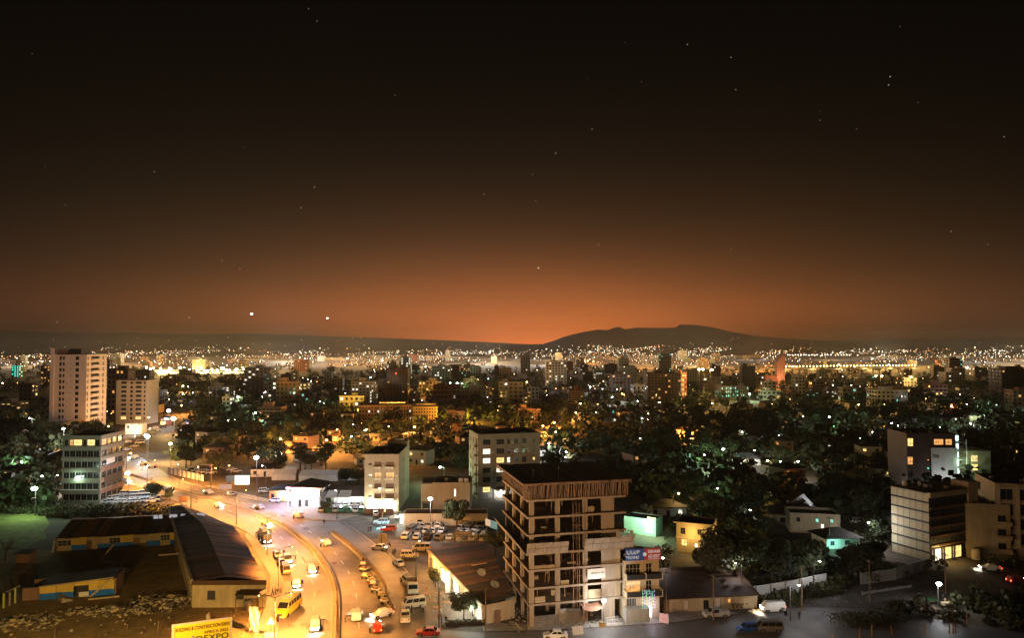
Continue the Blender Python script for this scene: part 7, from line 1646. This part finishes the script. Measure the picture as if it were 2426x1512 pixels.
# ---------------------------------------------------------------- houses among the trees
def house_proto(i, wall, roof, W, D, H, rise, lit, name):
    hs = [(1.0, 2.2, 1.0, 2.3, lit[0], (2, 1)), (W - 2.4, W - 1.2, 1.0, 2.3, lit[1], (2, 1)), (W / 2 - .5, W / 2 + .5, .05, 2.1, lit[2], (1, 1))]
    if H > 5: hs += [(1.0, 2.4, 4.0, 5.3, lit[3], (2, 1)), (W - 2.6, W - 1.2, 4.0, 5.3, None, (2, 1))]
    return hip(name, 'house', 'house', (0, 0, 0), 0, W, D, H, rise, wall, roof, {'front': hs}, group='houses among the trees')
n_av = len(AVOID)
HP = [(house_proto(0, M_tan, M_roofr, 10, 8, 3.2, 1.8, (LIT_Y, None, None, None), 'house'), 'tan bungalow'), (house_proto(1, M_white, M_roofd, 11, 8, 3.2, 1.6, (None, LIT_W, None, None), 'house'), 'white bungalow'), (house_proto(2, M_cream, M_roofr, 9, 8, 6.4, 1.6, (None, LIT_W, None, LIT_Y), 'house'), 'cream two storey house'), (house_proto(3, M_grey, M_roofg, 12, 7, 3.0, 1.2, (None, None, LIT_G, None), 'house'), 'long grey house with a green lit door'), (house_proto(4, M_brown, M_roofd, 9, 9, 6.2, 1.8, (None, None, None, LIT_O), 'house'), 'brown two storey house'), (house_proto(5, M_tan, M_roofg, 8, 7, 2.8, 1.0, (None, None, None, None), 'house'), 'unlit tin roofed house')]
del AVOID[n_av:]
used = set(); nh = 0; tries = 0
while nh < 120 and tries < 6000:
    tries += 1
    x = r.uniform(-20, 2440); y = r.choice((r.uniform(925, 1010), r.uniform(960, 1120), r.uniform(1050, 1250), r.uniform(1150, 1400)))
    if 250 < x < 1290 and y > 1135: continue
    if x < 420 and y > 1010 and x > 250: continue
    if x < 250 and y > 1215: continue
    if 1290 < x < 1500 and y > 1180: continue
    if x > 1560 and y > 1400: continue
    p = P(x, y)
    if not free((p.x, p.y), 9): continue
    i = r.randrange(6); src, nm_ = HP[i]; rz = r.uniform(-.5, .5)
    if i not in used: used.add(i); t = src; t.location = p; t.rotation_euler = (0, 0, rz)
    else: t = copy_tree(src, p, rz)
    avoid_box(p, rz, -1, -1, 12, 9); AUTO.append((t, nm_, (x, y))); nh += 1

# ---------------------------------------------------------------- lamps seen through the middle distance
for (x, y, k, pw, rr) in ((669, 1040, 'O', 2600, .5), (766, 1043, 'O', 2600, .45), (890, 1057, 'O', 2400, .45), (981, 1012, 'O', 4200, .6), (875, 1017, 'O', 800, .35), (804, 1017, 'O', 700, .35), (600, 978, 'G', 1200, .5), (770, 955, 'G', 900, .45), (628, 1001, 'G', 900, .35), (1052, 1107, 'G', 1600, .42), (754, 952, 'W', 300, .4), (875, 894, 'W', 900, .7), (1023, 926, 'O', 8000, 1.0), (1065, 907, 'G', 2500, .7), (1080, 907, 'G', 2500, .7), (1094, 908, 'G', 2500, .7), (1154, 916, 'O', 1800, .7), (1181, 961, 'Y', 1800, .5), (659, 1072, 'W', 1800, .5), (830, 1033, 'G', 500, .3),
                          (1306, 1001, 'O', 3600, .55), (1284, 1008, 'O', 1500, .45), (1318, 1022, 'Y', 2600, .45), (1367, 977, 'O', 900, .45), (1370, 956, 'Y', 1200, .45), (1446, 941, 'W', 1000, .5), (1460, 922, 'W', 1200, .55), (1397, 916, 'W', 900, .55), (1557, 953, 'Y', 1800, .5), (1620, 955, 'Y', 1600, .5), (1689, 956, 'Y', 1800, .5), (1526, 992, 'W', 400, .35), (1532, 992, 'W', 400, .35), (1619, 1017, 'O', 700, .35), (1630, 1017, 'O', 700, .35), (1760, 1024, 'W', 500, .35), (1665, 1078, 'G', 1300, .5), (1722, 1064, 'G', 1300, .5), (1296, 1052, 'W', 900, .36), (1341, 1072, 'W', 700, .32), (1471, 933, 'O', 900, .5), (1440, 907, 'G', 1500, .5), (1290, 914, 'W', 700, .5),
                          (1775, 933, 'G', 2600, .7), (1887, 957, 'Y', 1400, .5), (1822, 957, 'Y', 1000, .45), (2027, 958, 'Y', 1500, .5), (2096, 959, 'Y', 1600, .5), (2247, 962, 'Y', 1200, .5), (2284, 957, 'W', 1200, .5), (2358, 958, 'G', 2200, .6), (2328, 985, 'G', 1900, .55), (2306, 1003, 'W', 1600, .5), (1960, 988, 'G', 900, .45), (1962, 1001, 'G', 900, .4), (2085, 1004, 'O', 700, .4), (2114, 1002, 'W', 700, .4), (2030, 986, 'W', 600, .38), (1826, 1093, 'Y', 1200, .36), (1882, 1092, 'W', 500, .28), (1859, 1094, 'G', 300, .22), (1928, 1064, 'Y', 600, .28), (1783, 1068, 'W', 400, .28), (2230, 1013, 'G', 900, .42), (2006, 984, 'G', 500, .35),
                          (76, 990, 'W', 1000, .4), (22, 989, 'O', 1500, .45), (346, 989, 'O', 1500, .5), (288, 1031, 'O', 1500, .4), (428, 961, 'O', 1600, .5), (557, 959, 'G', 1600, .5), (430, 914, 'Y', 2500, .8), (445, 916, 'Y', 2500, .8), (398, 931, 'Y', 800, .5), (434, 933, 'W', 600, .5), (560, 940, 'W', 2500, .8), (1588, 1323, 'W', 50, .2), (1756, 1340, 'W', 120, .18), (1871, 1383, 'W', 220, .2), (2050, 1240, 'W', 500, .26), (1594, 1169, 'Y', 300, .26), (1927, 1332, 'W', 110, .18), (1763, 1207, 'W', 90, .2), (1452, 1200, 'W', 200, .2), (1700, 1160, 'G', 150, .22), (60, 1095, 'G', 900, .3), (95, 1130, 'W', 700, .3), (130, 1128, 'W', 500, .25), (1210, 905, 'O', 2500, .8), (1250, 905, 'O', 2500, .8), (1800, 905, 'O', 3500, .9), (1780, 910, 'O', 2500, .8), (1830, 908, 'O', 2500, .8), (2288, 870, 'W', 900, .9), (2160, 893, 'Y', 3000, .9), (2085, 890, 'Y', 4000, 1.0), (2072, 890, 'Y', 4000, 1.0), (1655, 874, 'Y', 6000, 1.1), (1667, 874, 'Y', 6000, 1.1), (1681, 875, 'Y', 6000, 1.1), (500, 1110, 'O', 1300, .2), (470, 1105, 'O', 1300, .2), (545, 1105, 'O', 900, .2), (300, 1075, 'O', 2200, .3), (250, 1010, 'O', 2600, .4), (150, 1060, 'O', 1500, .3)):  # the lamp closing this list is added to light the tower from below
    zz = 7.0 if y > 900 else 14.0
    if y < 880: zz = 30.0
    if k == 'O' and 935 < y < 1080 and 400 < x < 1700:
        pw *= 4.0; q_ = P(x, y, zz); hp = Vector((q_.x - 5 + r.uniform(-2, 2), q_.y + 4, 0))
        if free((hp.x + 4, hp.y + 3), 2): hi = r.randrange(6); ho = copy_tree(HP[hi][0], hp, r.uniform(-.3, .3)); avoid_box(hp, 0, -1, -9, 12, 8); AUTO.append((ho, HP[hi][1], (x + 6, y + 10)))  # house added behind the lamp so its wall catches the orange light
    lamp_at(x, y, k, pw * (1.0 if y > 940 else 1.6), zz, r=rr)
# porch lamps too small to be more than a point: short posts with a bulb
for i in range(150):
    x = r.uniform(0, 2425); y = r.choice((r.uniform(900, 960), r.uniform(930, 1050), r.uniform(1000, 1250)))
    if x < 1290 and y > 1040: y = r.uniform(900, 1030)
    p = P(x, y, 4.0)
    if not free((p.x, p.y)): continue
    k = r.choice('WWWGYO'); o = street_lamp((p.x, p.y, 0), 3.6, k, r.choice((0, 0, 40, 80, 160)), '', r.uniform(0, 6.28), .5, r=r.uniform(.14, .26) * max(1, p.y / 420), group='small lamps in the gardens'); AUTO.append((o, 'small ' + LNAME[k] + ' garden lamp', (x, y)))
# lamps on the viaduct and the market street
vd = P(1860, 890); ve = P(2165, 886); z_ = 10
vt_ = thing('viaduct', 'long railway viaduct with a row of lamps across the far city', 'bridge', vd); dv = ve - vd
m = MB(); m.bar(Vector((0, 0, z_)), dv + Vector((0, 0, z_)), 6, 1.5); m.build('deck', M_conc, vt_); pm_ = MB().box(-1, -1, 0, 1, 1, z_ - .6).mesh('pier', M_conc); lm_ = MB(); lm_.bar((0, 0, 0), (0, 0, 4), .3); lm_.blob((0, -.5, 4.4), .62, 6, 4, mi=1); lme = lm_.mesh('viaduct_lamp', [M_pole, LENS['Y']])
for i in range(40): q_ = dv * (i / 39); (link('pier', pm_, vt_, q_) if i % 2 == 0 else None); link('viaduct_lamp', lme, vt_, q_ + Vector((0, -2.5, z_ + .76)))
for i in range(6): p = vd + dv * (i / 5); lamp_light('viaduct_light', (p.x, p.y - 6, 13), 6000, YELLOW, 1.0)
ms = P(350, 888); me_ = P(612, 885); dv = me_ - ms
mk = thing('market_hall', 'long low market hall blazing with yellow white lamps', 'market', ms); m = MB(); m.box(0, 0, 0, dv.length, 20, 7); m.build('wall', M_tan, mk); part_box('roof', M_roofg, mk, -1, -1, 7.001, dv.length + 1, 21, 7.6)
bl = MB().box(0, 0, 0, 2.2, .3, 3.4).mesh('lit_bay', glow('market_bay', (1.0, .72, .3), 5, .6, .3)); hl = MB(); hl.blob((0, 0, 0), 1.4, 8, 5); hlm = hl.mesh('lamp_globe', glow('market_globe', (1.0, .85, .55), 30))
for i in range(46): link('lit_bay', bl, mk, (dv.length * i / 46 + 1, -.32, 1.0 + r.uniform(0, 1.5)))
for i in range(30): link('lamp_globe', hlm, mk, (dv.length * (i + r.uniform(0, .8)) / 30, -3 - r.uniform(0, 16), 8.2 + r.uniform(-2, 4)))
for i in range(8): p = ms + dv * (i / 7); lamp_light('market_light', (p.x, p.y - 14, 9), 26000, (1, .66, .28), 1.2)

# ---------------------------------------------------------------- lights and houses of the far slopes
def far_field():
    rr = random.Random(11); hm = MB(); lm = [MB() for _ in range(4)]
    dgx = bpy.context.evaluated_depsgraph_get()
    def put(x, y, k, s):
        if s < .8 and noise.noise((x * .011, y * .07, 4.2)) < rr.uniform(-.35, .12): return
        d = ray(x, y); ok, loc, n, i, ob, mt = SC.ray_cast(dgx, Vector((0, 0, CAM_H)), d, distance=16000)
        tries_ = 0
        while ok and ob.name == 'haze' and tries_ < 3: tries_ += 1; ok, loc, n, i, ob, mt = SC.ray_cast(dgx, loc + d * .5, d, distance=16000)
        if not ok or ob.name.split('.')[0] not in ('ground', 'mountain', 'hill') or loc.y < 720: return
        f = loc.y / 718.0; h = 4.5; a = s * f
        w = 9; hm.box(loc.x - w / 2, loc.y + a, loc.z - 2, loc.x + w / 2, loc.y + a + 9, loc.z + h)
        lm[k].blob((loc.x, loc.y, loc.z + h * .55 + a * .3), a, 5, 4)
    def clusters(n, xr, yr, spread, dens, sz):
        for _ in range(n):
            cx, cy_ = rr.uniform(*xr), rr.uniform(*yr); k0 = rr.choice((0, 0, 0, 1, 1, 2)); sl = rr.uniform(-.16, .16); tight = rr.choice((.02, .05, .12, .16))
            for _ in range(int(dens * rr.uniform(.5, 1.4))):
                dx = rr.gauss(0, spread); put(cx + dx, cy_ + dx * sl + rr.gauss(0, spread * tight), k0 if rr.random() < .75 else rr.choice((0, 1, 2, 3)), rr.choice((.13, .15, .17, .2, .22, .26, .36)) * sz)
    clusters(95, (40, 2425), (832, 846), 34, 14, .8); clusters(70, (0, 2425), (842, 862), 36, 13, .95); clusters(60, (0, 2425), (856, 884), 30, 13, 1.5)
    clusters(70, (420, 2425), (874, 932), 26, 8, 1.5); clusters(34, (1310, 1720), (825, 846), 32, 16, .85); clusters(16, (930, 1180), (832, 856), 36, 15, .8); clusters(26, (1700, 2420), (830, 858), 40, 16, .95); clusters(14, (250, 420), (834, 850), 30, 12, .85); clusters(10, (480, 900), (826, 842), 50, 12, .75)
    for _ in range(500): put(rr.uniform(0, 2425), rr.gauss(848, 12), rr.choice((0, 0, 1, 2)), rr.choice((.16, .22, .4)))
    for _ in range(70): put(rr.uniform(0, 2425), rr.uniform(800, 830), 0, rr.choice((.13, .17)))
    for (x0, x1, y0, n) in ((710, 830, 851.5, 40), (1865, 2120, 843, 40), (90, 130, 858, 14)):
        for i in range(n): put(x0 + (x1 - x0) * i / n + rr.uniform(-1, 1), y0 + rr.uniform(-.6, .6), 0, .4)
    for (x, y, k) in ((1160, 836, 0), (905, 857, 0), (1008, 873, 0), (1392, 858, 2), (2105, 868, 0), (1405, 860, 2), (2280, 853, 2), (2200, 874, 2)): put(x, y, k, .9)
    tag(hm.build('far_houses', M_dkb), 'countless small houses on the far plain and slopes', kind='stuff')
    for k, (nm, c, s) in enumerate((('white', (1.0, .9, .7), 8), ('warm', (1.0, .70, .36), 7), ('orange', (1.0, .42, .14), 6), ('green', (.6, 1.0, .8), 6))):
        if lm[k].v: tag(lm[k].build('far_lamps', glow('far_lamp ' + nm, c, s)), f'countless {nm} lamps of the far city and slopes', kind='stuff')
far_field()
# stars and aircraft beyond the haze
sm = MB(); rs_ = random.Random(3)
for _ in range(34):
    x, y = rs_.uniform(0, 2425), rs_.uniform(0, 640); d = ray(x, y).normalized(); p = Vector((0, 0, CAM_H)) + d * 40000; sm.blob(p, rs_.uniform(9, 20), 5, 4)
for x, y, s in ((1275, 635, 42), (1316, 362, 26), (1402, 305, 24), (745, 443, 22), (448, 753, 26), (135, 764, 24), (2108, 181, 22)): d = ray(x, y).normalized(); sm.blob(Vector((0, 0, CAM_H)) + d * 40000, s, 6, 4)
tag(sm.build('stars', glow('star', (1, .93, .85), .8)), 'scattered faint stars in the night sky', kind='stuff')
for x, y, w, lab in ((598, 744, 3.0, 'brighter airliner with its lights on above the far ridge'), (778, 754, 2.0, 'smaller airliner with its lights on above the far ridge')):
    p = PD(x, y, 12500); t = thing('airliner', lab, 'airliner', p); m = MB(); m.tube([(-20, 0, 0), (-14, 0, 0), (14, 0, 0), (20, 0, 1)], [.6, 2, 2, .4], 8); m.build('fuselage', M_white, t); MB().hexa([(-3, -18, 0), (2, -18, 0), (6, 18, 0), (1, 18, 0), (-3, -18, .5), (2, -18, .5), (6, 18, .5), (1, 18, .5)]).build('wing', M_white, t); MB().hexa([(14, -.3, 1), (19, -.3, 1), (19, .3, 1), (14, .3, 1), (17, -.3, 7), (20, -.3, 7), (20, .3, 7), (17, .3, 7)]).build('tail_fin', M_white, t)
    for k in range(3): MB().blob((-24 + k * 9 * w / 2.6, -4, 0), 3.4 * w, 6, 5).build('landing_light', glow('landing_light', (1, .95, .85), 14), t)

# ---------------------------------------------------------------- trees
nt_ = 0; tries = 0; extra = []
DENSE = [((-20, 250), (1000, 1225), 44), ((430, 1100), (960, 1120), 74), ((1100, 1300), (930, 1015), 16), ((1290, 2430), (945, 1020), 54), ((1290, 2100), (1010, 1200), 60), ((1560, 2110), (1190, 1400), 38), ((2280, 2425), (1020, 1160), 10)]
for (xr, yr, n) in DENSE:
    k = 0; tr_ = 0
    while k < n and tr_ < n * 40:
        tr_ += 1; x, y = r.uniform(*xr), r.uniform(*yr); p = P(x, y)
        if not free((p.x, p.y), 3.2): continue
        if 250 < x < 1290 and y > 1125: continue
        if 120 < x < 300 and y > 1120: continue
        if nt_ < 296: tree(p, r.randrange(6), r.uniform(.75, 1.25), sz=r.uniform(.85, 1.1)); nt_ += 1
        k += 1
wm_ = MB(); rr = random.Random(31)
def clump(mb, p, s, h):
    for _ in range(46):
        v = Vector((rr.gauss(0, .45), rr.gauss(0, .45), rr.uniform(.1, 1))); q_ = Vector((p.x + v.x * s, p.y + v.y * s, v.z * h)); a = Vector((rr.uniform(-1, 1), rr.uniform(-1, 1), rr.uniform(-1, 1))).normalized(); b = a.orthogonal().normalized(); c = a.cross(b); l = s * rr.uniform(.14, .3); mb.add([q_ - b * l, q_ + c * l, q_ + b * l, q_ - c * l], ((0, 1, 2, 3),))
for _ in range(2600):
    x = rr.uniform(-30, 2450); y = rr.choice((rr.uniform(872, 925), rr.uniform(900, 1000), rr.uniform(940, 1090)))
    if 255 < x < 420 and y > 980 or 130 < x < 300 and y > 1120: continue
    if x < 255 and rr.random() < .5: y = rr.uniform(1000, 1140 if x > 120 else 1215)
    if x > 1290 and rr.random() < .25: y = rr.uniform(1000, 1240)
    p = P(x, y)
    if not free((p.x, p.y), 2.5): continue
    clump(wm_, p, rr.uniform(3.0, 5.5), rr.uniform(4, 11))
tag(wm_.build('far_woods', M_leaf), 'dark mass of treetops filling the gaps between far houses', kind='stuff')
gc = MB()
for _ in range(420):
    p = P(rr.uniform(-10, 150), rr.uniform(1196, 1222)) if rr.random() < .5 else P(rr.uniform(112, 420), rr.uniform(1203, 1228))  # shrubs of the second strip added to darken the floodlit ground
    if free((p.x, p.y), .8): clump(gc, p, rr.uniform(.8, 1.8), rr.uniform(.6, 1.8))
for _ in range(2600):
    x, y = rr.uniform(1560, 2430), rr.uniform(1170, 1500); p = P(x, y)
    if not free((p.x, p.y), .8): continue
    clump(gc, p, rr.uniform(.9, 2.0), rr.uniform(.6, 2.6)) if rr.random() < .5 else None
tag(gc.build('undergrowth', M_leaf2), 'dark undergrowth between the villas and the boundary wall, plus shrubs added to darken ground', kind='stuff')
for i, (x, y, s, lab) in enumerate(((1080, 1262, 1.15, 'round floodlit tree in the pharmacy car park'), (1172, 1320, .8, 'palm like shrub between the shop roof and the unfinished building'), (360, 1184, .7, 'bushy green tree at the edge of the office car park'), (402, 1190, .6, 'dark bush on the verge by the shed roof'), (372, 1178, .5, 'small bush beside the office car park tree'), (2320, 1310, 1.0, 'dark tree before the framed flats'), (2370, 1310, 1.1, 'taller dark tree before the framed flats'), (1700, 1400, 1.6, 'wide dim tree behind the boundary wall'), (1760, 1395, 1.5, 'second wide dim tree behind the boundary wall'), (1830, 1390, 1.3, 'tree behind the lamp on the boundary wall'), (850, 1155, .9, 'dark tree behind the showroom roof'), (820, 1152, .8, 'second dark tree behind the showroom roof'), (440, 1110, 1.2, 'dark tree over the hoarding fence'), (520, 1128, 1.3, 'broad dark tree above the lit hoarding'))):
    tree(P(x, y), i % 3, s * 1.2, lab, near=True, group='trees by the road and yards')
# bare tree at the left edge
bt = thing('bare_tree', 'leafless tree with spreading limbs at the edge of the lawn', 'tree', P(12, 1330)); m = MB(); rb2 = random.Random(8); m.tube([(0, 0, 0), (.1, 0, 2), (.3, 0, 3.6)], [.25, .2, .14], 7); m.build('trunk', M_bark, bt)
for k in range(9):
    a = rb2.uniform(0, 6.28); L_ = rb2.uniform(1.6, 3); m = MB(); p0 = Vector((.2, 0, rb2.uniform(2, 3.5))); p1 = p0 + Vector((math.cos(a) * L_ * .5, math.sin(a) * L_ * .3, L_ * .5)); p2 = p1 + Vector((math.cos(a + .5) * L_ * .5, math.sin(a) * .4, L_ * .6)); m.tube([p0, p1, p2], [.1, .07, .02], 5); m.tube([p1, p1 + Vector((math.cos(a - .8) * .8, .2, .9))], [.05, .015], 5); m.build('limb', M_bark, bt)
hut = thing('hut', 'small dark hut under the leafless tree', 'hut', P(38, 1335)); part_box('wall', M_brown, hut, 0, 0, 0, 3, 2.4, 2.2); MB().hexa([(-.4, -.4, 2.2), (3.4, -.4, 2.2), (3.4, 2.8, 2.5), (-.4, 2.8, 2.5), (-.4, -.4, 2.3), (3.4, -.4, 2.3), (3.4, 2.8, 2.6), (-.4, 2.8, 2.6)]).build('roof', M_roofd, hut)
# ---------------------------------------------------------------- strong lights added for the far city's many lamps, to glow in the haze
CITY_GLOW = [(60, 868, 1.0, WARM), (250, 862, 1.0, WARM), (400, 884, 3.0, YELLOW), (500, 884, 3.0, YELLOW), (590, 880, 2.0, YELLOW), (700, 862, 1.5, WARM), (860, 858, 1.2, WARM), (1000, 870, 1.0, WARM), (1150, 862, 1.0, WARM),
             (1300, 866, 1.2, WHITE), (1400, 862, 1.5, ORANGE), (1520, 872, 1.2, ORANGE), (1660, 870, 2.5, YELLOW), (1790, 880, 2.0, ORANGE), (1850, 872, 2.0, ORANGE), (1960, 874, 2.0, YELLOW), (2060, 876, 2.2, YELLOW), (2130, 872, 2.0, YELLOW), (2260, 868, 1.0, WARM), (2390, 866, 0.8, WARM),
             (300, 846, 3.0, WARM), (620, 845, 3.0, WARM), (1000, 846, 3.0, WARM), (1400, 845, 3.0, WARM), (1700, 845, 3.0, WARM), (2100, 846, 3.0, WARM)]
rg = random.Random(5)
for _ in range(70):
    x, y = rg.uniform(-100, 2525), rg.uniform(842, 872); CITY_GLOW.append((x, y, rg.uniform(.35, .8), rg.choice((WARM, WARM, WHITE, ORANGE, YELLOW))))  # random extra lights, added to blend the glow
for i, (x, y, k, c) in enumerate(CITY_GLOW):
    if y < 850 and k > 2: k = .8
    p = P(x, y); lamp_light('city_light', (p.x, p.y, 40), 0.7e5 * k * (p.y / 1500.0) ** 1.1, c, 8.0)
# ---------------------------------------------------------------- labels of the many: what each stands beside
MARKS = [('the pale tower', 190, 930), ('the cream block of flats', 313, 950), ('the office block', 215, 1110), ('the bright market', 470, 890), ('the slab office', 610, 905), ('the red brown flats', 640, 985), ('the banded office', 860, 930), ('the black tower', 942, 915), ('the orange row', 945, 980), ('the orange gabled houses', 1080, 985),
         ('the terraced offices', 1226, 945), ('the orange lit block', 1253, 985), ('the brown balcony block', 1364, 945), ('the twin pale towers', 1325, 890), ('the white balcony block', 1418, 890), ('the broad dark tower', 1486, 890), ('the massive dark block', 1572, 930), ('the wide glass office', 1656, 895), ('the green windowed office', 1735, 925), ('the red blade tower', 1849, 880), ('the white finned office', 1950, 945), ('the viaduct', 2030, 888), ('the plain grey slab', 2223, 890), ('the big black block', 2400, 915), ('the small white flats', 1856, 1010), ('the stair flats', 2205, 1080), ('the grey flats', 1190, 1100), ('the balcony block', 905, 1140), ('the beige house', 1070, 1170), ('the advert shop', 1510, 1380), ('the amber villa', 1660, 1265), ('the twin gables', 1900, 1195), ('the panelled office', 2155, 1240), ('the boundary wall', 1820, 1415), ('the pavilion', 725, 1170), ('the teal lit tower', 37, 875), ('the pink house', 15, 970), ('the floodlit lawn', 60, 1230), ('the orange villas', 2190, 965), ('the amber house', 2395, 1020), ('the green street lamps', 1695, 1070), ('the shop row', 1080, 1350), ('the upper junction', 340, 1080), ('the top of the climbing street', 405, 1000), ('the yellow lamp avenue', 1620, 960), ('the dark villa garden', 1480, 1060)]
OW = ['closest', 'second', 'third', 'fourth', 'fifth', 'sixth', 'seventh', 'eighth', 'ninth', 'tenth', 'eleventh', 'twelfth', 'thirteenth', 'fourteenth', 'fifteenth', 'sixteenth', 'seventeenth', 'eighteenth', 'nineteenth', 'twentieth']
def _settle():
    groups = {}
    for (o, noun, (x, y)) in AUTO:
        nm, mx, my = min(MARKS, key=lambda m: math.hypot(m[1] - x, (m[2] - y) * 1.6)); dx, dy = x - mx, (y - my) * 1.6
        rel = ('right of' if dx > 0 else 'left of') if abs(dx) > abs(dy) else ('below' if dy > 0 else 'above')
        groups.setdefault((noun, nm, rel), []).append((math.hypot(dx, dy), o))
    for (noun, nm, rel), L_ in groups.items():
        L_.sort(key=lambda t: t[0])
        for i, (d, o) in enumerate(L_):
            o['label'] = f'{noun} {rel} {nm}' if len(L_) == 1 else f'{noun} {rel} {nm}, {OW[min(i, 19)]} to it'
_settle()
# the scattered copies of lamp posts keep their own heights; nothing below changes the camera, light or exposure
